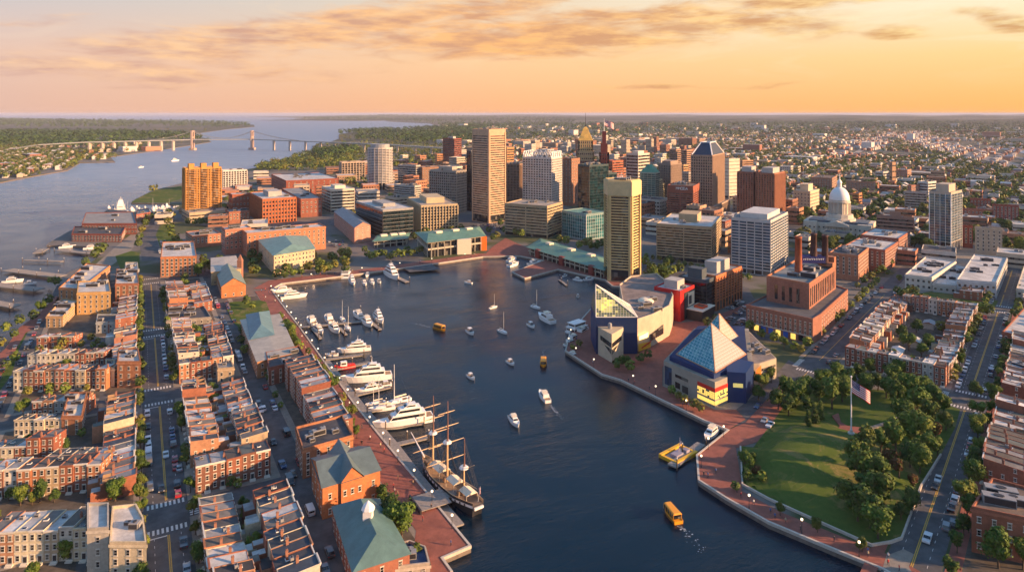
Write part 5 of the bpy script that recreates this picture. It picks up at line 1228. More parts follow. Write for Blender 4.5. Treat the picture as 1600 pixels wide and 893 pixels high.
Lrow('+t', 243, 312, -1.2, 'left of the avenue, middle block', d=9.6)
Lrow('+t', 345, 408, -1.2, 'left of the avenue, third block', d=9.6)
Lrow('+t', 423, 492, -1.2, 'left of the avenue, fourth block', d=9.6, rear=False)
Lrow('+t', 243, 313, 68, 'facing the left promenade', st=(3, 4), brickp=.85, d=11.5, ell=False)
o = gp(20, 612); row(o, .05, 9, 4.35, 9.5, 'in the multicoloured front row left of avenue', st=(3,), brickp=.55, cols=[PAINT[5], BRICK[4], BRICK[0], BRICK[3], BRICK[5], BRICK[0], PAINT[3], BRICK[2], BRICK[1]], ell=False)
o = gp(-40, 783); row(o, .16, 9, 4.0, 9, 'of the orange fronts near lower left corner', st=(3,), brickp=.8, cols=[PAINT[4], BRICK[4], PAINT[2], BRICK[1], BRICK[1], PAINT[3], BRICK[0], BRICK[0], BRICK[1]], ell=False)
o = gp(-25, 886); row(o, .10, 8, 3.7, 11, 'in the row at the lower left corner', st=(3,), brickp=.35, ell=False)
o = gp(22, 682); row(o, .08, 5, 3.6, 7, 'in the low cream row behind gardens', st=(2,), brickp=0, cols=[PAINT[0]] * 5, ell=False)
o = gp(50, 652); row(o, .08, 5, 4.0, 8, 'with its back to the low cream row', st=(2,), ell=True, rear=False)
o = gp(72, 742); row(o, .1, 5, 3.8, 7, 'seen from behind, above the orange fronts', st=(2,), brickp=.2, ell=False)
o = gp(-20, 728); row(o, .1, 5, 4.2, 8, 'at the left edge above the orange fronts', st=(2, 3), ell=False)
o = gp(42, 575); row(o, .10, 8, 4.3, 9, 'behind the multicoloured fronts', st=(2,), ell=False, rear=False)
o = gp(58, 545); row(o, .05, 3, 6, 8, 'low brown, below the yellow corner block', st=(2,), ell=False)
Rl = 'of the terrace facing the park'
row(RG(348, -81), RA, 9, 4.5, 9, 'of the maroon terrace opposite the park trees', st=(3,), brickp=1, cols=[BRICK[2], BRICK[0], BRICK[0], BRICK[2], PAINT[2], BRICK[0], BRICK[2], PAINT[4], BRICK[0]], ell=False)
Rrow('-t', 362, 478, -83, 'on the street below the power plant', d=9)
Rrow('+t', 352, 482, -40, 'on the west side of right avenue', d=9)
row(RG(470, -77), RA, 7, 4.5, 9, 'of the terrace below the white complex lawn', st=(3,), brickp=.7, ell=False)
Rrow('-t', 262, 330, -20.5, 'east of right avenue beside the park', d=10.5, ell=True)
Rrow('-t', 350, 430, -20.5, 'east of right avenue past the crosswalk', d=10.5, ell=True)
Rrow('-t', 520, 600, -20.5, 'far up right avenue, east side', d=12, st=(2,), rear=False)
Rrow('+t', 520, 590, -41, 'far up right avenue, west side', d=12, st=(2,), rear=False)
Rrow('+t', 262, 330, 8, 'in the second line east of right avenue', d=10.5, ell=True, rear=False)
# larger neighbourhood blocks
NB = [
 ('white-roofed cream corner block with two wings at the near crossing', 'wall', (.66, .55, .38), [(171, 903), (229, 903), (224, 860), (213, 838), (175, 842)], 851, 3, 'w', 3),
 ('grey-cream rear wing beside the white-roofed corner block', 'wall', (.5, .45, .38), [(136, 895), (170, 893), (170, 850), (136, 850)], 830, 3, 'w', 0),
 ('narrow brick end block with cooling units above the left rows', 'brick', BRICK[1], [(96, 680), (128, 680), (136, 640), (108, 640)], 653, 3, 'w', 4),
 ('orange brick corner house with white roof where the row meets the avenue', 'brick', BRICK[1], [(183, 606), (220, 606), (216, 583), (185, 583)], 567, 3, 'w', 5),
 ('yellow rendered front of a small shop by the orange corner house', 'wall', PAINT[0], [(165, 604), (179, 604), (179, 590), (165, 590)], 577, 3, 'd', 1),
 ('long orange and cream apartment block with white roof near the bay promenade', 'brick', (.5, .22, .1), [(92, 478), (125, 480), (172, 440), (135, 436)], 451, 4, 'w', 8),
 ('yellow balconied apartment block in front of the long orange one', 'wall', (.6, .36, .14), [(120, 492), (173, 490), (170, 470), (122, 472)], 459, 4, 'w', 4),
 ('low stepped ochre terrace at the bay street', 'wall', (.55, .34, .17), [(72, 512), (98, 512), (122, 486), (98, 482)], 496, 3, 'w', 6),
 ('brown brick apartment house with white roof left of the avenue', 'brick', (.3, .14, .09), [(180, 474), (217, 473), (214, 448), (182, 448)], 445, 4, 'w', 7),
 ('pale flat-roofed pair of houses beyond the brown apartment house', 'wall', PAINT[1], [(195, 446), (216, 446), (215, 432), (196, 432)], 424, 3, 'w', 5),
 ('dark hip-roofed brick house pair in the left courtyard', 'wall', PAINT[4], [(150, 521), (187, 520), (186, 508), (152, 508)], 505, 2, 'd', 1),
 ('big flat orange brick block with white roof at the avenue fork', 'brick', (.48, .19, .08), [(251, 433), (307, 431), (303, 405), (254, 406)], 403, 5, 'w', 8),
 ('large low building with black membrane roof behind the second street', 'wall', (.3, .27, .24), [(260, 511), (330, 505), (313, 478), (258, 482)], 503, 1, 'd', 9),
 ('orange brick corner apartments with mansard and balconies by promenade', 'brick', BRICK[1], [(473, 748), (552, 724), (535, 690), (462, 710)], 705, 4, 'd', 6),
 ('dark-roofed four-storey block above the promenade terrace', 'brick', BRICK[2], [(420, 603), (480, 588), (468, 566), (415, 577)], 577, 3, 'd', 4),
 ('ochre corner house with flat roof on second street', 'wall', PAINT[3], [(340, 600), (366, 598), (360, 582), (336, 584)], 578, 2, 'g', 2),
 ('navy-roofed white-edged building at the bottom of the promenade', 'wall', (.5, .42, .34), [(590, 915), (672, 905), (665, 878), (640, 868), (572, 888)], 893, 3, (.03, .06, .14), 7),
 ('three-storey red brick corner building with tan cornice by the lower right avenue', 'brick', BRICK[0], [(1518, 862), (1640, 890), (1680, 850), (1550, 812)], 795, 3, 'b', 5),
 ('brick corner block east of the upper crosswalk on the right avenue', 'brick', BRICK[2], [(1561, 600), (1625, 620), (1660, 590), (1585, 575)], 585, 2, 'g', 3),
 ('large dark brick block at right edge above the crosswalk', 'brick', BRICK[2], [(1566, 545), (1640, 565), (1680, 520), (1600, 505)], 520, 3, 'w', 4),
 ('white-roofed warehouse at the right edge', 'wall', PAINT[1], [(1588, 470), (1650, 480), (1660, 440), (1600, 432)], 452, 2, 'w', 4),
 ('white-framed left wing of the flat school complex with glass corner', 'conc', (.6, .56, .5), [(1414, 450), (1456, 455), (1494, 428), (1446, 420)], 430, 2, 'w', 8),
 ('low middle deck of the flat school complex', 'conc', (.5, .47, .44), [(1457, 456), (1494, 460), (1515, 430), (1490, 424)], 444, 1, 'w', 5),
 ('blue-glazed right wing of the flat school complex with large white roof', 'conc', (.5, .52, .54), [(1495, 461), (1557, 466), (1574, 424), (1522, 418)], 438, 2, 'w', 6),
 ('tall brick church-like hall on the bay pier', 'brick', (.24, .08, .06), [(128, 366), (214, 366), (208, 346), (134, 348)], 350, 2, 'g', 2),
 ('long red brick pier warehouse with dark roof', 'brick', (.26, .08, .06), [(112, 377), (190, 378), (196, 366), (116, 365)], 366, 2, 'd', 3),
 ('small brick gatehouse by the bay marina', 'brick', (.26, .09, .07), [(213, 346), (235, 342), (232, 336), (214, 338)], 336, 2, 'g', 1),
]
for (label, mat, col, pts, yt, n, rf, un) in NB:
    poly = P(*pts); H = max(3, hz(yt, poly[0][1])); nm = 'brick_building' if mat == 'brick' else 'building'
    block(nm, label, 'building', poly, H, 'wins', col, n=n, base=.6, top=.7, mat=mat, roof=rf, units=un, wins=WIN if poly[0][1] < 420 else WINDY, pier=2.9, group='larger buildings of the harbour quarters')
# halls with pitched roofs
def hall(label, pts, yt, rh, hip, wallc, roofc, n=2, name='hall', mat='brick', cat='building', winsp=4.0, cross=None, along=None):
    poly = P(*pts)
    if area(poly) < 0: poly = poly[::-1]
    H = hz(yt, poly[0][1]); root = thing(name, label, cat, (*centroid(poly), .1)); lp = rel(poly, root)
    g = G(); g.prism(lp, 0, H, 0); link('wall', g.mesh('wall', [M[mat]]), root, color=wallc); pitched(root, lp, H, rh, hip, roofc, gcol=wallc, gmat=mat, along=along)
    for i in range(4):
        A, Bq = Vector(lp[i]), Vector(lp[(i + 1) % 4]); dd = Bq - A; nn = Vector((dd.y, -dd.x)); mid = (A + Bq) / 2 + Vector(root.location[:2])
        if nn.dot(-mid) < 0: continue
        k = max(1, int(dd.length / winsp)); rz = math.atan2(dd.y, dd.x)
        for z in range(n):
            for j in range(k): p = A + dd * (j + .5) / k; link('window', WIN, root, (*p, 1.8 + z * (H - .6) / n), rz)
    if cross:
        u0, u1, out, ch = cross; A, Bq = Vector(lp[0]), Vector(lp[1]); dd = Bq - A; nn = Vector((dd.y, -dd.x)).normalized(); W2 = (Vector(lp[3]) - A)
        q = [tuple(A + dd * u0 + nn * out), tuple(A + dd * u1 + nn * out), tuple(A + dd * u1 + W2 * .95), tuple(A + dd * u0 + W2 * .95)]
        g = G(); g.prism(q, 0, H + .2, 0); link('cross_wing', g.mesh('cross_wing', [M[mat]]), root, color=wallc); pitched(root, q, H + .2, rh * ch, 0, roofc, gcol=wallc, gmat=mat, along=1)
        for z in range(n):
            for j in range(3): p = A + dd * (u0 + (u1 - u0) * (j + .5) / 3) + nn * out; link('window', WIN, root, (*p, 1.8 + z * (H - .6) / n), math.atan2(dd.y, dd.x))
    occupy(poly); return root, lp, H
hall('orange brick cross-gabled hall with slate roof at promenade corner', [(504, 812), (594, 782), (560, 742), (487, 762)], 762, 3.6, 0, (.46, .17, .07), (.13, .18, .19), cross=(.3, .68, .8, 1.1))
r, lp, H = hall('long hip-roofed brick school with green-grey slate and white cupola', [(552, 935), (640, 905), (592, 815), (520, 828)], 893, 4.2, .2, (.3, .12, .08), (.10, .19, .19))
c = centroid(lp); g = G(); g.box(-1.2, -1.2, 0, 1.2, 1.2, 3); g.lathe(0, 0, [(1.9, 3), (1.5, 3.8), (.1, 5.2)], 8); link('cupola', g.mesh('cupola', [M['white']]), r, (c[0], c[1], H + 3))
r, lp, H = hall('brick recreation hall with blue-grey hipped roof beside the oval lawn', [(402, 592), (463, 576), (436, 512), (376, 522)], 565, .3, .1, (.42, .2, .1), (.42, .39, .34), cross=None)
q = P((392, 556), (428, 548), (420, 508), (385, 514)); pitched(r, [(p[0] - r.location.x, p[1] - r.location.y) for p in q], H + .3, 3.4, .25, (.13, .24, .28)); 
hall('orange gabled church hall with arched entrance at the head of the oval lawn', [(346, 466), (384, 462), (372, 437), (338, 440)], 448, 5, 0, (.5, .2, .08), (.2, .27, .24), n=1, along=1)
r, lp, H = hall('tan flat church with small brick bell turret behind the gabled hall', [(330, 446), (377, 440), (368, 418), (330, 422)], 425, .6, .2, (.5, .36, .2), (.5, .46, .4), n=1, mat='wall')
g = G(); g.box(-1.6, -1.6, 0, 1.6, 1.6, 14); g.loft([[(-1.8, -1.8, 14), (1.8, -1.8, 14), (1.8, 1.8, 14), (-1.8, 1.8, 14)], [(-.05, -.05, 19), (.05, -.05, 19), (.05, .05, 19), (-.05, .05, 19)]]); link('bell_turret', g.mesh('bell_turret', [M['chim']]), r, (lp[1][0] - 2, lp[1][1] + 3, 0))
hall('long rose brick mill with dark ridged roof near the boulevard', [(554, 381), (579, 376), (548, 350), (522, 352)], 356, 4, 0, (.42, .22, .17), (.25, .25, .27), n=4, winsp=5)
for (px, py, w, l, c) in ((1402, 556, 5, 8, (.6, .58, .56)), (1431, 541, 4, 7, (.5, .5, .5)), (1452, 512, 5, 7, (.3, .3, .32))):
    x, y = gp(px, py); root = thing('garage', f"small outbuilding with {['pale', 'grey', 'dark'][[.6, .5, .3].index(c[0])]} low roof among the courtyard trees", 'outbuilding', (x, y, .14), RA); g = G(); g.box(-w / 2, -l / 2, 0, w / 2, l / 2, 3); link('wall', g.mesh('wall', [M['wall']]), root, color=PAINT[1]); pitched(root, [(-w / 2, -l / 2), (w / 2, -l / 2), (w / 2, l / 2), (-w / 2, l / 2)], 3, 1, 0, c)

# ------------------------------------------------------------ trees
def crown(seed, R0=3.4, H=6.5, lobes=9, n=1500, leaf=.42, mats=('leaf', 'leaf2'), shape='round', z0=2.2):
    r = random.Random(seed); g = G(); L = []
    for i in range(lobes):
        if shape == 'round':
            a = r.uniform(0, 6.28); q = r.uniform(0, .62) * R0; zz = z0 + H * r.uniform(.22, .8); L.append((q * math.cos(a) * 1.1, q * math.sin(a) * .95, zz, R0 * r.uniform(.26, .56)))
        else:
            f = (i + .5) / lobes; a = r.uniform(0, 6.28); L.append((R0 * .3 * math.cos(a) * (1 - f), R0 * .3 * math.sin(a) * (1 - f), z0 + H * f * .92, R0 * (.62 - .45 * f)))
    for k in range(n):
        c = L[r.randrange(lobes)]; d = Vector((r.gauss(0, 1), r.gauss(0, 1), r.gauss(.25, 1))).normalized(); rad = c[3] * (1 - .35 * r.random() ** 2) * (r.uniform(.85, 1.12) if r.random() < .85 else r.uniform(1.1, 1.45))
        p = Vector(c[:3]) + d * rad; nrm = (d + Vector((r.uniform(-.6, .6), r.uniform(-.6, .6), r.uniform(-.2, .7)))).normalized()
        t = nrm.orthogonal().normalized(); b = nrm.cross(t); an = r.uniform(0, 6.28); t, b = t * math.cos(an) + b * math.sin(an), b * math.cos(an) - t * math.sin(an); s_ = leaf * r.uniform(.6, 1.3)
        g.add([p + t * s_, p + b * s_ * .7, p - t * s_, p - b * s_ * .7], [(0, 1, 2, 3)], 0 if r.random() < .8 else 1)
    for c in L:                            # inner limbs' foliage mass
        vs = []; m_, n_ = 4, 7
        for i in range(m_ + 1):
            th = math.pi * i / m_
            for j in range(n_): ph = 2 * math.pi * j / n_; q = c[3] * .72 * r.uniform(.85, 1.1); vs.append((c[0] + q * math.sin(th) * math.cos(ph), c[1] + q * math.sin(th) * math.sin(ph), c[2] + q * math.cos(th)))
        g.add(vs, [(i * n_ + j, (i + 1) * n_ + j, (i + 1) * n_ + (j + 1) % n_, i * n_ + (j + 1) % n_) for i in range(m_) for j in range(n_)], 0)
    return g.mesh('crown', [M[mats[0]], M[mats[1]]])
def trunk(h=4.5, r0=.28, seed=0):
    r = random.Random(seed); g = G(); g.tube((0, 0, 0), (.1, .05, h * .55), r0, r0 * .7, 7)
    for i in range(4): a = i * 1.6 + r.random(); g.tube((.1, .05, h * r.uniform(.4, .55)), (math.cos(a) * 1.5, math.sin(a) * 1.5, h * r.uniform(.9, 1.15)), r0 * .45, r0 * .15, 5)
    return g.mesh('trunk', [M['bark']])
TR = [trunk(4.5, .28, i) for i in range(2)]
TK = {}
def tk(kind):
    if kind not in TK:
        ks = []
        for i in range(3):
            k = Kit(); k.part('trunk', TR[i % 2])
            if kind == 'round': k.part('crown', crown(i, mats=('leaf', 'leaf2')))
            if kind == 'big': k.part('crown', crown(20 + i, 3.8, 6.8, 16, 2600, .36, ('leaf', 'leafd')))
            if kind == 'olive': k.part('crown', crown(30 + i, 3.4, 6, 10, 1500, .4, ('leaf2', 'leaf')))
            if kind == 'dark': k.part('crown', crown(40 + i, 3.4, 6.2, 11, 1500, .4, ('leafd', 'leaf')))
            if kind == 'red': k.part('crown', crown(50 + i, 2.6, 4, 9, 1000, .36, ('leafr', 'leaf2')))
            if kind == 'cone': k.part('crown', crown(60 + i, 2.4, 8, 9, 1300, .36, ('leafd', 'leaf'), 'cone', .6))
            ks.append(k)
        TK[kind] = ks
    return TK[kind]
KN = {'round': 'round green', 'big': 'broad dense green', 'olive': 'olive yellowish', 'dark': 'dark green', 'red': 'russet', 'cone': 'dark conical'}
ntree = [0]
def tree(x, y, kind, label, scale=1.0, group=None, z=.1, cat='tree', name=None):
    TREES.append((scale / y, x, y, kind, label, scale * rnd.uniform(.92, 1.1), group, z, cat, name))
TREES = []
def put_tree(x, y, kind, label, s_, group, z, cat, name):
    return place(rnd.choice(tk(kind)), name or ('conifer_tree' if kind == 'cone' else 'tree'), label, cat, (x, y, z), rnd.uniform(0, 6.28), group, {}, (s_, s_, s_ * rnd.uniform(.88, 1.1)))
def treeline(f, t, s0, s1, sp, where, scale=.6, kinds=('round', 'dark', 'olive'), p=.85, group=None):
    s = s0; i = 0; scale *= 1.35
    while s < s1:
        if rnd.random() < p:
            k = rnd.choice(kinds); x, y = f(s, t + rnd.uniform(-.4, .4)); tree(x, y, k, f"{KN[k]} street tree, {ordn(i)} {where}", scale * rnd.uniform(.75, 1.2), group or f'street trees {where}'[:60]); i += 1
        s += sp * rnd.uniform(.75, 1.3)
treeline(LG, .4, 165, 420, 10, 'on the left kerb of the avenue', .5)
treeline(LG, 13.9, 180, 520, 11, 'on the right kerb of the avenue', .48)
treeline(LG, .2, 424, 540, 7, 'in the dense upper strip left of the avenue', .55)
treeline(LG, 50.6, 236, 400, 11, 'on the promenade side of second street', .36, ('dark', 'olive'), .6)
treeline(LG, 70.3, 245, 330, 6.5, 'beside the promenade terrace', .42, ('round', 'dark', 'olive'), .95)
treeline(LG, 73.2, 262, 345, 11, 'in the planters along the left promenade', .44, ('round', 'olive'), 1)
treeline(LG, 69.5, 345, 400, 4.5, 'in the grove between brick hall and harbour', .6, ('round', 'big'), 1)
treeline(LG, 51.5, 330, 392, 5, 'left of the blue-roofed hall', .5, ('dark', 'round'), 1)
treeline(RG, -22.7, 205, 345, 12, 'on the east kerb of right avenue', .62, ('big', 'round', 'dark'), .9)
treeline(RG, -22.7, 360, 640, 11, 'on the far east kerb of the right avenue', .55, ('dark', 'round'), .8)
treeline(RG, -38.9, 345, 640, 11, 'on the far west kerb of the right avenue', .55, ('dark', 'round'), .8)
treeline(RG, -101.5, 350, 560, 13, 'along the power plant street', .5, ('dark', 'round', 'olive'), .8)
def grove(pts, where, kinds=('big', 'dark', 'round'), scale=1.0, jitter=0, group=None, zf=None):
    for i, (px, py, *sc) in enumerate(pts):
        x, y = gp(px, py); k = sc[1] if len(sc) > 1 else rnd.choice(kinds); s_ = 1.15 * scale * (sc[0] if sc else 1)
        tree(x, y, k, f"{KN[k]} tree, {ordn(i)} {where}", s_, group or f'trees {where}'[:60], zf(x, y) if zf else .1)
PK = [(1216, 640), (1232, 650), (1225, 628), (1243, 636, 1.1), (1262, 648, .9), (1258, 625), (1280, 628, 1.1), (1300, 640, 1.25), (1316, 628, 1.2), (1285, 612), (1308, 606), (1330, 612), (1352, 618), (1345, 602), (1372, 610), (1262, 672, .75, 'cone'), (1273, 664, .75, 'cone'), (1282, 657, .8, 'cone'),
      (1385, 622), (1400, 636), (1420, 628, 1.1), (1440, 622), (1455, 640), (1432, 655, 1.2), (1410, 670), (1450, 668, 1.1), (1475, 648), (1395, 700, 1.0), (1376, 722, 1.0), (1400, 716, 1.2), (1430, 700, 1.3), (1445, 722, 1.1), (1422, 735), (1352, 722, 1.1), (1340, 745, 1.2), (1345, 765, 1.2),
      (1368, 770, 1.1), (1350, 795, 1.3), (1375, 800, 1.25), (1360, 825, 1.2), (1340, 815), (1385, 775, .8, 'red'), (1390, 740, .9, 'red'), (1405, 752, .8, 'red'), (1428, 765, .7, 'red'), (1325, 795), (1372, 842, 1.0), (1425, 800, .8, 'dark'), (1437, 742, .9), (1462, 690, .9, 'red'), (1478, 672, .8, 'olive'), (1465, 715, .8), (1408, 812, .6, 'dark')]
grove(PK, 'of the harbour park grove', scale=.98, zf=lambda x, y: mh(x, y) - .1)
grove([(1163, 725, .6), (1172, 738, .7), (1168, 752, .6), (1180, 745, .65, 'red'), (1176, 726, .6, 'dark'), (1190, 755, .5, 'red')], 'in the clump left of the park mound', scale=.8)
grove([(1149, 768, .7, 'olive'), (1219, 806, .8, 'olive'), (1277, 832, .8, 'olive'), (1347, 862, .8, 'olive')], 'small, on the brick promenade below the park', scale=.55)
grove([(598, 790, .8), (612, 826, 1.15), (628, 842, 1.2), (606, 842, 1.0), (650, 880, .6, 'olive'), (545, 720, .6)], 'beside the promenade hall', scale=.85)
grove([(1525, 620, 1), (1530, 655, 1), (1528, 685, 1), (1505, 790, 1.1), (1560, 888, 1.2), (1598, 890, 1.0)], 'beside the brick houses of the right avenue', scale=.75)
grove([(1405, 590, .9), (1425, 585, 1.1), (1395, 600, .9), (1440, 560), (1385, 583, .7), (1420, 548, 1.1), (1408, 530), (1432, 520), (1470, 520, .8), (1450, 545), (1360, 585, .8), (1445, 596, .8), (1395, 562, .6, 'olive')], 'in the courtyard between maroon terraces', scale=.85)
grove([(36, 650, .9), (32, 790, .8), (62, 785, .9), (85, 785, .6), (180, 783, 1), (105, 875, .9), (92, 600, .5), (135, 612, .5), (92, 560, 1.0, 'olive'), (104, 580, .9), (98, 545, .8, 'olive'), (85, 676, .8), (145, 545, .5), (160, 548, .6), (100, 598, .7), (10, 520, .9), (22, 530, .8), (30, 510), (52, 502, 1), (62, 492, 1.1), (75, 478), (88, 448, 1), (78, 444, .8), (0, 545, .8), (24, 568, .8), (8, 580, .8)], 'of the left quarter gardens', scale=.72)
grove([(312, 545, 1), (305, 530, 1), (310, 570, 1), (318, 560, .9), (300, 520, .9), (385, 478, .9), (395, 484, .7), (332, 588, .5), (376, 540, .8), (382, 555, .8), (379, 525, .8)], 'of the yards by second street', scale=.7)
g_harb = [(398 + rnd.uniform(-10, 10), 418 + rnd.uniform(-14, 14)) for _ in range(9)] + [(432, 436), (445, 437), (458, 434), (447, 428), (470, 432)] + [(rnd.uniform(475, 545), rnd.uniform(400, 430)) for _ in range(26)]
grove(g_harb, 'round the cream harbour hotel', scale=.8, kinds=('dark', 'round', 'big'))
grove([(x, 409 - (x - 580) * .1 + rnd.uniform(-5, 3)) for x in range(580, 662, 7)] + [(570, 396, 1), (574, 404, 1)], 'on the north promenade left of the green pavilion', scale=.75, kinds=('dark', 'round'))
grove([(x, rnd.uniform(352, 378)) for x in range(764, 815, 6)] + [(x, 388 + (x - 830) * .0 + rnd.uniform(-3, 3)) for x in range(905, 945, 9)] + [(814, 372), (800, 365), (920, 385), (932, 392), (875, 380), (885, 384)], 'at the foot of the tan ribbon office', scale=.85, kinds=('dark', 'big'))
grove([(1008, 418), (1018, 428), (1030, 432, 1.2), (1040, 424, 1.2), (1022, 442, 1.3), (1038, 440, 1.3), (1050, 432), (1062, 428), (1046, 415), (1028, 450), (1012, 438)] + [(1010 + i * 10, 405 + i * 2.1, .6) for i in range(17)], 'between golden tower and red hall', scale=.85, kinds=('dark', 'big'))
grove([(965, 578, .6), (978, 575, .7), (985, 582, .6), (972, 570, .5), (1000, 568, .6), (1012, 562, .5), (1085, 640, .45), (1070, 632, .45), (1060, 625, .4), (1050, 618, .45), (1095, 645, .45), (895, 548, .4), (905, 543, .4), (1160, 610, .7), (1175, 605, .7), (1190, 612, .8), (1185, 625, .7), (1205, 598, .7), (1172, 518, .6), (1190, 530, .6), (1210, 536, .6), (1225, 545, .7), (1240, 550, .6), (1105, 512, .6), (1118, 505, .6), (1063, 498, .5)], 'round the aquarium and pyramids', scale=.98, kinds=('dark', 'round'))
grove([(1410 + i * 6, 470 + i * 1.4, .9, 'olive') for i in range(16)] + [(1402 + i * 7, 462 + rnd.uniform(-2, 2), .8) for i in range(5)] + [(1500 + i * 9, 487 + i * 1.5, .9) for i in range(6)] + [(1350, 445, .8), (1362, 440, .8), (1370, 432, .8), (1378, 428, .9), (1340, 452, .6), (1405, 440, .7), (1390, 418)], 'on the lawn edge of the white complex', scale=.8, kinds=('olive', 'round', 'dark'))
grove([(1270, 352), (1262, 358), (1250, 350), (1282, 352), (1258, 365), (1330, 376, .6), (1345, 378, .8), (1356, 372, 1), (1365, 362, .9), (1440, 345, .9), (1448, 352), (1432, 336), (1452, 340)], 'beside the domed building', scale=.95, kinds=('dark', 'olive', 'round'))
grove([(156, 400, 1.1), (148, 406, .9), (162, 394, .9), (134, 418, .9), (165, 432, .6), (222, 365, 1), (228, 355, 1.1), (232, 348, 1.1), (240, 344, 1.1), (248, 344, 1), (262, 352, 1), (266, 362), (268, 372), (274, 380), (280, 388), (262, 342, 1.2), (268, 345, 1.2), (294, 352, .9), (304, 353, .9), (314, 353, 1), (324, 352, .9), (334, 353, .9), (342, 352, 1), (350, 350, .9),
       (218, 378, .9), (216, 388, .9), (310, 432, 1), (320, 425, 1.1), (330, 424), (318, 412, .9), (342, 412, .8), (350, 330), (354, 322, 1.2), (358, 315, 1.1), (236, 300, .7), (243, 297, .8)], 'along the bay road and car park', scale=.95, kinds=('dark', 'round', 'big'))
grove([(535 + i * 8, 292 + rnd.uniform(-4, 5), 1.4) for i in range(9)] + [(610 + i * 9, 312, 1) for i in range(3)] + [(545, 345), (552, 342), (655, 372, .8), (648, 376, .8), (665, 370, .9), (690, 368, .8), (705, 366, .8), (720, 362, .8)], 'between the office blocks west of downtown', scale=1.0, kinds=('dark', 'big'))

k = 0; tries = 0
while k < 60 and tries < 3000:            # small trees in the back gardens
    tries += 1; s_, t_ = (rnd.uniform(170, 420), rnd.uniform(-44, -16)) if rnd.random() < .6 else (rnd.uniform(160, 540), rnd.uniform(25.5, 29.5)); x, y = LG(s_, t_)
    if free(x, y, .6): tree(x, y, rnd.choice(['round', 'dark', 'olive']), f"small garden tree, {ordn(k)} counted among the yards of the left quarter", rnd.uniform(.38, .62), 'small trees in the left quarter yards'); k += 1
# ------------------------------------------------------------ cars
def carkit(L, Wd, Hh, kind):
    k = Kit(); g = G(); w = Wd / 2
    if kind == 'van':
        prof = [(-L / 2, .35), (L / 2, .35), (L / 2, .95), (L / 2 - .75, 1.15), (L / 2 - 1.35, Hh - .1), (L / 2 - 1.7, Hh), (-L / 2 + .1, Hh), (-L / 2, Hh - .2)]
    elif kind == 'suv':
        prof = [(-L / 2, .35), (L / 2, .35), (L / 2, .85), (L / 2 - .15, 1.0), (-L / 2 + .05, 1.05), (-L / 2, .9)]
    elif kind == 'pickup':
        prof = [(-L / 2, .4), (L / 2, .4), (L / 2, .9), (L / 2 - .15, 1.05), (-L / 2, 1.05)]
    else:
        prof = [(-L / 2, .3), (L / 2, .3), (L / 2, .7), (L / 2 - .9, .88), (-L / 2 + .6, .92), (-L / 2, .8)]
    rings = [[(sx * w * .96 if abs(z - .3) < .1 else sx * w, y, z) for (y, z) in prof] for sx in (-1, 1)]
    g.loft(rings, 0)
    cab = {'sedan': (-L / 2 + .9, L / 2 - 1.35, .9, 1.42), 'suv': (-L / 2 + .12, L / 2 - 1.25, 1.0, 1.68), 'pickup': (-.5, L / 2 - 1.3, 1.0, 1.7), 'van': None}[kind]
    if cab:
        y0, y1, z0, z1 = cab; g.box(-w + .14, y0 + .4, z1, w - .14, y1 - .55, z1 + .05, 0)
        for sx in (-1, 1): g.tube((sx * (w - .13), (y0 + y1) / 2, z0), (sx * (w - .2), (y0 + y1) / 2, z1), .05, n=4)
    b = k.part('body', g.mesh('body', [M['carpaint']]), key='body'); g = G()
    if cab: g.loft([[(-w + .08, y0, z0), (w - .08, y0, z0), (w - .08, y1, z0), (-w + .08, y1, z0)], [(-w + .22, y0 + .42, z1 - .005), (w - .22, y0 + .42, z1 - .005), (w - .22, y1 - .58, z1 - .005), (-w + .22, y1 - .58, z1 - .005)]], 0)
    else:
        for sx in (-1, 1): g.box(sx * w - .02, -L / 2 + .5, 1.25, sx * w + .02, L / 2 - 1.9, 1.8, 0)
        g.add([(-w + .12, L / 2 - .74, 1.18), (w - .12, L / 2 - .74, 1.18), (w - .15, L / 2 - 1.33, Hh - .15), (-w + .15, L / 2 - 1.33, Hh - .15)], [(0, 1, 2, 3)], 0); g.box(-w + .2, -L / 2 - .02, 1.3, w - .2, -L / 2 + .01, 1.85, 0)
    k.part('window', g.mesh('window', [M['glass']]))
    g = G(); g.tube((-.11, 0, 0), (.11, 0, 0), .33, n=12); g.tube((-.12, 0, 0), (.12, 0, 0), .17, n=8, m=1); wm = g.mesh('wheel', [M['rubber'], M['unit']])
    for sx in (-1, 1):
        for sy in (-1, 1): k.part('wheel', wm, (sx * (w - .1), sy * (L / 2 - .85), .33))
    g = G(); g.box(-.18, -.03, -.07, .18, .03, .07); hl = g.mesh('headlight', [M['white']]); g = G(); g.box(-.15, -.03, -.08, .15, .03, .08); tl = g.mesh('tail_light', [M['redp']])
    for sx in (-1, 1): k.part('headlight', hl, (sx * (w - .25), L / 2 + .01, .72)); k.part('tail_light', tl, (sx * (w - .2), -L / 2 - .01, .78))
    return k
CARK = {'sedan': carkit(4.6, 1.85, 1.45, 'sedan'), 'suv': carkit(4.7, 1.95, 1.75, 'suv'), 'pickup': carkit(5.3, 1.95, 1.75, 'pickup'), 'van': carkit(5.6, 2.05, 2.2, 'van')}
CC = [((.62, .62, .63), 'white'), ((.65, .65, .66), 'white'), ((.3, .31, .33), 'silver'), ((.02, .02, .022), 'black'), ((.025, .025, .03), 'black'), ((.08, .085, .095), 'dark grey'), ((.35, .02, .02), 'red'), ((.03, .06, .16), 'blue'), ((.16, .17, .19), 'grey')]
ncar = [0]
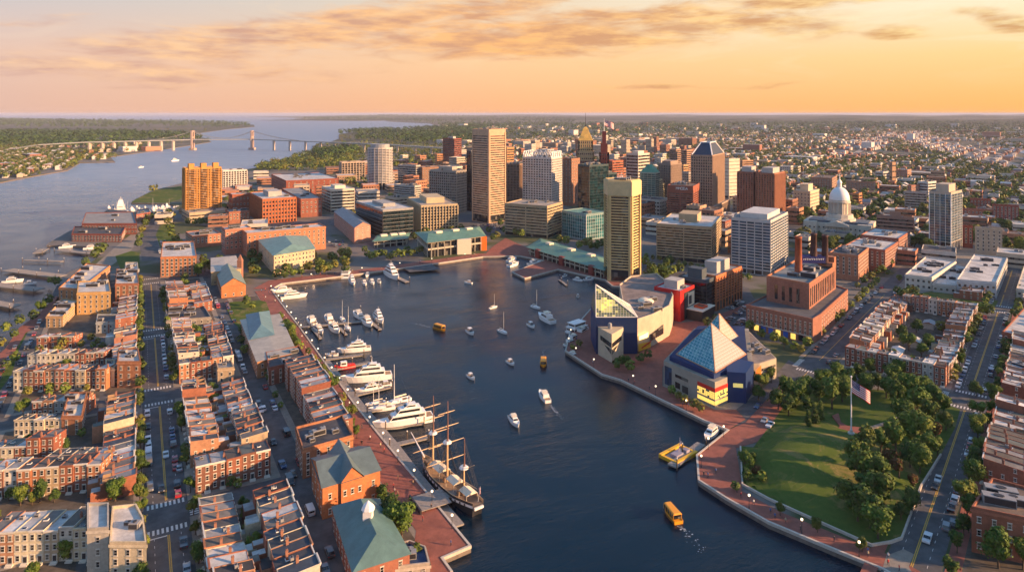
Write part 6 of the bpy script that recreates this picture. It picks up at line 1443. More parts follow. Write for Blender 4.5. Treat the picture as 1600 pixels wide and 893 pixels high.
def car(x, y, rz, where, kind=None, col=None, cat=None):
    kind = kind or rnd.choice(['sedan', 'sedan', 'suv', 'suv', 'pickup'] if rnd.random() < .9 else ['van']); c = col or rnd.choice(CC); ncar[0] += 1
    far = y > 420
    kk = CARK[kind]
    if far: k2 = Kit(); k2.p = kk.p[:2]; kk = k2
    return place(kk, 'car' if kind in ('sedan', 'suv') else ('pickup_truck' if kind == 'pickup' else 'van'), f"{c[1]} {kind}, {where}", cat or {'suv': 'car', 'sedan': 'car', 'pickup': 'pickup', 'van': 'van'}[kind], (x, y, .03), rz, 'cars ' + ' '.join(where.split()[1:])[:46], {'body': c[0]})
def parked(f, grid, t, s0, s1, p, where, flip=0):
    s = s0; i = 0; base = (LA if grid == 'L' else RA) + (R(180) if flip else 0)
    while s < s1:
        if rnd.random() < p: x, y = f(s, t + rnd.uniform(-.15, .15)); car(x, y, base + rnd.uniform(-.03, .03), f"{ordn(i)} {where}"); i += 1
        s += 6.0
parked(LG, 'L', 10.9, 236, 308, .6, 'parked from the near crossing, right kerb of the avenue'); parked(LG, 'L', 10.9, 160, 212, .75, 'parked below the near crossing, right kerb of avenue')
parked(LG, 'L', 3.0, 238, 308, .5, 'parked from the near crossing, left kerb of the avenue', 1); parked(LG, 'L', 10.9, 336, 404, .6, 'parked past the middle crossing, right kerb of avenue')
parked(LG, 'L', 3.0, 340, 404, .2, 'parked past the middle crossing, left kerb of avenue', 1)
parked(LG, "L", 42.8, 160, 312, .3, 'parked up the left kerb of second street', 1); parked(LG, "L", 48.2, 225, 312, .35, 'parked up the right kerb of second street')
parked(LG, 'L', 42.8, 332, 480, .6, 'parked on upper second street, left kerb', 1); parked(LG, 'L', 48.2, 332, 480, .4, 'parked on upper second street, right kerb')
parked(LG, 'L', -49.8, 330, 480, .65, 'parked along the bay street, house side', 1); parked(LG, 'L', -55.4, 340, 430, .35, 'parked along the bay street, water side')
parked(RG, 'R', -36.3, 352, 500, .75, 'parked up the west kerb, right avenue past crossing', 1); parked(RG, 'R', -26.5, 206, 330, .35, 'parked on the east kerb beside the park'); parked(RG, 'R', -26.5, 352, 500, .5, 'parked up the east kerb, right avenue past crossing')
parked(RG, 'R', -97.6, 350, 520, .6, 'parked below the power plant wall', 1); parked(RG, 'R', -87.6, 262, 520, .25, 'parked across from the power plant'); parked(RG, 'R', -36.3, 520, 690, .55, 'parked far up the right avenue', 1)
for (px, py, gr, flip, kind, c, w) in [(1449, 843, RA, 1, 'pickup', CC[0], 'driving toward the lower crosswalk beside the park'), (1466, 750, RA, 1, 'sedan', CC[0], 'parked by the park wall, white of a pair'), (1461, 761, RA, 1, 'sedan', CC[3], 'parked by the park wall, black of a pair'), (1490, 820, RA, 0, 'suv', CC[5], 'parked before the red brick corner building'),
      (484, 800, LA, 0, 'van', CC[0], 'long white one parked opposite the cross-gabled hall'), (458, 803, LA, 1, 'sedan', CC[2], 'beside the nearest second street houses'), (515, 865, LA, 0, 'suv', CC[5], 'by the hip-roofed school'), (252, 765, LA, 1, 'sedan', CC[3], 'waiting at the near crossing of the avenue'), (259, 752 - 40, LA, 1, 'sedan', CC[0], 'driving down the avenue'),
      (458, 742, LA, 1, 'sedan', CC[3], 'driving down second street'), (411, 640, LA, 0, 'suv', CC[0], 'white one half up second street'), (280, 733, LA, 0, 'sedan', CC[2], 'driving up the avenue lane'), (1184, 636, RA, 1, 'sedan', CC[7], 'parked by the pyramid pavilion plaza'), (1195, 658, RA, 1, 'sedan', CC[2], 'by the park corner ramp')]:
    x, y = gp(px, py); car(x, y, gr + (math.pi if flip else 0), w, kind, c)
def lot(pts, n, ang, where, sp=3.0):
    poly = P(*pts); c = centroid(poly); k = 0; xs = [p[0] for p in poly]; ys = [p[1] for p in poly]; u = Vector((math.cos(ang), math.sin(ang))); v = Vector((-u.y, u.x))
    for j in range(-20, 20):
        for i in range(-30, 30):
            p = Vector(c) + u * i * sp + v * j * 7.5
            if k < n and inpoly(p.x, p.y, poly) and rnd.random() < .7: car(p.x, p.y, ang + (math.pi if rnd.random() < .4 else 0), f"{ordn(k)} {where}"); k += 1
lot([(247, 395), (268, 395), (262, 362), (252, 365)], 14, R(30), 'in the car park beside the bay road')
lot([(1125, 500), (1162, 515), (1178, 478), (1150, 470)], 22, R(52), 'in the car park between hotel and power plant')
lot([(480, 378), (535, 388), (545, 365), (500, 358)], 16, R(15), 'in the car park by the rose mill')
lot([(722, 352), (790, 360), (785, 342), (735, 338)], 14, R(10), 'in traffic at the foot of the tallest tower', 5)
lot([(1280, 480), (1345, 470), (1335, 455), (1320, 460)], 0, R(52), 'x')
# ------------------------------------------------------------ boats
def hullmesh(L, Bm, H, tr=.8, sheer=.35, m='white', keel=-.5):
    g = G(); rings = []; n = 11
    for i in range(n):
        f = i / (n - 1); w = Bm / 2 * (tr + (1 - tr) * min(1, f / .35)) * (1 if f < .55 else math.cos((f - .55) / .45 * math.pi / 2) ** .75); w = max(w, .03)
        z = H * (1 + sheer * f ** 2); y = -L / 2 + L * f + (0 if f < .9 else .0); yb = -L / 2 + L * .94 * f
        rings.append([(-w, y, z), (-w * .96, yb, 0), (-w * .5, yb * .98, keel), (w * .5, yb * .98, keel), (w * .96, yb, 0), (w, y, z), (w * .9, y, z + .02), (w * .88, y, z - .18), (-w * .88, y, z - .18), (-w * .9, y, z + .02)])
    g.loft(rings, 0); return g.mesh('hull', [M[m]], False)
def deckhouse(L, w, y, z, h, rake=.8, m='white'):
    g = G(); g.loft([[(-w / 2, y - L / 2, z), (w / 2, y - L / 2, z), (w * .42, y + L / 2, z), (-w * .42, y + L / 2, z)], [(-w / 2 + .08, y - L / 2 + .1, z + h), (w / 2 - .08, y - L / 2 + .1, z + h), (w * .4, y + L / 2 - rake, z + h), (-w * .4, y + L / 2 - rake, z + h)]], 0); return g.mesh('deckhouse', [M[m]])
def winstrip(L, w, y, z, h, rake=.8):
    g = G(); e = .03; z0 = z + h * .35; z1 = z + h * .78; f0, f1 = .35, .78
    for sx in (-1, 1):
        xa = lambda f, b: sx * ((w / 2 - .08 * f) if b else (w * .42 - w * .02 * f)) + sx * e
        g.add([(xa(f0, 1), y - L / 2 + .5, z0), (xa(f0, 0), y + L / 2 - rake * f0 - .25, z0), (xa(f1, 0), y + L / 2 - rake * f1 - .25, z1), (xa(f1, 1), y - L / 2 + .5, z1)], [(0, 1, 2, 3)])
    g.add([(-w * .38, y + L / 2 - rake * f0 + e, z0), (w * .38, y + L / 2 - rake * f0 + e, z0), (w * .37, y + L / 2 - rake * f1 + e, z1), (-w * .37, y + L / 2 - rake * f1 + e, z1)], [(0, 1, 2, 3)])
    return g.mesh('window', [M['glass']])
def boatkit(kind):
    k = Kit()
    if kind == 'yacht':                    # 20 m three-deck
        k.part('hull', hullmesh(20, 5, 2.0)); 
        for (L, w, y, z, h) in ((12.5, 4.2, -1.0, 1.95, 1.9), (8.5, 3.6, -1.4, 3.85, 1.7), (4.5, 2.8, -2, 5.55, 1.0)):
            d = k.part('deckhouse', deckhouse(L, w, y, z, h, 1.6)); k.part('window', winstrip(L, w, y, z, h, 1.6), of=d)
        g = G(); g.tube((0, -2, 6.5), (0, -2.3, 9), .12, .05); g.box(-1.2, -2.4, 7.2, 1.2, -2.1, 7.35); k.part('radar_mast', g.mesh('radar_mast', [M['white']]))
        g = G(); g.box(-1.9, -9.6, 1.85, 1.9, -7.4, 1.9); k.part('aft_deck', g.mesh('aft_deck', [M['deck']]))
    if kind == 'cruiser':                  # 11 m motor boat
        k.part('hull', hullmesh(11, 3.4, 1.3)); d = k.part('deckhouse', deckhouse(5.5, 2.7, -.4, 1.25, 1.4, 1.3)); k.part('window', winstrip(5.5, 2.7, -.4, 1.25, 1.4, 1.3), of=d)
        g = G(); g.box(-1.1, -2.2, 3.3, 1.1, .4, 3.4); g.tube((-.9, -2, 2.6), (-.9, -2, 3.3), .05); g.tube((.9, -2, 2.6), (.9, -2, 3.3), .05); g.tube((-.9, .2, 2.6), (-.9, .2, 3.3), .05); g.tube((.9, .2, 2.6), (.9, .2, 3.3), .05); k.part('flybridge_top', g.mesh('flybridge_top', [M['canvas']]))
        g = G(); g.box(-1.3, -5.1, 1.18, 1.3, -3.3, 1.25); k.part('aft_deck', g.mesh('aft_deck', [M['deck']]))
    if kind == 'runabout':                 # 6.5 m
        k.part('hull', hullmesh(6.5, 2.3, .9)); g = G(); g.add([(-.8, 1, .9), (.8, 1, .9), (.65, .4, 1.6), (-.65, .4, 1.6)], [(0, 1, 2, 3)]); k.part('windscreen', g.mesh('windscreen', [M['glass']])); g = G(); g.box(-.9, -2.6, .75, .9, .9, .93); k.part('cockpit', g.mesh('cockpit', [M['deck']]))
        g = G(); g.box(-.8, -1.6, 2.1, .8, .3, 2.18)
        for (a, b) in ((-.7, -1.5), (.7, -1.5), (-.7, .2), (.7, .2)): g.tube((a, b, .9), (a, b, 2.1), .04)
        k.part('canopy', g.mesh('canopy', [M['white']]))
    if kind == 'sail':                     # 11 m sloop
        k.part('hull', hullmesh(11, 3.2, 1.1, .6)); k.part('cabin', deckhouse(4.5, 1.9, .6, 1.05, .55, .6)); g = G(); g.tube((0, 1.2, 1), (0, 1.2, 14.5), .14, .08, 6); mst = k.part('mast', g.mesh('mast', [M['white']]))
        g = G(); g.tube((0, 1.1, 2.3), (0, -3.8, 2.4), .13, n=6); g.tube((0, 1.0, 2.55), (0, -3.6, 2.6), .22, .15, n=6); k.part('boom', g.mesh('boom', [M['canvas']]), of=mst)
        g = G()
        for (a, b) in (((0, 5.3, 1.5), (0, 1.2, 14)), ((0, -5.3, 1.2), (0, 1.2, 14.3)), ((1.5, .8, 1.1), (0, 1.2, 10)), ((-1.5, .8, 1.1), (0, 1.2, 10))): g.tube(a, b, .03, n=3)
        k.part('rigging', g.mesh('rigging', [M['dark']]), of=mst); g = G(); g.box(-.8, -4, .95, .8, -1.8, 1.0); k.part('cockpit', g.mesh('cockpit', [M['deck']]))
    if kind == 'taxi':                     # 9 m canopied water bus
        k.part('hull', hullmesh(9, 3.4, 1.1, .9, .15, 'taxi')); g = G(); g.loft([[(-1.5, -3.9, 2.6), (1.5, -3.9, 2.6), (1.3, 3.1, 2.6), (-1.3, 3.1, 2.6)], [(-1.2, -3.6, 3.0), (1.2, -3.6, 3.0), (1.0, 2.8, 3.0), (-1.0, 2.8, 3.0)]]); k.part('canopy', g.mesh('canopy', [M['taxi']]))
        g = G(); g.box(-1.38, -3.5, 1.1, 1.38, 2.7, 2.6); k.part('cabin_window', g.mesh('cabin_window', [M['glass']])); g = G()
        for i in range(6):
            for sx in (-1, 1): g.box(sx * 1.42 - .06, -3.6 + i * 1.25, 1.1, sx * 1.42 + .06, -3.45 + i * 1.25, 2.6)
        k.part('canopy_post', g.mesh('canopy_post', [M['taxi']]))
        g = G(); g.box(-1.75, -4.4, .35, -1.6, 3.0, .6); g.box(1.6, -4.4, .35, 1.75, 3.0, .6); k.part('rubbing_strake', g.mesh('rubbing_strake', [M['dark']]))
    if kind == 'tug':
        k.part('hull', hullmesh(10, 3.4, 1.3, .8, .5, 'redp')); d = k.part('wheelhouse', deckhouse(3.2, 2.2, .6, 1.2, 2.2, .3)); k.part('window', winstrip(3.2, 2.2, .6, 1.2, 2.2, .3), of=d); g = G(); g.tube((0, -1.4, 1.2), (0, -1.4, 4.6), .1); g.tube((0, .4, 3.4), (0, .4, 6), .07); g.tube((0, -1.4, 4.4), (0, -4.2, 3.2), .06); k.part('mast', g.mesh('mast', [M['dark']])); g = G(); g.box(-1.2, -4.2, 1.0, 1.2, -1.3, 1.7); k.part('deck_box', g.mesh('deck_box', [M['redp']]))
    if kind == 'houseboat':
        g = G(); g.box(-4, -7, -.5, 4, 7, 1); k.part('hull', g.mesh('hull', [M['white']])); 
        for (a, b, z, h) in ((3.6, 6.2, 1, 2.6), (3.0, 5.2, 3.9, 2.4)):
            g = G(); g.box(-a, -b, z, a, b, z + h); d = k.part('deckhouse', g.mesh('deckhouse', [M['white']])); g = G(); g.box(-a - .03, -b + .4, z + .9, a + .03, b - .4, z + 1.9); g.box(-a + .4, -b - .03, z + .9, a - .4, b + .03, z + 1.9); k.part('window', g.mesh('window', [M['glass']]), of=d); g = G(); g.box(-a - .4, -b - .4, z + h + .001, a + .4, b + .4, z + h + .25); k.part('roof', g.mesh('roof', [M['white']]), of=d)
    return k
M['taxi'] = pmat('amber_boat_paint', (.8, .33, .02), rough=.4)
BKC = {}
BL = {'yacht': 20, 'cruiser': 11, 'runabout': 6.5, 'sail': 11, 'taxi': 9, 'tug': 10, 'houseboat': 14}
BN = {'yacht': ('motor_yacht', 'yacht'), 'cruiser': ('motor_boat', 'motor boat'), 'runabout': ('small_boat', 'boat'), 'sail': ('sailboat', 'sailboat'), 'taxi': ('water_taxi', 'water taxi'), 'tug': ('workboat', 'workboat'), 'houseboat': ('houseboat', 'houseboat')}
def boat(kind, stern, bow, label, group='boats in the harbour', sc=None):
    if kind not in BKC: BKC[kind] = boatkit(kind)
    a = Vector(gp(*stern, WZ)); b = Vector(gp(*bow, WZ)); d = b - a; c = (a + b) / 2; s_ = sc or max(.55, min(1.6, d.length / BL[kind]))
    return place(BKC[kind], BN[kind][0], label, BN[kind][1], (c.x, c.y, WZ + .05), math.atan2(d.y, d.x) - math.pi / 2, group, {}, s_)
BO = [
 ('yacht', (600, 424), (627, 441), 'largest white yacht moored at the north promenade', 1.3), ('yacht', (545, 434), (556, 450), 'white yacht with rounded bow left of the small north moorings', .8),
 ('cruiser', (566, 439), (573, 449), 'first of four small motor boats at the north promenade', .9), ('cruiser', (578, 438), (585, 447), 'second of four small motor boats at the north promenade', .9), ('runabout', (589, 437), (596, 445), 'rightmost small boat beside the largest yacht', 1.1), ('houseboat', (538, 437), (543, 428), 'white canopied landing barge at the north promenade', .8), ('cruiser', (576, 429), (572, 433), 'white boat tucked behind the north moorings', .8),
 ('cruiser', (449, 454), (428, 457), 'upper of two boats in the top left harbour corner', 1.25), ('yacht', (441, 467), (478, 463), 'long low white tour boat in the top left harbour corner', .85),
 ('cruiser', (492, 509), (481, 499), 'white boat at the inner end of the long dock, shore side', 1.25), ('cruiser', (519, 506), (508, 495), 'white boat with dark canopy north of the long dock', 1.2), ('cruiser', (566, 499), (552, 489), 'white cruiser at the dock corner', 1.2), ('sail', (540, 505), (531, 495), 'sloop with tan sail cover north of the long dock', .8),
 ('cruiser', (491, 512), (506, 524), 'boat crowded with masts on the inner finger', 1.1), ('cruiser', (517, 511), (530, 522), 'streamlined white boat south of the long dock', 1.25), ('sail', (538, 508), (549, 520), 'white sloop south of the long dock', .9), ('cruiser', (567, 500), (582, 513), 'white cruiser near the outer end of the dock', 1.35), ('yacht', (583, 490), (602, 511), 'biggest white yacht at the outer end of the long dock', .85),
 ('yacht', (568, 547), (538, 550), 'white trawler yacht above the second dock', .85), ('runabout', (526, 555), (511, 556), 'little white boat at the root of the second dock', 1), ('tug', (551, 573), (526, 577), 'red workboat beside the third dock', 1.0),
 ('yacht', (603, 590), (541, 597), 'long cream yacht below the third dock', 1.15), ('cruiser', (591, 608), (562, 614), 'white ketch-like boat on the fourth dock', 1.1), ('runabout', (609, 602), (591, 605), 'small covered boat at the tip of the fourth dock', 1.1),
 ('sail', (597, 630), (577, 634), 'small white sloop on the fifth dock', .8), ('sail', (634, 626), (607, 634), 'large sloop with tall mast on the fifth dock', 1.15), ('sail', (612, 638), (581, 642), 'long white sloop without sail on the fifth dock', 1.0), ('yacht', (662, 657), (597, 669), 'white yacht closest to the tall ship', 1.2),
 ('runabout', (736, 443), (727, 442), 'lone small white boat in the upper harbour', 1.0), ('cruiser', (727, 445), (736, 440), 'small tan boat in the upper harbour', .0), ('sail', (767, 482), (775, 480), 'small sailboat left of two, upper mid harbour', .6), ('sail', (831, 479), (843, 483), 'sailboat with tall mast, upper right harbour', .8), ('sail', (780, 517), (791, 522), 'sailboat in the middle of the harbour', .8),
 ('cruiser', (866, 507), (840, 493), 'large white motor cruiser left of the aquarium', 1.55), ('runabout', (825, 507), (835, 513), 'small white boat left of the large cruiser', 1.2), ('runabout', (730, 517), (740, 524), 'small boat right of the yellow water bus', 1.3), ('runabout', (793, 565), (803, 571), 'tiny white boat in mid harbour', 1.0), ('runabout', (731, 587), (741, 594), 'small boat left of centre harbour', 1.0),
 ('cruiser', (857, 630), (843, 613), 'white cruiser with open stern and short wake', 1.0), ('cruiser', (797, 651), (811, 670), 'white motor boat left of the one with wake', .9), ('cruiser', (897, 437), (910, 440), 'first small boat moored before the golden tower', .8), ('cruiser', (915, 438), (926, 437), 'second small boat moored before the golden tower', .8), ('runabout', (903, 461), (903, 467), 'dinghy off the golden tower', .8),
 ('houseboat', (889, 522), (913, 514), 'two-deck white houseboat at the aquarium quay', .85), ('cruiser', (901, 526), (919, 516), 'sleek white boat beside the houseboat', 1.2), ('cruiser', (888, 534), (906, 527), 'upper white boat at the aquarium corner', 1.0), ('cruiser', (885, 540), (900, 535), 'lower white boat at the aquarium corner', .9), ('cruiser', (890, 554), (903, 562), 'small white boat under the aquarium quay', .85),
 ('cruiser', (1120, 671), (1101, 690), 'white cruiser in the notch beside the floating pier', 1.05), ('cruiser', (792, 410), (808, 405), 'white boat in the basin north of the brick pier', 1.2), ('cruiser', (793, 418), (812, 412), 'white boat with blue hull line in the brick pier basin', 1.3), ('cruiser', (826, 414), (844, 411), 'third boat in the brick pier basin', 1.2), ('runabout', (878, 433), (888, 430), 'dark-masted launch before the green pavilion', .8),
 ('taxi', (681, 513), (694, 517), 'amber water taxi off the long dock', 1.0), ('taxi', (849, 563), (849, 576), 'orange water taxi in front of the aquarium', .95), ('taxi', (1060, 818), (1040, 794), 'orange water taxi nearest, lower harbour', .95),
]
for (k, s_, b_, lab, sc) in BO:
    if sc: boat(k, s_, b_, lab, sc=sc)
# marina and bay boats
for i in range(26):
    px = 172 + i * 4.3 + rnd.uniform(-1, 1); py = 332 - rnd.random() * 9 - max(0, (px - 230)) * .02
    boat(rnd.choice(['cruiser', 'cruiser', 'sail', 'yacht']), (px, py), (px + rnd.choice([-3, 3]), py - 2), f"{ordn(i)} white boat from the left in the bay marina", 'boats in the bay marina', sc=rnd.uniform(.6, .95))
boat('yacht', (187, 329), (191, 321), 'white ship with tall superstructure left end of the bay marina', 'boats on the bay', 1.7)
for i, (px, py, k, lab) in enumerate([(273, 252, 'yacht', 'white ferry out on the bay below the bridge'), (220, 262, 'cruiser', 'small boat with wake on the open bay'), (105, 387, 'cruiser', 'white boat at the upper bay jetty, left'), (143, 389, 'cruiser', 'white boat at the upper bay jetty, right'), (20, 441, 'cruiser', 'motor boat at the lower bay pier, left'), (47, 444, 'runabout', 'small boat at the lower bay pier, right')]):
    boat(k, (px - 3, py), (px + 4, py - .5), lab, 'boats on the bay', 1.2)
# wakes
M['foam'] = pmat('foam', (.32, .36, .4), rough=.9, noise=(.8, .5))
def wake(p0, p1, w0, w1):
    a, b = Vector(gp(*p0, WZ)), Vector(gp(*p1, WZ)); d = (b - a); n = Vector((-d.y, d.x)).normalized(); g = G(); m = 26
    for k in range(int(d.length * 5)):
        f = rnd.random() ** 1.5; w = (w0 + (w1 - w0) * f); p = a + d * f + n * rnd.gauss(0, w * .45); s_ = rnd.uniform(.08, .35) * (1.1 - f * .7); an = rnd.uniform(0, 3); q = [(p.x + math.cos(an + t) * s_ * rnd.uniform(.5, 1.6), p.y + math.sin(an + t) * s_ * rnd.uniform(.5, 1.3), WZ + .05) for t in (0, 1.2, 2.5, 3.8, 5.1)]
        g.add(q, [(0, 1, 2, 3, 4)])
    tag(link('wake_foam', g.mesh('wake_foam', [M['foam']])), 'white churned wake behind a moving boat', kind='stuff')
for w in (((1062, 821), (1100, 862), .6, 2.2), ((859, 632), (880, 655), .5, 1.6), ((680, 513), (640, 503), .5, 2.5), ((849, 562), (849, 545), .4, 1.4)): wake(*w)
# ------------------------------------------------------------ docks and piers
def dock(a, b, w, label, z=None, posts=True, name='dock', mat='pier'):
    z = WZ + .9 if z is None else z; A, Bq = Vector(gp(*a, z)), Vector(gp(*b, z)); d = Bq - A; L = d.length; root = thing(name, label, 'dock', (*A, 0), math.atan2(d.y, d.x), 'docks and piers'); g = G(); g.box(0, -w / 2, z - .45, L, w / 2, z)
    for i in range(int(L / 1.2)): g.box(i * 1.2 + .02, -w / 2 - .04, z + .001, i * 1.2 + 1.1, w / 2 + .04, z + .06)
    link('deck', g.mesh('deck', [M[mat]]), root)
    if posts:
        g = G(); g.tube((0, 0, -4.5), (0, 0, 2.2), .2, n=7); g.lathe(0, 0, [(.24, 2.2), (.2, 2.5), (.03, 2.7)], 7, 1); pm = g.mesh('piling', [M['bark'], M['white']])
        for i in range(max(2, int(L / 9)) + 1): x = L * i / max(2, int(L / 9)); link('piling', pm, root, (x, (w / 2 + .2) * (1 if i % 2 else -1), 0))
    return root
for (a, b, w, lab) in [((466, 511), (570, 501), 2.4, 'long grey main dock of the inner marina'), ((488, 512), (501, 528), 1.6, 'first finger dock of the long dock'), ((530, 511), (541, 522), 1.5, 'middle finger dock of the long dock'), ((575, 499), (594, 514), 2, 'outer finger dock below the long dock'), ((572, 500), (561, 486), 1.5, 'outer finger dock above the long dock'),
      ((430, 462), (476, 456), 3, 'wide dock in the top left harbour corner'), ((508, 561), (568, 553), 2.2, 'second wooden dock on the left quay'), ((525, 576), (578, 565), 2.2, 'third wooden dock on the left quay'), ((553, 617), (611, 603), 2.2, 'fourth wooden dock on the left quay'), ((572, 643), (637, 628), 2.2, 'fifth wooden dock on the left quay'), ((602, 668), (662, 660), 1.6, 'low fender dock below the white yacht'),
      ((607, 696), (668, 682), 2.4, 'sixth wooden dock ahead of the tall ship'), ((605, 426), (636, 440), 3.5, 'pier beside the largest yacht'), ((1050, 727), (1096, 692), 3.4, 'floating grey pier by the yellow ferry'), ((885, 445), (873, 436), 1.5, 'tiny jetty before the green pavilion')]: dock(a, b, w, lab)
for (a, b, w, lab) in [((92, 390), (155, 396), 8, 'uppermost timber pier on the bay'), ((38, 406), (97, 408), 3.5, 'thin detached mooring pier on the bay'), ((12, 421), (96, 431), 9, 'wide timber pier on the bay'), ((-30, 441), (62, 452), 8, 'long bay pier with two boats'), ((-30, 468), (25, 478), 7, 'lowest bay pier at the left edge'), ((58, 395), (70, 388), 7, 'short floating barge pier on the bay'), ((172, 336), (278, 330), 3, 'dock of the bay marina'), ((112, 252.5), (174, 252.8), 14, 'breakwater pier on the far left shore')]: dock(a, b, w, lab, 0.3)
# boardwalk along the left quay
band('boardwalk', [gp(x, y, WZ) for x, y in ((703, 830), (640, 752), (604, 702), (556, 644), (500, 568))], -4.6, -1.3 + 1.0, WZ + 1.0, 'pier', .5)
# yellow open ferry
A = Vector(gp(1060, 712, WZ)); root = thing('yellow_ferry', 'yellow open-decked pontoon ferry at the floating pier', 'ferry', (A.x, A.y, WZ), R(40) ); g = G()
g.box(-6, -4, -.4, 6, -2.8, 1.3); g.box(-6, 2.8, -.4, 6, 4, 1.3); g.box(-6, -2.8, -.2, -5, 2.8, 1.1); g.box(5, -2.8, -.2, 6, 2.8, 1.1); link('hull', g.mesh('hull', [M['yel']]), root)
g = G(); g.box(-5, -2.8, -.2, 5, 2.8, .5); link('deck', g.mesh('deck', [M['unit']]), root); g = G(); g.box(-3, -1.5, .5, 1, 1.2, 1.5); g.box(2, -2, .5, 4, 0, 2.0); g.tube((0, 0, 1.5), (3, 1, 4), .15); g.tube((5, 3, 1), (5, 3, 4), .1); g.tube((5, -3, 1), (5, -3, 4), .1); link('machinery', g.mesh('machinery', [M['conc']]), root, color=(.3, .28, .36))
# ------------------------------------------------------------ three-masted ship
st_, bw_ = Vector(gp(747, 806, WZ)), Vector(gp(660, 728, WZ)); d = bw_ - st_; L = d.length; c = (st_ + bw_) / 2
root = thing('tall_ship', 'historic three-masted ship with black and white hull moored at the brick promenade', 'ship', (c.x, c.y, WZ), math.atan2(d.y, d.x) - math.pi / 2)
g = G(); rings = []; BM = 7.2; n = 17
def hw_(f): return BM / 2 * (.55 + .45 * min(1, f / .25)) * (1 if f < .6 else max(.03, math.cos((f - .6) / .4 * math.pi / 2) ** .8))
def zs(f): return 3.0 + 1.5 * (2 * f - 1) ** 2
for i in range(n):
    f = i / (n - 1); w = hw_(f); y = -L / 2 + L * f; z = zs(f)
    rings.append([(-w, y, z), (-w, y, z - .8), (-w * .98, y, z - 1.6), (-w * .85, y * .96, 0), (0, y * .93, -1), (w * .85, y * .96, 0), (w * .98, y, z - 1.6), (w, y, z - .8), (w, y, z), (w * .93, y, z), (w * .93, y, z - .9), (-w * .93, y, z - .9), (-w * .93, y, z)])
g.loft(rings, 0)
for k, (f_, m_) in enumerate(zip(g.f, g.m)):
    j = k % 13
    if k < 13 * (n - 1):
        if j in (1, 6): g.m[k] = 1
        elif j == 10: g.m[k] = 2
        elif j in (8, 9, 11, 12): g.m[k] = 3
hl = link('hull', g.mesh('hull', [M['dark'], M['white'], M['deck'], M['spar']]), root)
for sx in (-1, 1):
    for i in range(13): f = .1 + .052 * i * 1.15; g = G(); w = hw_(f); g.box(-.05, -.35, -.3, .05, .35, .3); link('gun_port', g.mesh('gun_port', [M['dark']]), hl, (sx * w * 1.0 + sx * .02, -L / 2 + L * f, zs(f) - 1.2))
for (y, l, w) in ((L * .16, 7, 4.2), (-L * .12, 5, 4.0), (-L * .34, 4.6, 4.0)):
    z = 5.0; g = G(); g.add([(-w / 2, y - l / 2, z), (w / 2, y - l / 2, z), (w / 2, y + l / 2, z), (-w / 2, y + l / 2, z), (0, y - l / 2, z + .8), (0, y + l / 2, z + .8)], [(0, 1, 4), (2, 3, 5), (1, 2, 5, 4), (3, 0, 4, 5), (3, 2, 1, 0)])
    for (a, b) in ((-1, -1), (1, -1), (1, 1), (-1, 1)): g.tube((a * w / 2.05, y + b * l / 2.05, 2.4), (a * w / 2.05, y + b * l / 2.05, z), .07)
    link('deck_awning', g.mesh('deck_awning', [M['canvas']]), root)
g = G(); g.box(-1, L * .02, 2.3, 1, L * .05, 3.6); g.box(-1.3, -L * .25, 2.3, 1.3, -L * .21, 3.8); g.box(-1.2, L * .34, 3, 1.2, L * .4, 4); link('deck_house', g.mesh('deck_house', [M['deck']]), root)
rig = []
for mi, (fy, top, yards, r0) in enumerate([(L * .29, 27, (9.5, 14, 19, 23.3), .36), (L * .02, 28.5, (9, 14.5, 20, 24.5), .38), (-L * .27, 20.5, (), .3)]):
    g = G(); z0 = 2.4; zm = z0 + (top - z0) * .48; g.tube((0, fy, z0), (0, fy, zm + 1), r0, r0 * .85, 8, 0); g.tube((0, fy - .35, zm - .5), (0, fy - .35, top), r0 * .7, .1, 7, 1); mst = link('mast', g.mesh('mast', [M['spar'], M['mast2']]) if 'mast2' in M else g.mesh('mast', [M['spar'], M['chim']]), root)
    g = G(); g.lathe(0, fy, [(.5, zm - .6), (1.5, zm), (1.5, zm + .15), (1.0, zm + .7)], 10); link('mast_top', g.mesh('mast_top', [M['white']]), mst)
    for k, z in enumerate(yards): hl_ = (7.2, 6.6, 4.6, 3.2)[k]; g = G(); g.tube((-hl_, fy + .5, z), (0, fy + .5, z), .08, .2, 6); g.tube((0, fy + .5, z), (hl_, fy + .5, z), .2, .08, 6); link('yard', g.mesh('yard', [M['spar']]), mst)
    if not yards: g = G(); g.tube((0, fy - .5, 7), (0, fy - 7.5, 8), .18, .1, 6); g.tube((0, fy - .5, 11), (0, fy - 6, 14.5), .14, .08, 6); link('spanker_boom', g.mesh('spanker_boom', [M['spar']]), mst)
    g = G()
    for sx in (-1, 1):
        w = hw_(.5 + fy / L) * .98
        for k in range(6): yy = fy - 1.6 + k * .55; g.tube((sx * w, yy, 3.2), (sx * .3, fy, zm), .035, n=3)
        for k in range(1, 12): t_ = k / 12; g.tube((sx * (w + (.3 - w) * t_), (fy - 1.6) + 1.6 * t_, 3.2 + (zm - 3.2) * t_), (sx * (w + (.3 - w) * t_), (fy + 1.15) - 1.15 * t_, 3.2 + (zm - 3.2) * t_), .025, n=3)
        for k in range(3): g.tube((sx * w, fy - 2.5 - k, 3.2), (0, fy - .35, top * (.8 + .08 * k)), .03, n=3)
        for k, z in enumerate(yards): hl_ = (7.2, 6.6, 4.6, 3.2)[k]; g.tube((sx * hl_, fy + .5, z), (0, fy - .3, z + 3.5), .025, n=3)
    link('rigging', g.mesh('rigging', [M['dark']]), mst); rig.append((fy, top, zm))
g = G(); g.tube((0, L * .46, 3.8), (0, L * .5 + 8.5, 8.5), .3, .12, 7); bs = link('bowsprit', g.mesh('bowsprit', [M['white']]), root); g = G()
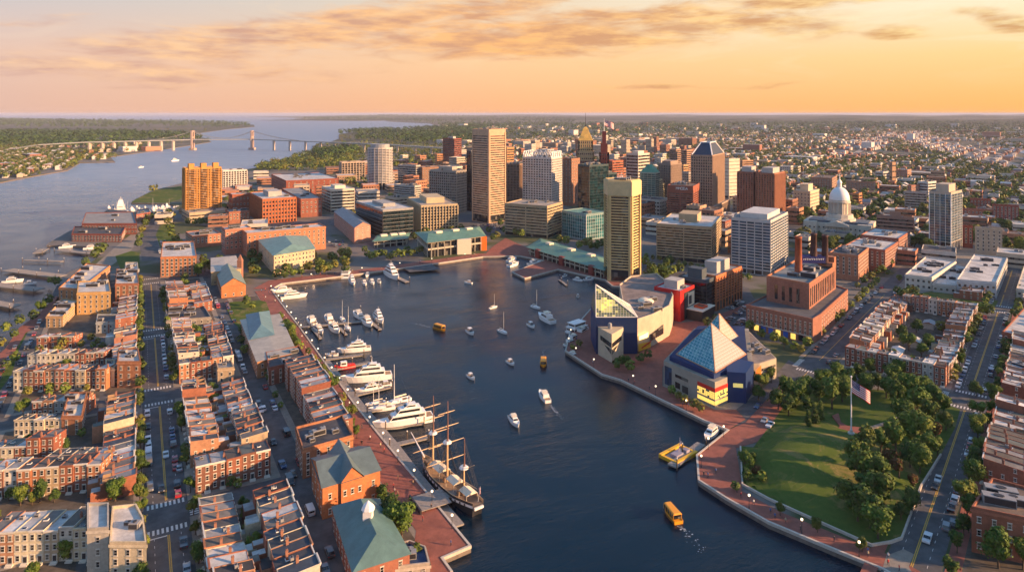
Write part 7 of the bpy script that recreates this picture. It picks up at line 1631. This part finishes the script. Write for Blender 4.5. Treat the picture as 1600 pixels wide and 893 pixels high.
for (y0, z0, y1, z1) in ((L * .5 + 8.3, 8.4, rig[0][0], 26), (L * .5 + 5.5, 7, rig[0][0], 20), (L * .5 + 3, 5.6, rig[0][0], 14), (rig[0][0], 13, rig[1][0], 27), (rig[0][0], 4, rig[1][0], 15), (rig[1][0], 15, rig[2][0], 19.5), (rig[1][0], 4, rig[2][0], 12), (rig[2][0], 20, -L / 2, 4.5), (L * .5 + 8, 8, L * .42, 1.5)): g.tube((0, y0, z0), (0, y1, z1), .035, n=3)
link('stay', g.mesh('stay', [M['dark']]), bs)
g = G(); g.tube((0, -L * .5, 4.5), (0, -L * .5 - 1.2, 9.5), .08, .05, 5); fs = link('ensign_staff', g.mesh('ensign_staff', [M['white']]), root); fl = link('flag', flagmesh(3.2, 2.0, .6), fs, (0, -L * .5 - 1.1, 9.3), R(60))
g = G(); g.box(-1.6, -.3, 0, 1.6, .3, .7); link('stern_gallery', g.mesh('stern_gallery', [M['white']]), root, (0, -L / 2 - .35, 2.4))
# gangway platform beside it
A, Bq = gp(636, 776), gp(672, 812); g = G(); root = thing('boarding_platform', 'sloping grey boarding platform on the brick quay beside the tall ship', 'platform', (*gp(652, 790), .16), LA); g.box(-.5, -4.5, .5, 9.5, 4, .75); link('deck', g.mesh('deck', [M['pier']]), root); g = G(); g.box(-1.0, -5, 0, -.5, 4.6, 1.3); link('side_rail', g.mesh('side_rail', [M['dark']]), root); g = G(); g.box(9.5, -1.5, .4, 13.5, 1.5, .6); link('gangway', g.mesh('gangway', [M['pier']]), root); g = G(); g.tube((1, -4.2, 0), (1, -4.2, .5), .15); g.tube((9, 3.6, 0), (9, 3.6, .5), .15); g.tube((1, 3.6, 0), (1, 3.6, .5), .15); g.tube((9, -4.2, 0), (9, -4.2, .5), .15); link('leg', g.mesh('leg', [M['dark']]), root)
# park flag
fx, fy = gp(1330, 684); zf_ = mh(fx, fy) + .25; ht = hz(589, fy) - zf_; root = thing('flagpole', 'tall white flagpole flying a large striped and starred flag on the park plaza', 'flagpole', (fx, fy, zf_)); g = G(); g.tube((0, 0, 0), (0, 0, ht), .28, .14, 10); g.lathe(0, 0, [(.3, ht), (.4, ht + .3), (.1, ht + .6)], 8); link('pole', g.mesh('pole', [M['white']]), root); g = G(); g.lathe(0, 0, [(1.2, 0), (1.2, .5), (.6, .6), (.5, 1.5)], 12); link('base', g.mesh('base', [M['curb']]), root)
link('flag', flagmesh(7.4, 4.8, .6), root, (.25, 0, ht - .8), R(-12))
# ------------------------------------------------------------ lamps, people
g = G(); g.tube((0, 0, 0), (0, 0, 3.6), .09, .06, 6); g.tube((0, 0, 0), (0, 0, .5), .18, .12, 8); LP = g.mesh('post', [M['dark']]); g = G(); g.lathe(0, 0, [(.05, -.05), (.3, .1), (.36, .35), (.3, .6), (.05, .72)], 10); M['lampw'] = pmat('lamp_globe', (.8, .72, .6), rough=.4, emit=(1, .75, .45), es=1.2); LG_ = g.mesh('lamp_globe', [M['lampw']])
LK = Kit(); LK.part('post', LP); LK.part('lamp_globe', LG_, (0, 0, 3.6))
def lamps(pts, off, sp, where):
    a, b = strip(pts, off, off + 1); i = 0
    for p, q_ in zip(a, a[1:]):
        m = (q_ - p).length; k = int(m // sp)
        for j in range(k): r_ = p + (q_ - p) * ((j + .5) / k); place(LK, 'street_lamp', f"globe street lamp, {ordn(i)} {where}", 'street lamp', (r_.x, r_.y, .16), 0, f'street lamps {where}'[:60]); i += 1
lamps(P((730, 845), (640, 736), (555, 632), (470, 513), (424, 452)), 1.3, 13, 'from the near end of the left quay'); lamps(nq[1:6], 1.5, 22, 'from the left on the north quay'); lamps(eq, 1.3, 12, 'from the notch along the park quay'); lamps(P((890, 520), (883, 548), (940, 585), (970, 594), (1040, 628), (1100, 657)), 1.2, 12, 'round the aquarium quay')
import bmesh
def personmesh(pose):
    me = bpy.data.meshes.new('person'); bm = bmesh.new(); sw = .16 * pose
    pts = {'pel': (0, 0, .95, .15), 'che': (0, .02, 1.32, .17), 'nek': (0, .02, 1.5, .065), 'hd0': (0, .03, 1.6, .09), 'hd1': (0, .03, 1.72, .085), 'hl': (-.1, 0, .88, .1), 'hr': (.1, 0, .88, .1), 'kl': (-.11, sw, .5, .065), 'kr': (.11, -sw, .5, .065), 'al': (-.11, sw * 1.3, .08, .045), 'ar': (.11, -sw * 1.6, .08, .045), 'fl': (-.11, sw * 1.3 + .14, .04, .04), 'fr': (.11, -sw * 1.6 + .14, .04, .04), 'sl': (-.2, .02, 1.42, .07), 'sr': (.2, .02, 1.42, .07), 'el': (-.25, -.05, 1.14, .045), 'er': (.25, .02, 1.14, .045), 'wl': (-.23, .08, .92, .035), 'wr': (.23, .02, .9, .035)}
    V = {k: bm.verts.new(p[:3]) for k, p in pts.items()}
    for a, b in ('pel che', 'che nek', 'nek hd0', 'hd0 hd1', 'pel hl', 'pel hr', 'hl kl', 'hr kr', 'kl al', 'kr ar', 'al fl', 'ar fr', 'che sl', 'che sr', 'sl el', 'sr er', 'el wl', 'er wr') and [q.split() for q in ('pel che', 'che nek', 'nek hd0', 'hd0 hd1', 'pel hl', 'pel hr', 'hl kl', 'hr kr', 'kl al', 'kr ar', 'al fl', 'ar fr', 'che sl', 'che sr', 'sl el', 'sr er', 'el wl', 'er wr')]: bm.edges.new((V[a], V[b]))
    bm.to_mesh(me); bm.free(); o = bpy.data.objects.new('tmp', me); COL.objects.link(o); md = o.modifiers.new('skin', 'SKIN'); me.skin_vertices or None
    if not me.skin_vertices: me.attributes.new
    sk = me.skin_vertices[0].data if me.skin_vertices else None
    if sk:
        for i, (k, p) in enumerate(pts.items()): sk[i].radius = (p[3], p[3] * .8)
        sk[0].use_root = True
    dg = bpy.context.evaluated_depsgraph_get(); m2 = bpy.data.meshes.new_from_object(o.evaluated_get(dg)); bpy.data.objects.remove(o)
    for mm in ('skin', 'cloth', 'trouser'): m2.materials.append(M[mm])
    for p in m2.polygons: z = p.center.z; p.material_index = 0 if z > 1.5 or (abs(p.center.x) > .2 and z < 1.1 and z > .8) else (1 if z > .92 else 2); p.use_smooth = True
    m2.name = 'person'; return m2
M['skin'] = pmat('skin', (.45, .27, .18), rough=.6); M['cloth'] = pmat('shirt_cloth', tint=True, rough=.9); M['trouser'] = pmat('trouser_cloth', (.04, .045, .07), rough=.9)
PM = [personmesh(1), personmesh(.3), personmesh(-.9)]
def people(pts, w0, w1, n, where):
    a, b = strip(pts, w0, w1); seg = [(a[i + 1] - a[i]).length for i in range(len(a) - 1)]; T = sum(seg); i = 0
    for s_ in sorted(rnd.uniform(0, T) for _ in range(n)):
        j = 0
        while j < len(seg) - 1 and s_ > seg[j]: s_ -= seg[j]; j += 1
        f = min(1, s_ / seg[j]); u = rnd.random(); p = (a[j] * (1 - f) + a[j + 1] * f) * (1 - u) + (b[j] * (1 - f) + b[j + 1] * f) * u; c = rnd.choice([((.7, .68, .64), 'white'), ((.04, .04, .05), 'black'), ((.45, .05, .05), 'red'), ((.08, .15, .35), 'blue'), ((.5, .4, .25), 'tan')])
        o = link('person', rnd.choice(PM), None, (p.x, p.y, .185), rnd.uniform(0, 6.28), c[0]); tag(o, f"walker in a {c[1]} top, {ordn(i)} {where}", 'person', 'walkers ' + where[:45]); i += 1
people(P((728, 848), (640, 736), (555, 632), (470, 513), (424, 452)), 2, 9, 70, 'from the near end of the left promenade'); people(nq[1:6], 2, 11, 26, 'from the left on the north promenade'); people(P((1008, 458), (890, 520), (883, 548), (940, 585), (1040, 628), (1100, 657)), 2, 5, 14, 'round the aquarium quay'); people(eq[1:], 1.8, 6.5, 18, 'from the notch along the park promenade')
# ------------------------------------------------------------ suspension bridge over the bay
dB = 2250.0; bz = 30
root = thing('bridge', 'long grey suspension bridge crossing the bay on slender piers', 'bridge', (0, dB, 0))
def bx_(px, dd=dB): return (px - 800) / F * dd
bp_ = [(10, 233, 2030), (60, 225.5, 2045), (130, 221.6, 2090), (200, 220, 2140), (301, 217.5, 2225), (394, 217, 2250), (500, 221, 2150), (600, 225, 2050), (700, 231, 1950)]
g = G(); V3 = [Vector((bx_(px, dd), dd - dB, hz(py, dd))) for px, py, dd in bp_]
for a, b in zip(V3, V3[1:]): d_ = (b - a); n_ = Vector((-d_.y, d_.x, 0)).normalized() * 7; g.add([a - n_, b - n_, b + n_, a + n_, a - n_ - Vector((0, 0, 3)), b - n_ - Vector((0, 0, 3)), b + n_ - Vector((0, 0, 3)), a + n_ - Vector((0, 0, 3))], [(0, 1, 2, 3), (7, 6, 5, 4), (0, 4, 5, 1), (2, 6, 7, 3)])
link('deck', g.mesh('deck', [M['conc']]), root, color=(.36, .37, .37))
def onb(px):
    for (p0, p1, v0, v1) in zip([q[0] for q in bp_], [q[0] for q in bp_][1:], V3, V3[1:]):
        if p0 <= px <= p1: return v0 + (v1 - v0) * ((px - p0) / (p1 - p0))
for px in (301, 394):
    v = onb(px); g = G(); g.box(v.x - 9, v.y - 9, -4, v.x + 9, v.y + 9, 5)
    for sy in (-8, 8): g.box(v.x - 2.4, v.y + sy - 2, 0, v.x + 2.4, v.y + sy + 2, hz(204, v.y + dB))
    for z in (38, 58): g.box(v.x - 2, v.y - 8, z, v.x + 2, v.y + 8, z + 4)
    link('tower', g.mesh('tower', [M['conc']]), root, color=(.5, .36, .3))
for px in (140, 160, 178, 196, 213, 232, 251, 270, 429, 454, 478, 501, 523, 546, 570, 596, 622, 650, 675):
    v = onb(px); g = G(); g.box(v.x - 2.2, v.y - 6, -4, v.x + 2.2, v.y + 6, v.z - 3); link('pier', g.mesh('pier', [M['conc']]), root, color=(.5, .42, .37))
for sy in (-7, 7):
    g = G()
    for (pa, pb, za, zb_, sag) in ((232, 301, 0, 1, 0), (301, 394, 1, 1, 1), (394, 470, 1, 0, 0)):
        A, Bq = onb(pa), onb(pb); ta, tb = (hz(204.5, A.y + dB) if za else A.z), (hz(204.5, Bq.y + dB) if zb_ else Bq.z); prev = None
        for i in range(13):
            f = i / 12; p = A + (Bq - A) * f; z = ta + (tb - ta) * f - 4 * f * (1 - f) * ((min(ta, tb) - p.z - 3) if sag else 5); q_ = Vector((p.x, p.y + sy, z))
            if prev is not None: g.tube(prev, q_, .55, n=4)
            if 0 < i < 12: g.tube(q_, (q_.x, q_.y, p.z), .2, n=3)
            prev = q_
    link('main_cable', g.mesh('main_cable', [M['unit']]), root)
# ------------------------------------------------------------ background blocks and suburbs
def inland(x, y): return inpoly(x, y, MAINP) or inpoly(x, y, WESTP)
WL = [(.5, .42, .33), (.42, .2, .12), (.36, .16, .1), (.55, .5, .44), (.46, .3, .2), (.3, .15, .1), (.6, .55, .48)]
zones = [ # polygon in px, count, width px range, height range m, group text
 (P((500, 330), (640, 330), (735, 335), (735, 265), (640, 250), (540, 262), (450, 290), (400, 320)), 46, (16, 34), (7, 22), 'west of the tallest tower'),
 (P((780, 300), (1080, 305), (1080, 235), (900, 228), (780, 235)), 60, (14, 26), (10, 34), 'behind the downtown towers'),
 (P((1000, 395), (1150, 420), (1240, 330), (1000, 320)), 22, (14, 30), (8, 24), 'among the towers east of downtown'),
 (P((1140, 300), (1600, 330), (1600, 285), (1140, 262)), 34, (14, 28), (6, 14), 'north of the domed building'),
 (P((1230, 440), (1600, 440), (1640, 330), (1230, 340)), 34, (14, 26), (6, 13), 'round the domed building'),
 (P((1100, 262), (1640, 285), (1640, 255), (1100, 240)), 34, (18, 36), (5, 12), 'in the belt beyond the domed building'),
 (P((700, 250), (1100, 262), (1100, 222), (700, 225)), 50, (20, 55), (8, 24), 'on the skyline behind downtown'),
 (P((250, 350), (400, 360), (460, 300), (400, 275), (360, 290)), 22, (14, 30), (5, 11), 'behind the orange apartment tower'),
]
nb = 0
for (poly, n, wr, hr, where) in zones:
    xs = [p[0] for p in poly]; ys = [p[1] for p in poly]; k = 0; tries = 0; batch = 0
    while k < n and tries < n * 25:
        tries += 1; x = rnd.uniform(min(xs), max(xs)); y = rnd.uniform(min(ys), max(ys)); w = rnd.uniform(*wr); dd = w * rnd.uniform(.6, 1.3); r_ = max(w, dd) * .5
        if not inpoly(x, y, poly) or not free(x, y, r_) or not inland(x, y): continue
        px, _ = topx(x, y); ang = R(52 + rnd.choice([0, 0, 4])) if px > 1000 else R(20 + 30 * (px > 620)); h = rnd.uniform(*hr) * (1 if rnd.random() < .8 else 1.35)
        u = Vector((math.cos(ang), math.sin(ang))); v = Vector((-u.y, u.x)); c_ = Vector((x, y)); q = [tuple(c_ - u * w / 2 - v * dd / 2), tuple(c_ + u * w / 2 - v * dd / 2), tuple(c_ + u * w / 2 + v * dd / 2), tuple(c_ - u * w / 2 + v * dd / 2)]
        col = rnd.choice(WL); br = col[0] < .43 and col[1] < .25; st = rnd.choice(['ribbon', 'grid']) if h > 14 else 'ribbon'
        cn = {(.5, .42, .33): 'beige', (.42, .2, .12): 'orange brick', (.36, .16, .1): 'red brick', (.55, .5, .44): 'pale', (.46, .3, .2): 'tan', (.3, .15, .1): 'brown', (.6, .55, .48): 'cream'}[col]
        rf = rnd.choice(['w', 'w', 'g', 't', 'd', 'b']); hn = 'low' if h < 10 else ('mid-rise' if h < 25 else 'tall')
        rn = {'w': 'white', 'g': 'grey', 't': 'tan', 'd': 'dark', 'b': 'brown'}[rf]
        block('brick_building' if br else 'office_building', f"{hn} {cn} block with {rn} roof {where}", 'building', q, h, st, col, base=1, top=1.2, bandh=.4, fh=3.8, pier=4 if st == 'grid' else None, pw=1.2, roof=rf, units=2 if y < 900 else 0, mat='brick' if br else 'conc', group=f'blocks {where}', corner=st == 'grid')
        k += 1
# houses: nearest as objects, the far ones one mass
def housekit(seed):
    r = random.Random(seed); w, d, h = r.uniform(8, 12), r.uniform(9, 15), r.uniform(5.5, 8.5); k = Kit(); g = G(); g.box(-w / 2, -d / 2, 0, w / 2, d / 2, h)
    wl = k.part('wall', g.mesh('wall', [M['wall']]), key='wall'); g = G()
    if seed % 3: hh = r.uniform(2, 3.5); g.add([(-w / 2 - .3, -d / 2 - .3, h), (w / 2 + .3, -d / 2 - .3, h), (w / 2 + .3, d / 2 + .3, h), (-w / 2 - .3, d / 2 + .3, h), (0, -d / 2 - .3, h + hh), (0, d / 2 + .3, h + hh)], [(0, 1, 4), (2, 3, 5), (1, 2, 5, 4), (3, 0, 4, 5)])
    else: g.box(-w / 2 + .2, -d / 2 + .2, h, w / 2 - .2, d / 2 - .2, h + .2)
    rf = k.part('roof', g.mesh('roof', [M['roof']]), key='roof'); g = G()
    for sx in (-1, 1):
        for i in range(3):
            for z in (1.6, 4.2): g.box(sx * w / 2 - .03, -d / 2 + 1.4 + i * 3, z, sx * w / 2 + .03, -d / 2 + 2.5 + i * 3, z + 1.4)
    for i in range(2):
        for z in (1.6, 4.2): g.box(-w / 2 + 1.5 + i * 3.6, -d / 2 - .03, z, -w / 2 + 2.7 + i * 3.6, -d / 2 + .03, z + 1.4)
    k.part('window', g.mesh('window', [M['glass']])); return k
HKS = [housekit(i) for i in range(9)]
spots = []; streets = []
ca, sa = math.cos(RA), math.sin(RA)
def suburb(smax, poly, grid, bs, bt, p):
    f = RG if grid == 'R' else LG
    for bi in range(-60, 60):
        for bj in range(0, 60):
            s0, t0 = bj * bs + 200, bi * bt
            cx, cy = f(s0 + bs / 2, t0 + bt / 2)
            if cy < 300 or not inpoly(cx, cy, poly): continue
            streets.append((f, s0, t0, bs, bt))
            for side in (0, 1):
                s = s0 + 12
                while s < s0 + bs - 10:
                    t = t0 + (11 if side == 0 else bt - 11) + rnd.uniform(-1, 1); x, y = f(s, t)
                    if rnd.random() < p and y > 300: spots.append((x, y, (RA if grid == 'R' else LA) + (0 if rnd.random() < .8 else math.pi / 2)))
                    s += rnd.choice([11, 13, 17, 24])
subR = P((1000, 262), (1120, 300), (1160, 330), (1500, 420), (1720, 520), (2000, 520), (2000, 226), (1650, 208), (1450, 205), (1250, 203), (1000, 210), (860, 215), (760, 222), (700, 236), (700, 260))
suburb(0, subR, 'R', 118, 62, .66)
subW = P((-200, 300), (40, 274), (100, 262), (120, 252), (180, 248), (240, 232), (160, 228), (40, 221), (-200, 222))
suburb(0, subW, 'L', 84, 46, .95)
far_patches = []
sx_ = []
for (x, y, a) in spots:
    if not inland(x, y) or not free(x, y, 8): continue
    if inpoly(x, y, P((1395, 405), (1600, 405), (1620, 470), (1395, 470))): continue
    if y > 1500 and mn.noise(Vector((x / 330, y / 330, 3))) > .12: continue
    sx_.append((x, y, a))
sx_.sort(key=lambda q: q[1]); near = sx_[:290]; farh = sx_[290:]
HW = [((.6, .55, .5), 'pale'), ((.4, .2, .13), 'orange brick'), ((.3, .14, .1), 'red brick'), ((.5, .42, .32), 'tan'), ((.62, .6, .56), 'white')]
HR = [((.1, .1, .11), 'dark'), ((.35, .34, .34), 'grey'), ((.16, .12, .1), 'brown'), ((.55, .53, .5), 'white'), ((.26, .13, .09), 'rust')]
for (x, y, a) in near:
    w_, r_ = rnd.choice(HW), rnd.choice(HR); px, py = topx(x, y); zone = 'on the far left shore' if px < 400 else ('at the right end of the suburb' if px > 1380 else ('in the suburb behind the dome' if px > 1150 else 'in the suburb behind downtown'))
    place(rnd.choice(HKS), 'house', f"small {w_[1]} house with {r_[1]} roof {zone}", 'house', (x, y, 0), a, f"{w_[1]} houses with {r_[1]} roofs {zone}", {'wall': w_[0], 'roof': r_[0]}); OCC.append((x, y, 4))
gw = {i: G() for i in range(5)}
hm_ = [pmat('far_wall_%d' % i, c[0], rough=.9) for i, c in enumerate(HW)] + [pmat('far_roof_%d' % i, c[0], rough=.9) for i, c in enumerate(HR)]
g = G()
for (x, y, a) in farh:
    w, d, h = rnd.uniform(8, 13), rnd.uniform(10, 18), rnd.uniform(5, 8.5); c, s = math.cos(a), math.sin(a); cr = [(-w / 2, -d / 2), (w / 2, -d / 2), (w / 2, d / 2), (-w / 2, d / 2)]; q = [(x + c * p - s * r_, y + s * p + c * r_) for p, r_ in cr]; wi = rnd.randrange(5); ri = 5 + rnd.randrange(5)
    m1 = ((q[0][0] + q[1][0]) / 2, (q[0][1] + q[1][1]) / 2, h + 2.5); m2 = ((q[2][0] + q[3][0]) / 2, (q[2][1] + q[3][1]) / 2, h + 2.5)
    g.add([(*p, 0) for p in q] + [(*p, h) for p in q] + [m1, m2], [(0, 1, 5, 4), (1, 2, 6, 5), (2, 3, 7, 6), (3, 0, 4, 7), (4, 5, 8), (6, 7, 9)], wi); g.add([(*p, h) for p in q] + [m1, m2], [(1, 2, 5, 4), (3, 0, 4, 5)], ri)
for i in range(330):                      # larger far sheds and schools
    x = rnd.uniform(-1900, 4200); y = 1300 + 5200 * rnd.random() ** .8; px, py = topx(x, y)
    if not inland(x, y) or px > 1700 or px < 0 or (350 < px < 640): continue
    w, d, h = rnd.uniform(25, 80), rnd.uniform(20, 50), rnd.uniform(6, 16) * (1 if rnd.random() < .9 else 2.4); a = RA; c, s = math.cos(a), math.sin(a); q = [(x + c * p - s * r_, y + s * p + c * r_) for p, r_ in [(-w / 2, -d / 2), (w / 2, -d / 2), (w / 2, d / 2), (-w / 2, d / 2)]]
    g.prism(q, 0, h, rnd.randrange(5), 5 + rnd.choice([1, 3, 3, 4]))
tag(link('distant_housing', g.mesh('distant_housing', hm_)), 'countless small far-off houses and sheds spread to the hills', kind='stuff')
for (f, s0, t0, bs, bt) in streets:       # suburban streets
    pass
g = G()
for (f, s0, t0, bs, bt) in streets:
    q = [f(s0, t0 - 4), f(s0 + bs, t0 - 4), f(s0 + bs, t0 + 4), f(s0, t0 + 4)]; q2 = [f(s0 - 4, t0 + 4.1), f(s0 - 4, t0 + bt - 4.1), f(s0 + 4, t0 + bt - 4.1), f(s0 + 4, t0 + 4.1)]
    for r_ in (q, q2):
        if all(inland(*p) for p in r_): g.flat(r_, .06)
struct('road', g, M['asph'])
def way(pts, w, mat='farroad'):
    band('road', P(*pts), -w, w, .3, mat)
M['farroad'] = pmat('concrete_highway', (.34, .29, .24), rough=.8)
way([(1600, 262), (1540, 247), (1480, 232), (1440, 222), (1425, 214), (1440, 206), (1470, 202)], 22); way([(1640, 256), (1560, 240), (1500, 228), (1450, 216), (1460, 208)], 10); way([(1330, 245), (1355, 228), (1360, 222), (1400, 210)], 9)
sheet('water', P((1560, 232), (1590, 238), (1650, 250), (1700, 246), (1600, 233)), .5, 'water')
# ------------------------------------------------------------ trees: the largest as objects, the rest as one mass
extra = []
for (x, y, a) in sx_:
    for _ in range(4 if y < 2500 else 2):
        if rnd.random() < .9: extra.append((x + rnd.uniform(-22, 22), y + rnd.uniform(-22, 22), rnd.uniform(.8, 1.5)))
for i in range(5200):
    x = rnd.uniform(-2600, 5200); y = 700 + 4500 * rnd.random(); px, py = topx(x, y)
    if -50 < px < 1650 and inland(x, y) and mn.noise(Vector((x / 160, y / 160, 9))) > -.05 and not inpoly(px, py, [(350, 300), (750, 300), (1100, 330), (1100, 240), (560, 245), (350, 262)]): extra.append((x, y, rnd.uniform(1.0, 1.8)))
for i in range(1700):                      # dense groves in downtown gaps and shore woods
    px, py = rnd.choice([(rnd.uniform(440, 700), rnd.uniform(228, 262)), (rnd.uniform(530, 720), rnd.uniform(208, 240)), (rnd.uniform(1240, 1600), rnd.uniform(290, 400)), (rnd.uniform(400, 560), rnd.uniform(240, 268))]); x, y = gp(px, py)
    if inland(x, y): extra.append((x, y, rnd.uniform(1.0, 1.7)))
HWP = [P((1600, 262), (1540, 247), (1480, 232), (1440, 222), (1425, 214), (1440, 206)), P((1640, 256), (1560, 240), (1500, 228), (1450, 216)), P((1330, 245), (1355, 228), (1360, 222), (1400, 210)), P((1560, 234), (1650, 246))]
def nearway(x, y):
    for ln in HWP:
        for a, b in zip(ln, ln[1:]):
            for k in range(9):
                if abs(x - a[0] - (b[0] - a[0]) * k / 8) < 60 and abs(y - a[1] - (b[1] - a[1]) * k / 8) < 75: return True
    return False
extra = [(x, y, s) for (x, y, s) in extra if free(x, y, 3) and not nearway(x, y)]
allt = TREES + [(s / y, x, y, rnd.choice(['dark', 'round', 'olive', 'big']), None, s, 'trees scattered between the far houses', 0, 'tree', None) for (x, y, s) in extra]
allt.sort(key=lambda q: -q[0])
for n_, (q_, x, y, kind, lab, s_, grp, z, cat, name) in enumerate(allt):
    if n_ < 298: put_tree(x, y, kind, lab or f"{KN[kind]} tree between the far houses behind the white complex", s_, grp, z, cat, name)
import numpy as np
def lowcrown(n, seed, quads):
    r = random.Random(seed); v = []; f = []
    for k in range(quads):
        a = r.uniform(0, 6.28); u = r.uniform(-.9, 1); q = math.sqrt(max(0, 1 - u * u)) * r.uniform(.7, 1.1); c = Vector((3.2 * q * math.cos(a), 3.2 * q * math.sin(a), 5.4 + 3.1 * u)); n1 = (c - Vector((0, 0, 5)) + Vector((r.uniform(-2, 2), r.uniform(-2, 2), r.uniform(0, 3)))).normalized(); t = n1.orthogonal().normalized(); b = n1.cross(t); s_ = r.uniform(.8, 1.4)
        o = len(v); v += [c + t * s_, c + b * s_, c - t * s_, c - b * s_]; f.append((o, o + 1, o + 2, o + 3))
    return np.array([tuple(p) for p in v]), np.array(f)
LC = [(lowcrown(0, i, 60), lowcrown(0, i + 9, 26), lowcrown(0, i + 20, 12)) for i in range(3)]
rest = allt[295:]
def mass(name, items, mats, label):
    vs, fs, ms = [], [], []; o = 0
    for i, (x, y, s) in enumerate(items):
        v, f = LC[i % 3][0 if y < 900 else (1 if y < 2200 else 2)]; a = rnd.uniform(0, 6.28); c, sn = math.cos(a), math.sin(a); w = v.copy() * s * (1 if y < 900 else (1.1 if y < 2200 else 1.25))
        vs.append(np.stack([w[:, 0] * c - w[:, 1] * sn + x, w[:, 0] * sn + w[:, 1] * c + y, w[:, 2]], 1)); fs.append(f + o); ms += [rnd.choice([0, 0, 1, 2])] * len(f); o += len(v)
    vs = np.concatenate(vs); fs = np.concatenate(fs); me = bpy.data.meshes.new(name); me.from_pydata(vs.tolist(), [], fs.tolist())
    for m in mats: me.materials.append(M[m])
    me.polygons.foreach_set('material_index', ms); me.update(); tag(link(name, me), label, kind='stuff')
mass('woodland', [(q[1], q[2], q[5]) for q in rest], ('leafd', 'leaf', 'leaf2'), 'trees too small to count between the far houses and streets')
# shore woods as leafy masses
fw = []
for (poly, n) in ((P((529, 217), (530, 209), (560, 206), (685, 202), (760, 200), (760, 222), (640, 226)), 1500), (P((-60, 232), (60, 234), (130, 232), (240, 227), (300, 220), (322, 217), (290, 212), (180, 208), (-60, 208)), 1700), (P((456, 187), (600, 190), (690, 198), (900, 205), (900, 185), (600, 181.5)), 2500), (P((640, 222), (1640, 208), (1640, 192), (640, 196)), 3500), (P((488, 236), (500, 228), (530, 226), (560, 240), (500, 252)), 150), (P((0, 200), (390, 200), (390, 192), (0, 188)), 1500)):
    xs = [p[0] for p in poly]; ys = [p[1] for p in poly]; k = 0; t_ = 0
    while k < n and t_ < n * 8:
        t_ += 1; x = rnd.uniform(min(xs), max(xs)); y = rnd.uniform(min(ys), max(ys))
        if inpoly(x, y, poly) and inland(x, y) and mn.noise(Vector((x / 500, y / 500, 1))) > -.25: fw.append((x, y, rnd.uniform(1.3, 2.2) * (1 + y / 9000))); k += 1
mass('far_woods', fw, ('leafd', 'leafd', 'leaf'), 'dark far-off woods along the shores and ridges')
